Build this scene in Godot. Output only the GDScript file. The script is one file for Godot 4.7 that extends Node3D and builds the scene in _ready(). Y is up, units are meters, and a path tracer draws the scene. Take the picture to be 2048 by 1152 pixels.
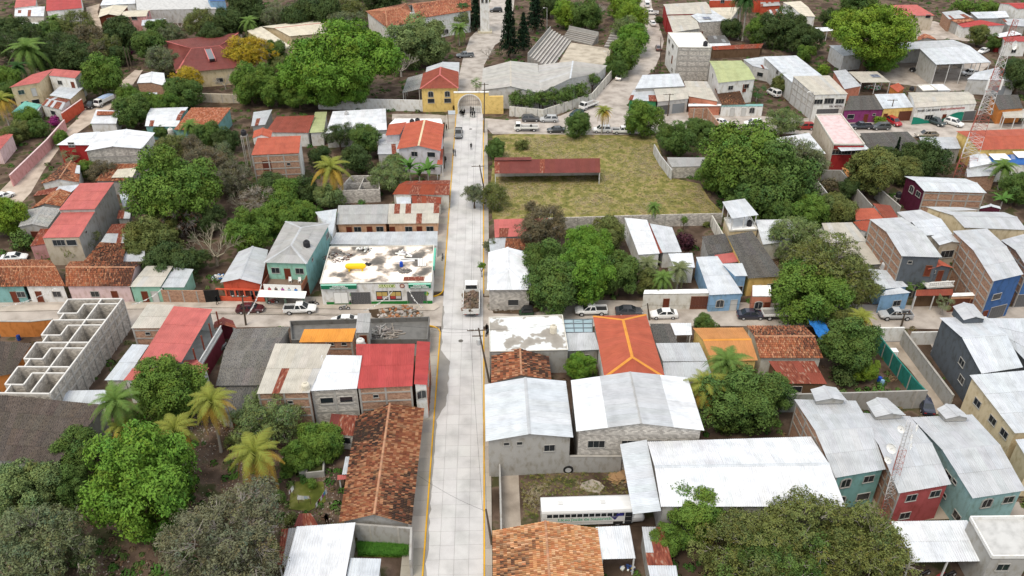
extends Node3D
# A Central American town seen from the air: one straight concrete street, a cross street, courtyards, tin and clay roofs.

const STREET_X0 := -8.1
const STREET_X1 := -1.4

func _ready() -> void:
	# camera
	var cam := Camera3D.new()
	cam.name = "camera"
	cam.position = Vector3(0, 77.5, 0)
	cam.rotation_degrees = Vector3(-33.0, -1.71, 0)
	cam.fov = 38.36
	cam.near = 0.5
	cam.far = 1500.0
	add_child(cam)
	cam.current = true
	# bright overcast sky, sun only a soft brightening high on the left
	var sky_mat := ProceduralSkyMaterial.new()
	sky_mat.sky_top_color = Color(0.86, 0.88, 0.91)
	sky_mat.sky_horizon_color = Color(0.88, 0.88, 0.88)
	sky_mat.ground_bottom_color = Color(0.4, 0.38, 0.36)
	sky_mat.ground_horizon_color = Color(0.8, 0.8, 0.8)
	sky_mat.sky_curve = 0.2
	sky_mat.use_debanding = false
	var sky := Sky.new()
	sky.sky_material = sky_mat
	var env := Environment.new()
	env.background_mode = Environment.BG_SKY
	env.sky = sky
	env.tonemap_mode = Environment.TONE_MAPPER_LINEAR
	env.tonemap_exposure = 1.63
	env.sdfgi_enabled = true
	env.ssao_enabled = true
	env.ssil_enabled = true
	var we := WorldEnvironment.new()
	we.name = "environment"
	we.environment = env
	add_child(we)
	var sun := DirectionalLight3D.new()
	sun.name = "sun"
	sun.rotation_degrees = Vector3(-62, -38, 0)
	sun.light_energy = 0.5
	sun.light_angular_distance = 24.0
	sun.light_color = Color(1.0, 0.96, 0.9)
	sun.shadow_enabled = true
	add_child(sun)
	# surfaces
	patch_noise.seed = 12
	patch_noise.frequency = 0.06
	patch_noise.fractal_octaves = 4
	make_materials()
	# ground and streets
	var g := MB.new()
	g.quad(Vector3(-900, 0, 60), Vector3(900, 0, 60), Vector3(900, 0, -1200), Vector3(-900, 0, -1200), Color(1.3, 1.17, 1.05))
	structure("ground", g, M.earth)
	ground_patches(GROUND)
	street()
	# buildings, walls, trees
	houses(HOUSES)
	garden_walls(WALLS)
	plants(PLANTS)
	# vehicles, poles, people and small things
	for r in CARS:
		vehicle(r)
	poles(POLES)
	people(PEOPLE)
	unfinished_block([-66.01,-109.33,-57.63,-109.26,-58.95,-86.54,-65.83,-86.88])
	ruin([-28.92,-158.84,-23.26,-158.97,-22.35,-152.46,-30.66,-152.03])
	stands("long concrete steps on the left side of the sports court", Vector3(26.64, 0, -261.88), Vector3(18.21, 0, -234.59), Vector3(-6.57, 0, -2.03), 8)
	stands("concrete steps at the head of the sports court", Vector3(24.12, 0, -265.07), Vector3(32.72, 0, -257.59), Vector3(2.19, 0, -2.52), 6)
	stands("short block of concrete steps under the curved road trees", Vector3(36.36, 0, -255.92), Vector3(40.50, 0, -254.25), Vector3(3.14, 0, -7.79), 6)
	arch_gate(-8.50, 3.81, -200.91, -4.69)
	bell_tower(-0.69, -273.81)
	var big_mast := mast("tall red and white lattice mast in the right-hand yards", 101.88, -161.01, 33.40, 4.20, 1.00, 7, 1.12)
	dish(big_mast, Vector3(1.87, 28.72, 1.0), 0.9, Vector3(0.5, 0.15, 0.8))
	panel(big_mast, "antenna", Vector3(-0.70, 20.71, 0.90), Basis.IDENTITY, Vector3(0.3, 2.2, 0.25), C.white)
	panel(big_mast, "antenna", Vector3(0.70, 20.71, -1.20), Basis.IDENTITY, Vector3(0.3, 2.2, 0.25), C.white)
	panel(big_mast, "antenna", Vector3(2.10, 20.71, 0.90), Basis.IDENTITY, Vector3(0.3, 2.2, 0.25), C.white)
	var slim_mast := mast("slim red and white lattice mast beside the red fronted house", 46.32, -66.85, 15.65, 1.20, 0.80, 4, -0.74)
	dish(slim_mast, Vector3(-1.62, 15.18, 0.50), 0.45, Vector3(-0.8, 0.1, 0.5))
	dish(slim_mast, Vector3(-0.12, 15.34, 0.50), 0.45, Vector3(0.6, 0.1, 0.5))
	dish(slim_mast, Vector3(-0.46, 14.09, 0.70), 0.45, Vector3(0.6, 0.1, 0.5))
	dish(slim_mast, Vector3(-1.88, 12.21, 0.40), 0.60, Vector3(-0.8, 0.1, 0.5))
	dish(slim_mast, Vector3(-1.79, 10.33, 0.30), 0.45, Vector3(-0.8, 0.1, 0.5))
	dish(slim_mast, Vector3(0.01, 12.52, 0.40), 0.45, Vector3(0.6, 0.1, 0.5))
	water_tank("black water tank on the teal house roof", Vector3(-31.20, 6.75, -122.86), 0.58, 1.20, Color(0.018, 0.019, 0.022), 0.00)
	water_tank("cream water tank on the peeling flat roof", Vector3(9.22, 4.20, -100.50), 0.55, 1.30, Color(0.6, 0.56, 0.46), 0.00)
	water_tank("cream water tank on the beige and red roof complex", Vector3(-24.71, 6.60, -85.36), 0.55, 1.10, Color(0.6, 0.56, 0.46), 0.00)
	water_tank("white water tank behind the red roof", Vector3(-18.75, 5.60, -95.34), 0.60, 1.20, Color(0.6, 0.6, 0.58), 0.60)
	water_tank("black water tank on a scaffold by the stained brick house", Vector3(-53.07, 0.00, -170.34), 0.60, 1.20, Color(0.018, 0.019, 0.022), 7.50)
	water_tank("pair of black water tanks behind the orange gable, left one", Vector3(-18.08, 3.40, -186.10), 0.60, 1.10, Color(0.018, 0.019, 0.022), 0.00)
	water_tank("pair of black water tanks behind the orange gable, right one", Vector3(-16.82, 3.40, -186.70), 0.60, 1.10, Color(0.018, 0.019, 0.022), 0.00)
	water_tank("white tank on the bright white roof near the chapel wall", Vector3(-34.00, 4.00, -190.29), 0.50, 1.00, Color(0.4, 0.4, 0.4), 0.00)
	water_tank("black water tank on the three-storey house", Vector3(60.00, 9.20, -225.98), 0.65, 1.30, Color(0.018, 0.019, 0.022), 0.00)
	water_tank("black water tank beside the tall brick house", Vector3(68.37, 0.00, -119.36), 0.60, 1.20, Color(0.018, 0.019, 0.022), 2.20)
	water_tank("steel water tank beside the tall brick house", Vector3(67.69, 0.00, -119.47), 0.60, 1.30, Color(0.5, 0.5, 0.5), 2.60)
	water_tank("black tank on the pavilion terrace", Vector3(48.28, 3.10, -134.57), 0.50, 1.10, Color(0.018, 0.019, 0.022), 0.00)
	water_tank("black tank beside the plum house", Vector3(83.18, 0.00, -149.14), 0.60, 1.10, Color(0.018, 0.019, 0.022), 1.20)
	water_tank("white tank behind the teal sided tiled house", Vector3(-74.52, 0.00, -185.02), 0.65, 1.40, Color(0.6, 0.58, 0.54), 2.00)
	water_tank("black tank behind the car wash roofs", Vector3(110.56, 3.00, -206.31), 0.60, 1.00, Color(0.018, 0.019, 0.022), 0.00)
	bus(11.14, -67.93, 0.6)
	shop_front(Vector3(-27.97, 4.2, -115.04), Vector3(-9.84, 4.2, -114.88))
	balcony(Vector3(-37.24, 6.3, -118.76), Vector3(-30.77, 6.3, -118.15))
	wave_wall(Vector3(104.21, 0, -190.31), Vector3(120.44, 0, -192.71))
	sign_lettering("metal_shop", Vector3(80.17, 6.4, -194.15), Vector3(88.69, 6.4, -194.52), 0.72, 3.35, "TEC METAL", 0.5)
	window_wall("coral red wall with barred openings before the coral house", Vector3(-45.83, 0, -116.9), Vector3(-37.95, 0, -116.37))
	gas_tank(Vector3(-22.67, 4.2, -119))
	barrel("blue barrel lying among scraps on the shop roof", Vector3(-15.13, 4.2, -120.06), Color(0.01, 0.06, 0.4))
	pipe_pile(Vector3(-12.42, 4.2, -121.12))
	heap("heap of rusty bicycles and scrap on the shop roof, left", "scrap_heap", "scrap", Vector3(-26.34, 4.2, -123.53), 2.6, 0.5, 70, Vector3(0.5, 0.12, 0.12), [Color(0.08, 0.03, 0.02), Color(0.03, 0.03, 0.03), Color(0.3, 0.3, 0.3)], 3)
	heap("black hoses and scraps at the back of the shop roof", "scrap_heap", "scrap", Vector3(-22.23, 4.2, -125.79), 1.4, 0.6, 40, Vector3(0.5, 0.1, 0.2), [Color(0.03, 0.03, 0.03), C.white, C.grey], 4)
	heap("white boards at the back of the shop roof", "board_heap", "boards", Vector3(-14.43, 4.2, -124.19), 1.6, 0.2, 16, Vector3(1.6, 0.06, 0.3), [C.white, C.offwhite], 5)
	heap("black motor parts beside the yellow gas tank", "scrap_heap", "scrap", Vector3(-21.11, 4.2, -120.73), 0.7, 0.4, 20, Vector3(0.3, 0.15, 0.2), [Color(0.02, 0.02, 0.02)], 6)
	heap("gravel heap on the shop roof", "gravel_heap", "gravel", Vector3(-14.41, 4.2, -118.44), 1.1, 0.25, 90, Vector3(0.2, 0.12, 0.2), [Color(0.14, 0.13, 0.12), Color(0.2, 0.18, 0.16)], 7)
	rust_panel(Vector3(-12.74, 4.2, -116.04))
	heap("pile of grey timber in the roofless courtyard", "timber_pile", "timber", Vector3(-16.56, 2.4, -103.23), 2.2, 0.9, 60, Vector3(2.2, 0.12, 0.16), [Color(0.3, 0.28, 0.25), Color(0.2, 0.18, 0.16)], 8)
	heap("rubble and broken concrete on the cross street", "rubble_heap", "rubble", Vector3(-15.01, 0, -111.87), 3.6, 0.7, 130, Vector3(0.5, 0.3, 0.45), [Color(0.25, 0.22, 0.19), Color(0.35, 0.32, 0.29), Color(0.3, 0.13, 0.06)], 9)
	heap("rubble mound beside the white hipped house", "rubble_heap", "rubble", Vector3(1.82, 0, -113.84), 2.8, 0.6, 120, Vector3(0.35, 0.22, 0.35), [Color(0.2, 0.17, 0.14), Color(0.3, 0.28, 0.25)], 10)
	heap("flattened cardboard boxes in the bus yard", "cardboard_heap", "cardboard", Vector3(16.09, 0, -74.68), 1.5, 0.6, 22, Vector3(1.0, 0.06, 0.8), [Color(0.36, 0.23, 0.12), Color(0.3, 0.19, 0.1)], 11)
	heap("rubbish bags under the white tin lean-to", "rubbish_heap", "rubbish", Vector3(14.91, 0, -60.69), 0.8, 0.4, 16, Vector3(0.3, 0.25, 0.3), [C.white, Color(0.5, 0.4, 0.05), Color(0.05, 0.1, 0.3)], 12)
	heap("blue and white bottles heap behind the coral house", "rubbish_heap", "rubbish", Vector3(-47.8, 0, -124.04), 1.5, 0.5, 40, Vector3(0.35, 0.25, 0.3), [C.white, C.lightgrey, Color(0.05, 0.2, 0.5)], 13)
	heap("bottles and sacks on the low roof before the solar shed", "rubbish_heap", "rubbish", Vector3(105.43, 0, -216.77), 2.4, 0.4, 60, Vector3(0.4, 0.25, 0.35), [C.white, C.lightgrey, Color(0.1, 0.3, 0.15), Color(0.3, 0.1, 0.05)], 14)
	wash_basin(Vector3(-22.81, 0, -76.8))
	clothes_line("washing line by the small dark shrub", Vector3(-25.22, 0, -72.15), Vector3(-24.88, 0, -72.95), [C.white, Color(0.3, 0.02, 0.03), C.white])
	clothes_line("white washing line across the lawn", Vector3(-23.99, 0, -71.46), Vector3(-22.49, 0, -71.26), [C.white, C.white, Color(0.5, 0.6, 0.7), C.white])
	clothes_line("washing line with dark clothes beside the path", Vector3(-21.55, 0, -69.96), Vector3(-20.62, 0, -72.5), [C.white, Color(0.02, 0.02, 0.02), Color(0.35, 0.02, 0.04), C.white, Color(0.5, 0.1, 0.3), Color(0.1, 0.3, 0.5), C.white])
	tarp(Vector3(50.87, 0, -102.38), 2.6, 5.5)
	statue(Vector3(-23.29, 7.9, -262.96))
	sign_board(Vector3(-9.78, 0, -190.48))
	tyre_ring("big black tyre leaning on the bus yard wall", Vector3(9.42, 0, -75.66), 0.65)
	barrel("blue barrel in the teal walled yard", Vector3(56.47, 0, -92.45), Color(0.01, 0.06, 0.4))
	barrel("pale blue barrel in the teal walled yard", Vector3(56.56, 0, -91.76), Color(0.2, 0.35, 0.5))
	barrel("blue barrel at the orange wall gate", Vector3(-74.03, 0, -106.63), Color(0.01, 0.04, 0.2))
	ibc(Vector3(60.2, 0, -97.31))
	solar_panel("dark solar panel on the pale block house roof", Vector3(70.46, 5.3, -268.02), 2.6, 2.6, 0.1)
	solar_panel("grey panel frame on the solar shed roof", Vector3(104.75, 3.45, -216.11), 2.4, 2.2, 0.1)
	skylight_box("left white skylight on the blue roof", Vector3(109.02, 4.25, -160.36))
	skylight_box("right white skylight on the blue roof", Vector3(114.74, 4.25, -161.36))
	roof_slot(Vector3(-80.6, 5.9, -239.85), Vector3(-75.95, 5.9, -228.24))
	porch(Vector3(67.7, 0, -99.22), Vector3(67.77, 0, -96.9))
	terrace_rail(Vector3(-43.11, 6.3, -91.89), Vector3(-42.03, 6.8, -104.12))
	porch_balcony(Vector3(72.1, 5.6, -114.07), Vector3(76.47, 5.6, -114.45))
	cable("outer cable along the street from the bottom pole to the crossing pole", Vector3(-1.36, 5.8, -64.41), Vector3(-3.07, 9.7, -93.82), 1.00)
	cable("outer cable along the street from the crossing pole to the lot pole", Vector3(-3.07, 9.7, -93.82), Vector3(-3.16, 7.45, -152.98), 1.20)
	cable("outer cable along the street from the lot pole to the arch pole", Vector3(-3.16, 7.45, -152.98), Vector3(-2, 12.25, -188.07), 1.50)
	cable("inner cable along the street from the bottom pole to the crossing pole", Vector3(-0.94, 5.8, -64.41), Vector3(-1.67, 9.7, -93.82), 1.00)
	cable("inner cable along the street from the crossing pole to the lot pole", Vector3(-1.67, 9.7, -93.82), Vector3(-1.76, 7.45, -152.98), 1.20)
	cable("inner cable along the street from the lot pole to the arch pole", Vector3(-1.76, 7.45, -152.98), Vector3(-0.6, 12.25, -188.07), 1.50)
	cable("cable crossing the street from the coral fence pole", Vector3(-39.15, 5.5, -109.54), Vector3(-1.87, 9.7, -93.82), 1.50)
	cable("cable over the cross street from the crossing pole to the beige front", Vector3(-1.87, 9.7, -93.82), Vector3(24.95, 3.05, -108.99), 1.20)
	cable("cable over the cross street between beige front and leaning tree", Vector3(24.95, 3.05, -108.99), Vector3(57.62, 4.9, -109.44), 1.20)
	cable("cable over the cross street from leaning tree to driveway gate", Vector3(57.62, 4.9, -109.44), Vector3(65.45, 2.55, -105.86), 0.80)
	cable("service cable from the crossing pole down to the red roof", Vector3(-1.87, 9.7, -93.82), Vector3(-9, 6.2, -99), 0.60)
	cable("service cable from the bottom pole across the street", Vector3(-1, 5.8, -64.41), Vector3(-9.5, 4.2, -72), 0.50)
	bunting("white bunting hanging at the left edge over the cross street", Vector3(-76.57, 4.5, -109.57), Vector3(-71.07, 4, -115.35))
	bunting("white bunting before the mint house", Vector3(-56.65, 4.5, -109.53), Vector3(-54.04, 3.5, -115.46))
	bunting("white bunting from the coral fence pole to the teal house", Vector3(-36.91, 6, -104.03), Vector3(-37.91, 3.6, -116.19))
	bunting("white bunting from the shop sign to the courtyard wall", Vector3(-20.25, 3.2, -108.53), Vector3(-15.83, 4.2, -112.8))
	bunting("white bunting from the shop corner over the kerb", Vector3(-13.26, 4, -112.73), Vector3(-10.99, 3.2, -109.24))
	var lot_edge := outline([1.71,-185.01,38.99,-183.9,39.03,-175.41,37.95,-162.16,44.18,-158.29,44.6,-150.83,46.1,-145.53,26.88,-145.68,1.16,-145.18,1.28,-169.7])
	var yard_edge := outline([-65.2,-82.04,-38.96,-89.16,-21.93,-82.64,-17.9,-68,-24.16,-60.91,-55.48,-61.84])
	var bus_edge := outline([3.22,-75.8,16.54,-75.84,16.58,-71.8,5.55,-71.72,5.35,-68.34,3.54,-68.2])
	var green_edge := outline([-15.83,-65.41,-10.43,-65.25,-10.12,-63.09,-15.72,-63.44])
	mat("blades", null, Vector3.ONE, 0.9, 0.2)
	undergrowth()
	var tf := tuft()
	scatter("short dry yellow grass growing over the open lot", "dry_grass", "grass", lot_edge, 14000, tf, M.blades, [Color(0.13, 0.17, 0.045), Color(0.18, 0.2, 0.07), Color(0.27, 0.25, 0.12), Color(0.36, 0.31, 0.19), Color(0.3, 0.25, 0.17)], 0.25, 0.65, 0.05, 3)
	scatter("lush green weeds filling the small walled yard", "green_weeds", "grass", green_edge, 1200, tf, M.blades, [Color(0.05, 0.15, 0.02), Color(0.08, 0.2, 0.03)], 0.6, 1.2, 0.05, 4)
	scatter("leaf litter and stones on the brown yard soil", "leaf_litter", "litter", yard_edge, 6000, clod(), M.blades, [Color(0.1, 0.06, 0.04), Color(0.2, 0.13, 0.09), Color(0.3, 0.26, 0.22), Color(0.08, 0.1, 0.03)], 0.08, 0.25, 0.0, 5)
	scatter("weeds and gravel in the bus yard", "yard_weeds", "grass", bus_edge, 900, tf, M.blades, [Color(0.1, 0.14, 0.03), Color(0.2, 0.18, 0.06), Color(0.3, 0.26, 0.18)], 0.3, 0.7, 0.05, 6)

func outline(f: Array) -> PackedVector2Array:
	var p := PackedVector2Array()
	for k in range(0, f.size(), 2):
		p.append(Vector2(f[k], f[k + 1]))
	return p


class MB:
	var v := PackedVector3Array()
	var n := PackedVector3Array()
	var c := PackedColorArray()
	var t := PackedVector2Array()
	var i := PackedInt32Array()
	func quad(a: Vector3, b: Vector3, cc: Vector3, d: Vector3, col := Color.WHITE, uo := Vector2.ZERO) -> void:
		var nn := (b - a).cross(cc - a)
		if nn.length_squared() < 1e-9:
			nn = (cc - a).cross(d - a)
		nn = nn.normalized()
		var k := v.size()
		var w := a.distance_to(b)
		var w2 := d.distance_to(cc)
		var h := a.distance_to(d)
		v.append(a); v.append(b); v.append(cc); v.append(d)
		for q in 4:
			n.append(nn)
			c.append(col)
		t.append(uo); t.append(uo + Vector2(w, 0)); t.append(uo + Vector2((w + w2) * 0.5, h)); t.append(uo + Vector2((w - w2) * 0.5, h))
		i.append(k); i.append(k + 2); i.append(k + 1); i.append(k); i.append(k + 3); i.append(k + 2)
	func tri(a: Vector3, b: Vector3, cc: Vector3, col := Color.WHITE, uo := Vector2.ZERO) -> void:
		var nn := (b - a).cross(cc - a).normalized()
		var k := v.size()
		v.append(a); v.append(b); v.append(cc)
		for q in 3:
			n.append(nn)
			c.append(col)
		var r := (b - a).normalized()
		var u := nn.cross(r)
		t.append(uo); t.append(uo + Vector2(a.distance_to(b), 0)); t.append(uo + Vector2((cc - a).dot(r), (cc - a).dot(u)))
		i.append(k); i.append(k + 2); i.append(k + 1)
	func box(o: Vector3, s: Vector3, col := Color.WHITE, ba := Basis.IDENTITY) -> void:
		var x := ba.x * s.x * 0.5
		var y := ba.y * s.y * 0.5
		var z := ba.z * s.z * 0.5
		quad(o - x - y + z, o + x - y + z, o + x + y + z, o - x + y + z, col)
		quad(o + x - y - z, o - x - y - z, o - x + y - z, o + x + y - z, col)
		quad(o + x - y + z, o + x - y - z, o + x + y - z, o + x + y + z, col)
		quad(o - x - y - z, o - x - y + z, o - x + y + z, o - x + y - z, col)
		quad(o - x + y + z, o + x + y + z, o + x + y - z, o - x + y - z, col)
		quad(o - x - y - z, o + x - y - z, o + x - y + z, o - x - y + z, col)
	func bar(a: Vector3, b: Vector3, w: float, h: float, col := Color.WHITE, up := Vector3.UP) -> void:
		var z := (b - a)
		var l := z.length()
		if l < 1e-4:
			return
		z /= l
		var x := up.cross(z)
		if x.length() < 1e-3:
			x = Vector3.RIGHT.cross(z)
		x = x.normalized()
		box((a + b) * 0.5, Vector3(w, h, l), col, Basis(x, z.cross(x), z))
	func tube(p: Array, r: Array, sides := 6, col := Color.WHITE) -> void:
		var k := v.size()
		var px := Vector3.ZERO
		for j in p.size():
			var d: Vector3 = (p[mini(j + 1, p.size() - 1)] - p[maxi(j - 1, 0)]).normalized()
			var x := Vector3(0.31, 0.2, 0.93).cross(d) if j == 0 else px - d * px.dot(d)
			x = x.normalized()
			px = x
			var y := d.cross(x)
			for s in sides:
				var a := TAU * s / sides
				var o := x * cos(a) + y * sin(a)
				v.append(p[j] + o * r[j]); n.append(o); c.append(col)
				t.append(Vector2(a * r[j], j * 0.5))
		for j in p.size() - 1:
			for s in sides:
				var a := k + j * sides + s
				var b := k + j * sides + (s + 1) % sides
				i.append(a); i.append(a + sides); i.append(b)
				i.append(b); i.append(a + sides); i.append(b + sides)
		var top := k + (p.size() - 1) * sides
		for s in sides - 2:
			i.append(top); i.append(top + s + 2); i.append(top + s + 1)
	func lathe(o: Vector3, prof: Array, sides := 12, col := Color.WHITE) -> void:
		for j in prof.size() - 1:
			var a: Vector2 = prof[j]
			var b: Vector2 = prof[j + 1]
			for s in sides:
				var q := TAU * s / sides
				var w := TAU * (s + 1) / sides
				var d0 := Vector3(cos(q), 0, -sin(q))
				var d1 := Vector3(cos(w), 0, -sin(w))
				quad(o + d0 * a.x + Vector3.UP * a.y, o + d1 * a.x + Vector3.UP * a.y, o + d1 * b.x + Vector3.UP * b.y, o + d0 * b.x + Vector3.UP * b.y, col)
	func poly(pts: PackedVector2Array, y: float, col := Color.WHITE) -> void:
		var ix := Geometry2D.triangulate_polygon(pts)
		for j in range(0, ix.size(), 3):
			var a := pts[ix[j]]
			var b := pts[ix[j + 1]]
			var d := pts[ix[j + 2]]
			if (b - a).cross(d - a) > 0:
				var e := b
				b = d
				d = e
			tri(Vector3(a.x, y, a.y), Vector3(b.x, y, b.y), Vector3(d.x, y, d.y), col)
	func mesh() -> ArrayMesh:
		var m := ArrayMesh.new()
		if v.is_empty():
			return m
		var arr := []
		arr.resize(Mesh.ARRAY_MAX)
		arr[Mesh.ARRAY_VERTEX] = v
		arr[Mesh.ARRAY_NORMAL] = n
		arr[Mesh.ARRAY_COLOR] = c
		arr[Mesh.ARRAY_TEX_UV] = t
		arr[Mesh.ARRAY_INDEX] = i
		m.add_surface_from_arrays(Mesh.PRIMITIVE_TRIANGLES, arr)
		return m

var rng := RandomNumberGenerator.new()
var M := {}
var used := {}
var cache := {}
var patch_noise := FastNoiseLite.new()

# base colours, linear
const C := {
	"white": Color(0.78, 0.78, 0.76), "offwhite": Color(0.68, 0.66, 0.6), "cream": Color(0.72, 0.6, 0.4), "beige": Color(0.55, 0.48, 0.38), "tan": Color(0.5, 0.33, 0.17),
	"grey": Color(0.4, 0.39, 0.37), "lightgrey": Color(0.56, 0.56, 0.55), "darkgrey": Color(0.17, 0.165, 0.16), "charcoal": Color(0.115, 0.13, 0.15), "black": Color(0.02, 0.02, 0.02),
	"pink": Color(0.66, 0.34, 0.33), "palepink": Color(0.72, 0.55, 0.55), "peach": Color(0.66, 0.4, 0.25), "salmon": Color(0.6, 0.24, 0.16), "coral": Color(0.6, 0.11, 0.06), "red": Color(0.38, 0.035, 0.035), "rose": Color(0.42, 0.1, 0.1), "maroon": Color(0.17, 0.03, 0.045),
	"purple": Color(0.24, 0.05, 0.16), "plum": Color(0.1, 0.02, 0.04), "orange": Color(0.58, 0.22, 0.06), "yellow": Color(0.8, 0.58, 0.21), "brown": Color(0.14, 0.04, 0.02), "wood": Color(0.16, 0.1, 0.06),
	"green": Color(0.05, 0.23, 0.1), "mint": Color(0.3, 0.55, 0.44), "teal": Color(0.22, 0.42, 0.41), "paleteal": Color(0.3, 0.48, 0.48), "darkteal": Color(0.03, 0.2, 0.17), "blue": Color(0.06, 0.14, 0.33), "sky": Color(0.25, 0.42, 0.62), "lilac": Color(0.6, 0.58, 0.62),
	"r_white": Color(0.73, 0.755, 0.79), "r_zinc": Color(0.5, 0.52, 0.545), "r_ash": Color(0.2, 0.19, 0.18), "r_warm": Color(0.45, 0.44, 0.42), "r_pale": Color(0.59, 0.625, 0.665), "r_grey": Color(0.4, 0.4, 0.395), "r_beige": Color(0.52, 0.49, 0.43), "r_cream": Color(0.64, 0.59, 0.48), "r_red": Color(0.43, 0.075, 0.072), "r_rose": Color(0.52, 0.15, 0.135), "r_maroon": Color(0.185, 0.055, 0.046), "r_brick": Color(0.28, 0.065, 0.035), "r_orange": Color(0.44, 0.115, 0.07), "r_terra": Color(0.27, 0.075, 0.05), "r_tan": Color(0.52, 0.24, 0.09), "r_amber": Color(0.7, 0.3, 0.06), "r_lime": Color(0.42, 0.46, 0.24), "r_olive": Color(0.46, 0.4, 0.16), "r_blue": Color(0.04, 0.14, 0.42), "r_dark": Color(0.13, 0.125, 0.12), "r_soot": Color(0.12, 0.1, 0.088), "r_teal": Color(0.2, 0.5, 0.42),
	"concrete": Color(0.42, 0.4, 0.37), "road": Color(0.59, 0.58, 0.572), "kerb": Color(0.75, 0.42, 0.03),
}

func numbered(nm: String) -> String:
	var k: int = used.get(nm, 0)
	used[nm] = k + 1
	return nm if k == 0 else "%s_%03d" % [nm, k]

func thing(nm: String, label: String, cat: String, at := Vector3.ZERO, turn := 0.0, group := "") -> Node3D:
	var o := Node3D.new()
	o.name = numbered(nm)
	add_child(o)
	o.position = at
	o.rotation.y = turn
	tag(o, label, cat, group)
	return o

func tag(o: Node, label: String, cat := "", group := "", kind := "") -> void:
	if label: o.set_meta("label", label)
	if cat: o.set_meta("category", cat)
	if group: o.set_meta("group", group)
	if kind: o.set_meta("kind", kind)

func part(parent: Node, nm: String, me: Mesh, m: Material, at := Vector3.ZERO, ba := Basis.IDENTITY) -> MeshInstance3D:
	var o := MeshInstance3D.new()
	o.name = nm
	o.mesh = me
	o.material_override = m
	o.transform = Transform3D(ba, at)
	parent.add_child(o, true)
	return o

func structure(nm: String, mb: MB, m: Material) -> MeshInstance3D:
	var o := MeshInstance3D.new()
	o.name = numbered(nm)
	o.mesh = mb.mesh()
	o.material_override = m
	add_child(o)
	o.set_meta("kind", "structure")
	return o

func vary(c: Color, a := 0.07) -> Color:
	var k := 1.0 + rng.randf_range(-a, a)
	return Color(c.r * k * (1 + rng.randf_range(-a, a) * 0.3), c.g * k, c.b * k * (1 + rng.randf_range(-a, a) * 0.3))

# ---------- materials ----------
func noise_tex(freq: float, octaves: int, ramp: Array, sd: int, size := 512, kind := FastNoiseLite.TYPE_SIMPLEX_SMOOTH, warp := 0.0) -> NoiseTexture2D:
	var t := NoiseTexture2D.new()
	t.width = size
	t.height = size
	t.seamless = true
	t.seamless_blend_skirt = 0.2
	var f := FastNoiseLite.new()
	f.noise_type = kind
	f.seed = sd
	f.frequency = freq
	f.fractal_octaves = octaves
	if warp > 0:
		f.domain_warp_enabled = true
		f.domain_warp_amplitude = warp
		f.domain_warp_frequency = freq
	t.noise = f
	if ramp:
		var g := Gradient.new()
		var of := PackedFloat32Array()
		var co := PackedColorArray()
		for e in ramp:
			of.append(e[0])
			co.append(e[1])
		g.offsets = of
		g.colors = co
		t.color_ramp = g
	return t

func g_(k: float) -> Color:
	return Color(k, k, k)

func mat(nm: String, tex: Texture2D = null, scale := Vector3.ONE, rough := 0.85, spec := 0.4, vcol := true) -> StandardMaterial3D:
	var m := StandardMaterial3D.new()
	m.resource_name = nm
	m.vertex_color_use_as_albedo = vcol
	m.albedo_color = Color.WHITE
	m.roughness = rough
	m.metallic_specular = spec
	if tex:
		m.albedo_texture = tex
		m.uv1_scale = scale
	M[nm] = m
	return m

func world_mapped(m: StandardMaterial3D, s: float) -> void:
	m.uv1_triplanar = true
	m.uv1_world_triplanar = true
	m.uv1_scale = Vector3.ONE * s

func detail(m: StandardMaterial3D, tex: Texture2D, s: float, world := true) -> void:
	m.detail_enabled = true
	m.detail_albedo = tex
	m.detail_blend_mode = BaseMaterial3D.BLEND_MODE_MUL
	m.detail_uv_layer = BaseMaterial3D.DETAIL_UV_2
	m.uv2_triplanar = world
	m.uv2_world_triplanar = world
	m.uv2_scale = Vector3.ONE * s

func tinted(nm: String, col: Color, rough := 0.6, spec := 0.4) -> StandardMaterial3D:
	var m := StandardMaterial3D.new()
	m.resource_name = nm
	m.albedo_color = col.linear_to_srgb()
	m.roughness = rough
	m.metallic_specular = spec
	M[nm] = m
	return m

func masonry(bw: int, bh: int, cols: int, rows: int, a: Color, b: Color, joint: Color, sd: int) -> ImageTexture:
	var im := Image.create(bw * cols, bh * rows, false, Image.FORMAT_RGB8)
	im.fill(joint)
	var r := RandomNumberGenerator.new()
	r.seed = sd
	for y in rows:
		for x in range(-1, cols):
			var col := a.lerp(b, r.randf())
			var k := r.randf_range(0.85, 1.1)
			col = Color(col.r * k, col.g * k, col.b * k)
			var x0 := x * bw + (bw / 2 if y % 2 else 0)
			if x == -1 and y % 2 == 0:
				continue
			im.fill_rect(Rect2i(x0 + 1, y * bh + 1, bw - 2, bh - 2), col)
			if y % 2 and x == cols - 1:
				im.fill_rect(Rect2i(x0 + 1 - bw * cols, y * bh + 1, bw - 2, bh - 2), col)
	for k in 4000:
		var px := r.randi() % im.get_width()
		var py := r.randi() % im.get_height()
		im.set_pixel(px, py, im.get_pixel(px, py) * r.randf_range(0.75, 1.15))
	return ImageTexture.create_from_image(im)

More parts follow.
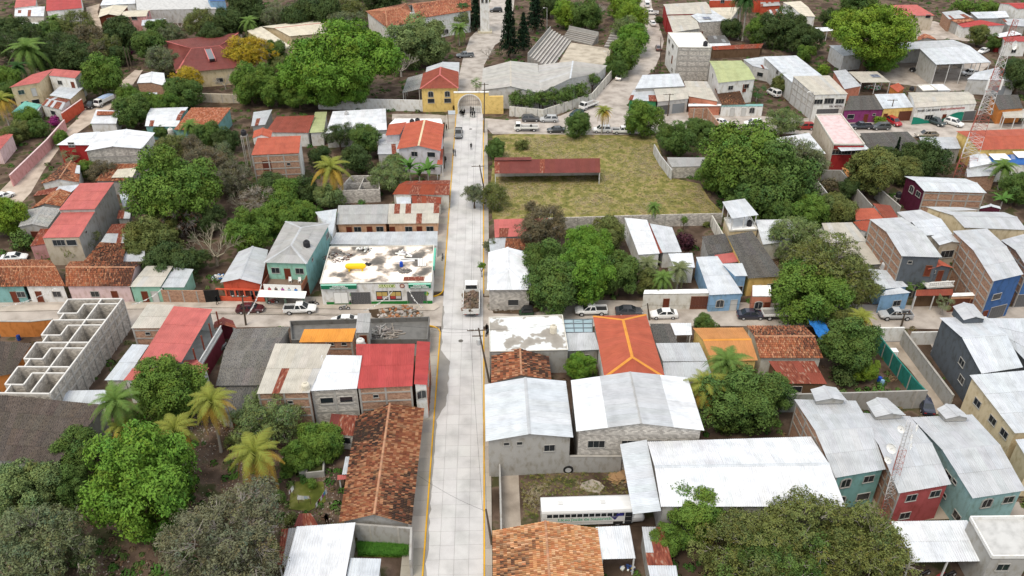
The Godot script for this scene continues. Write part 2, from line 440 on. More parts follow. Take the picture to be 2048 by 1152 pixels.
func make_materials() -> void:
	var grime := noise_tex(0.012, 6, [[0.0, g_(0.84)], [0.35, g_(0.93)], [0.6, g_(0.98)], [1.0, g_(1.0)]], 3)
	var fine := noise_tex(0.06, 4, [[0.0, g_(0.84)], [0.5, g_(0.97)], [1.0, g_(1.0)]], 8)
	var streak := noise_tex(0.02, 5, [[0.0, g_(0.86)], [0.4, g_(0.95)], [0.65, g_(0.985)], [1.0, g_(1.0)]], 5)
	var stain := noise_tex(0.014, 6, [[0.0, Color(0.8, 0.78, 0.75)], [0.3, Color(0.92, 0.91, 0.89)], [0.5, g_(0.97)], [1.0, g_(1.0)]], 15)
	var rust := noise_tex(0.015, 5, [[0.0, Color(0.6, 0.55, 0.52)], [0.24, Color(0.56, 0.42, 0.36)], [0.36, Color(0.52, 0.3, 0.23)], [0.6, Color(0.45, 0.24, 0.19)], [1.0, Color(0.34, 0.17, 0.14)]], 11)
	var blotch := noise_tex(0.007, 6, [[0.0, Color(0.32, 0.31, 0.3)], [0.3, Color(0.42, 0.4, 0.38)], [0.39, Color(0.62, 0.58, 0.54)], [0.48, Color(0.82, 0.77, 0.72)], [0.58, Color(0.93, 0.9, 0.87)], [1.0, Color(0.88, 0.83, 0.78)]], 21, 512, FastNoiseLite.TYPE_SIMPLEX_SMOOTH, 20.0)
	var peel := noise_tex(0.006, 6, [[0.0, Color(0.52, 0.5, 0.47)], [0.36, Color(0.6, 0.58, 0.55)], [0.4, Color(0.78, 0.79, 0.79)], [0.75, Color(0.86, 0.88, 0.88)], [1.0, Color(0.7, 0.7, 0.69)]], 23, 512, FastNoiseLite.TYPE_SIMPLEX_SMOOTH, 25.0)
	var lichen := noise_tex(0.03, 5, [[0.0, g_(0.55)], [0.45, g_(0.85)], [0.6, g_(1.0)], [0.78, Color(1.0, 0.98, 0.92)], [1.0, g_(0.7)]], 27)
	var earth := noise_tex(0.009, 6, [[0.0, Color(0.24, 0.2, 0.17)], [0.35, Color(0.31, 0.26, 0.22)], [0.5, Color(0.37, 0.31, 0.27)], [0.62, Color(0.43, 0.37, 0.32)], [0.72, Color(0.31, 0.3, 0.21)], [1.0, Color(0.24, 0.26, 0.16)]], 31, 1024)
	var turf := noise_tex(0.012, 6, [[0.0, Color(0.37, 0.37, 0.2)], [0.35, Color(0.46, 0.45, 0.25)], [0.5, Color(0.53, 0.5, 0.3)], [0.64, Color(0.6, 0.55, 0.38)], [0.8, Color(0.52, 0.45, 0.33)], [1.0, Color(0.42, 0.43, 0.22)]], 37, 1024)
	var lane := noise_tex(0.008, 6, [[0.0, Color(0.58, 0.55, 0.52)], [0.3, Color(0.67, 0.64, 0.61)], [0.55, Color(0.73, 0.7, 0.67)], [0.8, Color(0.77, 0.74, 0.71)], [1.0, Color(0.66, 0.62, 0.58)]], 41, 1024)
	mat("plaster", stain, Vector3(0.13, 0.07, 1), 0.9, 0.3)
	detail(M.plaster, fine, 0.35)
	mat("sheet", streak, Vector3(0.9, 0.05, 1), 0.62, 0.22)
	detail(M.sheet, grime, 0.06)
	mat("rust", rust, Vector3(0.28, 0.09, 1), 0.85, 0.3)
	mat("asbestos", lichen, Vector3(0.35, 0.14, 1), 0.95, 0.2)
	detail(M.asbestos, grime, 0.12)
	mat("clay", fine, Vector3(1.5, 1.5, 1), 0.92, 0.25)
	mat("paint", null, Vector3.ONE, 0.6, 0.4)
	mat("concrete", grime, Vector3(0.09, 0.09, 1), 0.92, 0.3)
	detail(M.concrete, fine, 0.5)
	mat("brick", masonry(32, 11, 8, 24, Color(0.72, 0.57, 0.47), Color(0.63, 0.46, 0.37), Color(0.66, 0.6, 0.55), 2), Vector3(0.45, 0.5, 1), 0.95, 0.2)
	detail(M.brick, grime, 0.2)
	mat("block", masonry(40, 20, 6, 12, Color(0.72, 0.7, 0.67), Color(0.77, 0.75, 0.72), Color(0.66, 0.64, 0.62), 4), Vector3(0.42, 0.42, 1), 0.95, 0.2)
	detail(M.block, grime, 0.15)
	mat("blotch", blotch, Vector3.ONE, 0.85, 0.3)
	world_mapped(M.blotch, 0.05)
	mat("peel", peel, Vector3.ONE, 0.8, 0.3)
	world_mapped(M.peel, 0.06)
	mat("earth", earth, Vector3.ONE, 0.97, 0.2)
	world_mapped(M.earth, 0.018)
	detail(M.earth, fine, 0.22)
	mat("turf", turf, Vector3.ONE, 0.97, 0.2)
	world_mapped(M.turf, 0.03)
	detail(M.turf, fine, 0.3)
	mat("lane", lane, Vector3.ONE, 0.93, 0.25)
	world_mapped(M.lane, 0.03)
	detail(M.lane, fine, 0.4)
	mat("slab", grime, Vector3.ONE, 0.9, 0.3)
	world_mapped(M.slab, 0.035)
	detail(M.slab, fine, 0.45)
	mat("bark", fine, Vector3(1, 1, 1), 0.95, 0.2)
	mat("metal", null, Vector3.ONE, 0.45, 0.5)
	M.metal.metallic = 0.4
	tinted("glass", Color(0.02, 0.025, 0.03), 0.08, 0.6)
	tinted("skylight", Color(0.28, 0.38, 0.42), 0.15, 0.6)
	tinted("water", Color(0.05, 0.055, 0.02), 0.05, 0.6)
	tinted("tyre", Color(0.02, 0.02, 0.02), 0.85, 0.3)
	tinted("rim", Color(0.45, 0.45, 0.46), 0.4, 0.6)
	tinted("lamp", Color(0.8, 0.8, 0.78), 0.15, 0.6)
	tinted("tail", Color(0.4, 0.02, 0.02), 0.2, 0.6)
	tinted("plastic_black", Color(0.02, 0.021, 0.023), 0.45, 0.45)

func leaf_mat(key: String, col: Color) -> StandardMaterial3D:
	var m := StandardMaterial3D.new()
	m.resource_name = "foliage_" + key
	m.vertex_color_use_as_albedo = true
	m.albedo_color = col.linear_to_srgb()
	m.roughness = 0.7
	m.metallic_specular = 0.25
	m.backlight_enabled = true
	m.backlight = Color(col.r * 0.5, col.g * 0.55, col.b * 0.3).linear_to_srgb()
	M["leaf_" + key] = m
	return m

func car_mat(key: String, col: Color) -> StandardMaterial3D:
	var nm := "car_" + key
	if not M.has(nm):
		var m := tinted(nm, col, 0.35, 0.5)
		m.clearcoat_enabled = true
		m.clearcoat = 0.6
		m.clearcoat_roughness = 0.1
	return M[nm]

# ---------- roofs and houses ----------
func bil(e0: Vector3, e1: Vector3, r1: Vector3, r0: Vector3, u: float, v: float) -> Vector3:
	return e0.lerp(e1, u).lerp(r0.lerp(r1, u), v)

func sheets(root: Node, e0: Vector3, e1: Vector3, r1: Vector3, r0: Vector3, cov: PackedStringArray) -> void:
	var width := maxf(e0.distance_to(e1), r0.distance_to(r1))
	var length := maxf(e0.distance_to(r0), e1.distance_to(r1))
	var base: Color = C[cov[1]]
	var rusty := float(cov[2]) if cov.size() > 2 else 0.0
	var rows := int(cov[3]) if cov.size() > 3 else (3 if length > 11.0 else 2 if length > 5.5 else 1)
	var upper: Color = C[cov[4]] if cov.size() > 4 else base
	var asb := cov[0] == "a"
	var n := clampi(roundi(width / 1.06), 1, 30)
	var nn := (e1 - e0).cross(r0 - e0)
	if nn.length() < 0.01:
		nn = (e1 - e0).cross(r1 - e0)
	nn = nn.normalized()
	var amp := 0.05 if asb else 0.045
	for j in rows:
		for s in n:
			var u0 := float(s) / n
			var u1 := float(s + 1) / n
			var v0 := float(j) / rows - (0.012 if j else 0.0)
			var v1 := float(j + 1) / rows
			var lift := nn * (0.03 * j + 0.008 * (s % 2))
			var ribs := maxi(2, roundi(width / n / (0.34 if asb else 0.27)))
			var mb := MB.new()
			var rot := rng.randf() < rusty
			var col := Color.WHITE if rot else vary(upper if j else base, 0.11 if asb else 0.055)
			if not asb and not rot and base.r - base.b < 0.1 and rng.randf() < 0.06:
				col = col.lerp(C.r_zinc, 0.4)
			var off := Vector2(rng.randf() * 20.0, v0 * length + rng.randf() * 5.0)
			for k in ribs:
				var a := lerpf(u0, u1, float(k) / ribs)
				var b := lerpf(u0, u1, (k + 0.5) / ribs)
				var c := lerpf(u0, u1, float(k + 1) / ribs)
				var a0 := bil(e0, e1, r1, r0, a, v0) + lift
				var a1 := bil(e0, e1, r1, r0, a, v1) + lift
				var b0 := bil(e0, e1, r1, r0, b, v0) + lift + nn * amp
				var b1 := bil(e0, e1, r1, r0, b, v1) + lift + nn * amp
				var c0 := bil(e0, e1, r1, r0, c, v0) + lift
				var c1 := bil(e0, e1, r1, r0, c, v1) + lift
				mb.quad(a0, b0, b1, a1, col, off + Vector2((a - u0) * width, 0))
				mb.quad(b0, c0, c1, b1, col, off + Vector2((b - u0) * width, 0))
			part(root, "roof_sheet", mb.mesh(), M.rust if rot else (M.asbestos if asb else M.sheet))

const CLAY := {
	"mid": [Color(0.4, 0.15, 0.075), Color(0.3, 0.11, 0.06), Color(0.46, 0.24, 0.14), 0.54, Color(0.05, 0.035, 0.03)],
	"dark": [Color(0.28, 0.11, 0.058), Color(0.37, 0.19, 0.105), Color(0.2, 0.072, 0.042), 0.42, Color(0.035, 0.028, 0.025)],
	"pale": [Color(0.52, 0.27, 0.13), Color(0.44, 0.19, 0.09), Color(0.58, 0.35, 0.2), 0.6, Color(0.07, 0.045, 0.035)],
	"orange": [Color(0.5, 0.2, 0.11), Color(0.42, 0.15, 0.08), Color(0.56, 0.27, 0.17), 0.7, Color(0.16, 0.06, 0.04)],
	"church": [Color(0.44, 0.19, 0.11), Color(0.36, 0.13, 0.08), Color(0.5, 0.26, 0.16), 0.55, Color(0.12, 0.06, 0.05)],
}

func clay(root: Node, e0: Vector3, e1: Vector3, r1: Vector3, r0: Vector3, tone: String, big := 1.0) -> void:
	var width := maxf(e0.distance_to(e1), r0.distance_to(r1))
	var length := maxf(e0.distance_to(r0), e1.distance_to(r1))
	var n := maxi(2, roundi(width / (0.26 * big)))
	var m := maxi(2, roundi(length / (0.42 * big)))
	var up := (e1 - e0).cross(r0 - e0)
	if up.length() < 0.01:
		up = (e1 - e0).cross(r1 - e0)
	up = up.normalized()
	var pal: Array = CLAY[tone]
	var deck := MB.new()
	deck.quad(e0, e1, r1, r0, pal[1])
	part(root, "roof_deck", deck.mesh(), M.clay)
	var mb := MB.new()
	for x in n:
		var sag := rng.randf_range(-0.015, 0.015)
		for y in m:
			var u0 := (x + 0.1) / n
			var u1 := (x + 0.9) / n
			var v0 := float(y) / m
			var v1 := float(y + 1) / m
			var um := (u0 + u1) * 0.5
			var p := bil(e0, e1, r1, r0, um, v0)
			if absf(e0.distance_to(e1) - r0.distance_to(r1)) > 0.4 * width:
				if bil(e0, e1, r1, r0, u0, (v0 + v1) * 0.5).distance_to(bil(e0, e1, r1, r0, u1, (v0 + v1) * 0.5)) < 0.07:
					continue
			if rng.randf() < 0.008:
				continue
			var col: Color = pal[rng.randi() % 3]
			col = vary(col, 0.2)
			var nz := patch_noise.get_noise_3dv((p + root.position) * 1.0) * 0.5 + 0.5 + rng.randf_range(-0.15, 0.15)
			if nz > pal[3]:
				col = col.lerp(pal[4], clampf((nz - pal[3]) * 5.0, 0.3, 0.95))
			var h := 0.1 * big + sag
			var jit := rng.randf_range(-0.012, 0.012)
			var lo := up * (0.045 + rng.randf_range(0, 0.012))
			var hi := up * 0.005
			var a0 := bil(e0, e1, r1, r0, u0, v0) + lo
			var d0 := bil(e0, e1, r1, r0, u1, v0) + lo
			var a1 := bil(e0, e1, r1, r0, lerpf(u0, um, 0.16), v1) + hi
			var d1 := bil(e0, e1, r1, r0, lerpf(u1, um, 0.16), v1) + hi
			var b0 := a0.lerp(d0, 0.27 + jit) + up * h
			var c0 := a0.lerp(d0, 0.73 + jit) + up * h
			var b1 := a1.lerp(d1, 0.27) + up * h * 0.9
			var c1 := a1.lerp(d1, 0.73) + up * h * 0.9
			mb.quad(a0, b0, b1, a1, col)
			mb.quad(b0, c0, c1, b1, col)
			mb.quad(c0, d0, d1, c1, col)
			mb.quad(a0, d0, c0, b0, col)
	var o := part(root, "roof_tiles", mb.mesh(), M.clay)
	o.set_meta("kind", "stuff")

func ridge(root: Node, a: Vector3, b: Vector3, col: Color, is_clay: bool) -> void:
	if a.distance_to(b) < 0.3:
		return
	var mb := MB.new()
	if is_clay:
		var n := maxi(1, roundi(a.distance_to(b) / 0.42))
		for k in n:
			var p := a.lerp(b, float(k) / n)
			var q := a.lerp(b, float(k + 1) / n)
			var side := (b - a).cross(Vector3.UP).normalized() * 0.17
			var c := vary(Color(0.42, 0.23, 0.14), 0.2)
			var u := Vector3.UP * 0.14
			var l := Vector3.UP * 0.02
			mb.quad(p + side + l, q + side + l, q + side * 0.4 + u, p + side * 0.4 + u * 1.1, c)
			mb.quad(p + side * 0.4 + u * 1.1, q + side * 0.4 + u, q - side * 0.4 + u, p - side * 0.4 + u * 1.1, c)
			mb.quad(p - side * 0.4 + u * 1.1, q - side * 0.4 + u, q - side + l, p - side + l, c)
		part(root, "ridge_tiles", mb.mesh(), M.clay)
		return
	var s := (b - a).cross(Vector3.UP).normalized() * 0.22
	var h := Vector3.UP * 0.085
	var d := Vector3.UP * 0.03
	mb.quad(a + s - d + h * 0.4, b + s - d + h * 0.4, b + h, a + h, col)
	mb.quad(a + h, b + h, b - s - d + h * 0.4, a - s - d + h * 0.4, col)
	part(root, "ridge_cap", mb.mesh(), M.sheet)

func opening(kind: String) -> Array:
	var key := "open_" + kind
	if cache.has(key):
		return cache[key]
	var size: Vector2 = {"w": Vector2(1.35, 1.15), "W": Vector2(2.1, 1.25), "v": Vector2(0.7, 0.6), "a": Vector2(1.3, 1.5), "d": Vector2(1.0, 2.1), "D": Vector2(1.7, 2.3), "g": Vector2(3.2, 2.5), "G": Vector2(3.2, 2.5), "s": Vector2(2.3, 2.2), "k": Vector2(3.4, 2.6), "o": Vector2(1.7, 1.2), "t": Vector2(1.1, 2.1), "R": Vector2(2.4, 1.5), "O": Vector2(5.5, 2.7)}[kind]
	var frame := MB.new()
	var fill := MB.new()
	var fc: Color = Color(0.36, 0.35, 0.33) if kind in "wWvaR" else C.grey
	if kind in "dDg": fc = Color(0.2, 0.09, 0.05)
	if kind in "GO": fc = Color(0.3, 0.29, 0.28)
	var w := size.x * 0.5
	var h := size.y
	var b := 0.055
	var z := 0.06
	if kind == "a":
		var pts := []
		for k in 9:
			var q := PI * k / 8.0
			pts.append(Vector3(cos(q) * w, h - w * 0.55 + sin(q) * w * 0.55, z))
		pts.push_front(Vector3(w, 0, z))
		pts.append(Vector3(-w, 0, z))
		for k in pts.size():
			frame.bar(pts[k], pts[(k + 1) % pts.size()], 0.12, 0.12, fc, Vector3.BACK)
		for k in range(1, pts.size() - 1):
			fill.tri(Vector3(w, 0, 0.03), pts[k] - Vector3.BACK * 0.03, pts[k + 1] - Vector3.BACK * 0.03)
		frame.bar(Vector3(0, 0, z), Vector3(0, h, z), 0.05, 0.05, fc, Vector3.BACK)
	else:
		frame.box(Vector3(0, h - b * 0.5, z * 0.5), Vector3(size.x + b, b, z + 0.06), fc)
		frame.box(Vector3(0, b * 0.5, z * 0.5), Vector3(size.x + b * 3, b, z + 0.12), fc)
		frame.box(Vector3(-w, h * 0.5, z * 0.5), Vector3(b, h - b * 2, z + 0.05), fc)
		frame.box(Vector3(w, h * 0.5, z * 0.5), Vector3(b, h - b * 2, z + 0.05), fc)
		if kind in "wWR":
			for k in (1 if kind == "w" else 2):
				var x := -w + size.x * (k + 1) / (2.0 if kind == "w" else 3.0)
				frame.box(Vector3(x, h * 0.5, z * 0.6), Vector3(0.035, h - b * 2, 0.04), fc)
		if kind == "s":
			for k in 2:
				fill.box(Vector3((k - 0.5) * w, h * 0.5, 0.03), Vector3(w * 0.96, h * 0.96, 0.05), C.white)
		elif kind in "gkGO":
			var pc: Color = {"g": Color(0.12, 0.04, 0.025), "k": Color(0.22, 0.24, 0.26)}.get(kind, Color(0.1, 0.1, 0.105))  # G and O: doorway shade painted as dark slats, except the corner store shutters
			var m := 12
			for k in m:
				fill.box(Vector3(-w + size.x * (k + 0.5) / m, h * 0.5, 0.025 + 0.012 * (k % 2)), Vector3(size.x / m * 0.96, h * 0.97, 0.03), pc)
		else:
			fill.quad(Vector3(-w, 0, 0.025), Vector3(w, 0, 0.025), Vector3(w, h, 0.025), Vector3(-w, h, 0.025), {"d": Color(0.13, 0.03, 0.015), "D": Color(0.12, 0.035, 0.02), "t": Color(0.5, 0.5, 0.49)}.get(kind, Color.WHITE))
	var glass: bool = kind in "wWvaRo"  # kind o: dark glass put in for the shade of an open hole
	var nm: String = {"d": "door", "D": "door", "t": "door", "g": "garage_door", "k": "gate", "s": "roller_shutter", "G": "shutter", "O": "shutter"}.get(kind, "window")  # G, O: dark panel in place of an open doorway; real shutters at corner store
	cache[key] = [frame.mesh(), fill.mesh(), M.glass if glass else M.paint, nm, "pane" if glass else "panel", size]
	return cache[key]

func add_opening(root: Node, tok: String, faces: Dictionary, base_y: float) -> void:
	var fc: Array = faces[tok[0]]
	var j := 1
	while tok[j].is_valid_int():
		j += 1
	var frac := float(tok.substr(1, j - 1)) / 100.0
	var kind := tok[j]
	var storey := float(tok.substr(j + 1)) if tok.length() > j + 1 else 0.0
	var op := opening(kind)
	var p0: Vector3 = fc[0]
	var p1: Vector3 = fc[1]
	p0.y = 0
	p1.y = 0
	var r := (p1 - p0).normalized()
	var out := r.cross(Vector3.UP)
	var y: float = base_y + storey * 3.0 + {"d": 0.05, "D": 0.05, "t": 0.05, "g": 0.03, "k": 0.03, "s": 0.35, "G": 0.03, "O": 0.03, "a": 0.8, "v": 1.7}.get(kind, 1.0)
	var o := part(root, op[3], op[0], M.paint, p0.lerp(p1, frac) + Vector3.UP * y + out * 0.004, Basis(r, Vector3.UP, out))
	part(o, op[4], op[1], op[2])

func wall_face(root: Node, p0: Vector3, p1: Vector3, y0: float, key: String, peak = null) -> void:
	var mb := MB.new()
	var a := Vector3(p0.x, y0, p0.z)
	var b := Vector3(p1.x, y0, p1.z)
	var masonry_key := key == "brick" or key == "block"
	var col: Color = Color.WHITE if masonry_key else vary(C[key], 0.03)
	var off := Vector2.ZERO if masonry_key else Vector2(rng.randf() * 9, rng.randf() * 9)
	var o := a.distance_to(b)
	if peak != null:
		mb.tri(p0, p1, peak, col, off)
	mb.quad(a, b, p1, p0, col, off)
	if absf(p0.y - p1.y) > 0.01:
		mb.t[mb.t.size() - 2] = off + Vector2(o, p1.y - y0)
		mb.t[mb.t.size() - 1] = off + Vector2(0, p0.y - y0)
	part(root, "wall", mb.mesh(), M[key] if masonry_key else M.plaster)

func framing(root: Node, p0: Vector3, p1: Vector3, y0: float) -> void:
	var r := Vector3(p1.x - p0.x, 0, p1.z - p0.z)
	var l := r.length()
	r = r.normalized()
	var out := r.cross(Vector3.UP)
	var n := maxi(1, roundi(l / 3.1))
	var ba := Basis(r, Vector3.UP, out)
	var h := minf(p0.y, p1.y) - y0
	for k in n + 1:
		var p := p0.lerp(p1, float(k) / n)
		var hh := p.y - y0
		var mb := MB.new()
		mb.box(Vector3.ZERO, Vector3(0.26, hh, 0.1), vary(C.concrete, 0.08))
		part(root, "column", mb.mesh(), M.concrete, Vector3(p.x, y0 + hh * 0.5, p.z) + out * 0.01, ba)
	var y := 2.8
	while y < h + 0.1:
		var mb := MB.new()
		mb.box(Vector3.ZERO, Vector3(l, 0.24, 0.09), vary(C.concrete, 0.08))
		part(root, "beam", mb.mesh(), M.concrete, Vector3((p0.x + p1.x) * 0.5, y0 + y - 0.14, (p0.z + p1.z) * 0.5) + out * 0.012, ba)
		y += 1.45

func wing(root: Node3D, w: Array) -> void:
	var type: String = w[0]
	var f: Array = w[1]
	var o := root.position
	var hh: Array = w[2] if w[2] is Array else [w[2], w[2], w[2], w[2]]
	var A := Vector3(f[0], hh[0], f[1]) - o
	var B := Vector3(f[2], hh[1], f[3]) - o
	var Cc := Vector3(f[4], hh[2], f[5]) - o
	var D := Vector3(f[6], hh[3], f[7]) - o
	var rise: float = w[3]
	var cov: PackedStringArray = w[4].split(":")
	var walls: PackedStringArray = w[5].split(",")
	var over: float = w[6]
	var flags := {}
	for s in (w[8] if w.size() > 8 else "").split(" ", false):
		var e: PackedStringArray = s.split(":")
		flags[e[0]] = e[1] if e.size() > 1 else ""
	var t := float(flags.get("T", "0.5"))
	var y0 := float(flags.get("Y", "0"))
	var up := Vector3.UP
	var lift := up * 0.07
	# walls
	var q := []
	var P := [A, B, Cc, D]
	for k in 4:
		var p: Vector3 = P[k]
		var nx: Vector3 = P[(k + 1) % 4] - p
		var pv: Vector3 = P[(k + 3) % 4] - p
		nx.y = 0
		pv.y = 0
		q.append(p + (nx.normalized() + pv.normalized()) * over)
	var faces := {"b": [q[1], q[0]], "f": [q[3], q[2]], "l": [q[0], q[3]], "r": [q[2], q[1]]}
	var peaks := {}
	if type == "gx":
		peaks = {"l": q[0].lerp(q[3], t) + up * rise, "r": q[1].lerp(q[2], t) + up * rise}
	elif type == "gz" or type == "hf":
		peaks = {"b": q[0].lerp(q[1], t) + up * rise}
		if type == "gz":
			peaks["f"] = q[3].lerp(q[2], t) + up * rise
	var which := {}
	for e in walls:
		if e.contains(":"):
			which[e[0]] = e.split(":")[1]
		elif e != "open" and e != "none":
			for k in "bflr":
				if not which.has(k):
					which[k] = e
	for k in which:
		if which[k] != "none":
			wall_face(root, faces[k][0], faces[k][1], y0, which[k], peaks.get(k))
	if "open" in walls:
		for k in 4:
			var p: Vector3 = q[k]
			var mids := [p]
			var p2: Vector3 = q[(k + 1) % 4]
			var m := floori(p.distance_to(p2) / 4.5)
			for j in m:
				mids.append(p.lerp(p2, float(j + 1) / (m + 1)))
			if which.has("bfrl"[k]) and k != 1:
				mids = [p]
			for z in mids:
				var mb := MB.new()
				mb.box(Vector3.ZERO, Vector3(0.16, z.y - y0, 0.16), C.lightgrey)
				part(root, "post", mb.mesh(), M.paint, Vector3(z.x, (z.y + y0) * 0.5, z.z))
	if flags.has("F"):
		for k in flags.F:
			framing(root, faces[k][0], faces[k][1], y0)
	for tok in (w[7] if w.size() > 7 else "").split(" ", false):
		add_opening(root, tok, faces, y0)
	# roof
	if type == "flat":
		var mb := MB.new()
		var k: String = cov[1]
		var th := up * 0.18
		mb.quad(D, Cc, B, A, Color.WHITE if M.has(k) else C[k])
		for e in 4:
			mb.quad(P[(e + 1) % 4] - th, P[e] - th, P[e], P[(e + 1) % 4], C.concrete)
		part(root, "roof_slab", mb.mesh(), M[k] if M.has(k) else M.concrete)
		if flags.has("P"):
			var ph := float(flags.P)
			for e in 4:
				var pa: Vector3 = P[e]
				var pb: Vector3 = P[(e + 1) % 4]
				var m2 := MB.new()
				m2.bar(pa + up * (ph * 0.5 + 0.004), pb + up * (ph * 0.5 + 0.004), 0.16, ph - 0.01 * (e % 2), C[flags.get("PC", "offwhite")])
				part(root, "parapet", m2.mesh(), M.plaster)
		return
	if type == "glass":
		var mb := MB.new()
		mb.quad(D, Cc, B, A)
		part(root, "glass_pane", mb.mesh(), M.skylight)
		for e in 4:
			var m2 := MB.new()
			m2.bar(D.lerp(Cc, e / 3.0) + up * 0.04, A.lerp(B, e / 3.0) + up * 0.04, 0.12, 0.1, C.charcoal)
			part(root, "glazing_bar", m2.mesh(), M.paint)
			var m3 := MB.new()
			m3.bar(D.lerp(A, e / 3.0) + up * 0.05, Cc.lerp(B, e / 3.0) + up * 0.05, 0.1, 0.09, C.charcoal)
			part(root, "glazing_bar", m3.mesh(), M.paint)
		return
	A += lift
	B += lift
	Cc += lift
	D += lift
	var sl := []
	var rg := []
	var hip := float(flags.get("H", "0.28"))
	if type == "m":
		sl = [[D, Cc, B, A]]
	elif type == "n":
		sl = [[Cc, B, A, D]]
	elif type == "gx" or type == "hx":
		var r1 := A.lerp(D, t) + up * rise
		var r2 := B.lerp(Cc, t) + up * rise
		if type == "hx":
			var x := r1.lerp(r2, hip)
			r2 = r2.lerp(r1, hip)
			r1 = x
			sl = [[A, D, r1, r1], [Cc, B, r2, r2]]
			rg = [[A, r1], [D, r1], [B, r2], [Cc, r2]]
		sl.append([D, Cc, r2, r1])
		sl.append([B, A, r1, r2])
		rg.append([r1, r2])
	else:
		var r1 := A.lerp(B, t) + up * rise
		var r2 := D.lerp(Cc, t) + up * rise
		if type == "hz" or type == "hf":
			var x := r2.lerp(r1, hip)
			if type == "hz":
				r1 = r1.lerp(r2, hip)
				sl.append([B, A, r1, r1])
				rg.append([A, r1])
				rg.append([B, r1])
			r2 = x
			sl.append([D, Cc, r2, r2])
			rg.append([D, r2])
			rg.append([Cc, r2])
		sl.append([A, D, r2, r1])
		sl.append([Cc, B, r1, r2])
		rg.append([r1, r2])
	for s in sl:
		if cov[0] == "c":
			clay(root, s[0], s[1], s[2], s[3], cov[1], float(cov[2]) if cov.size() > 2 else 1.0)
		else:
			sheets(root, s[0], s[1], s[2], s[3], cov)
	for s in rg:
		ridge(root, s[0], s[1], C[flags.R] if flags.has("R") else C.get(cov[1], Color.WHITE) * 0.95, cov[0] == "c")
	if flags.has("B"):
		for e in [[D, Cc], [A, B], [A, D], [B, Cc]]:
			var m2 := MB.new()
			m2.bar(e[0] - up * 0.1, e[1] - up * 0.1, 0.05, 0.18, C[flags.B])
			if type == "m" or type == "n":
				part(root, "fascia", m2.mesh(), M.paint)

func centre_of(f: Array) -> Vector3:
	return Vector3((f[0] + f[2] + f[4] + f[6]) / 4.0, 0, (f[1] + f[3] + f[5] + f[7]) / 4.0)

func houses(rows: Array) -> void:
	for r in rows:
		rng.seed = hash(r[1])
		var at := centre_of(r[3][0][1])
		at.x = snappedf(at.x, 0.01)
		at.z = snappedf(at.z, 0.01)
		var root := thing(r[0], r[1], r[2], at)
		for w in r[3]:
			wing(root, w)

func garden_walls(rows: Array) -> void:
	for r in rows:
		rng.seed = hash(r[1])
		var p: Array = r[3]
		var at := Vector3(p[0], 0, p[1])
		var root := thing(r[0], r[1], r[2], at)
		var h: float = r[4]
		var key: String = r[6]
		for k in range(0, p.size() - 2, 2):
			var a := Vector3(p[k], 0, p[k + 1]) - at
			var b := Vector3(p[k + 2], 0, p[k + 3]) - at
			var d := (b - a).normalized()
			b += d * float(r[5]) * 0.49
			var mb := MB.new()
			var hh := h - 0.012 * (k % 4)
			var msn := key == "brick" or key == "block"
			mb.bar(a + Vector3.UP * hh * 0.5, b + Vector3.UP * hh * 0.5, r[5], hh, Color.WHITE if msn else C[key])
			part(root, "wall_panel", mb.mesh(), M[key] if msn else M.plaster)
			if r[7] != "":
				var m2 := MB.new()
				m2.bar(a + Vector3.UP * (hh + 0.05), b + Vector3.UP * (hh + 0.05), float(r[5]) + 0.1, 0.1, C[r[7]])
				part(root, "coping", m2.mesh(), M.concrete)
			var n := floori(a.distance_to(b) / 3.4)
			if n > 0 and r[7] == "" and key != "white":
				for j in n + 1:
					var m3 := MB.new()
					m3.box(Vector3.ZERO, Vector3(0.22, hh - 0.05, float(r[5]) + 0.06), vary(C.concrete, 0.1))
					part(root, "pier", m3.mesh(), M.concrete, a.lerp(b, (j + 0.5) / (n + 1)) + Vector3.UP * (hh - 0.05) * 0.5, Basis(d, Vector3.UP, d.cross(Vector3.UP)))

func ground_patches(rows: Array) -> void:
	var k := 0
	for r in rows:
		var pts := PackedVector2Array()
		for j in range(0, r[2].size(), 2):
			pts.append(Vector2(r[2][j], r[2][j + 1]))
		var mb := MB.new()
		mb.poly(pts, 0.012 + 0.005 * k, r[3] if r.size() > 3 else Color.WHITE)
		structure(r[0], mb, M[r[1]])
		k += 1

# ---------- plants ----------
func rdir() -> Vector3:
	var z := rng.randf_range(-1, 1)
	var a := rng.randf() * TAU
	var r := sqrt(1 - z * z)
	return Vector3(r * cos(a), z, r * sin(a))

func leaf(mb: MB, p: Vector3, nn: Vector3, shade: Vector3, s: float, col: Color) -> void:
	var x := nn.cross(rdir()).normalized()
	var y := nn.cross(x)
	var k := mb.v.size()
	var l := s * rng.randf_range(0.8, 1.5)
	var w := s * rng.randf_range(0.45, 0.75)
	mb.v.append(p - y * l); mb.v.append(p + x * w + nn * s * 0.12); mb.v.append(p + y * l); mb.v.append(p - x * w + nn * s * 0.12)
	for q in 4:
		mb.n.append(shade)
		mb.c.append(col)
		mb.t.append(Vector2.ZERO)
	mb.i.append(k); mb.i.append(k + 2); mb.i.append(k + 1); mb.i.append(k); mb.i.append(k + 3); mb.i.append(k + 2)

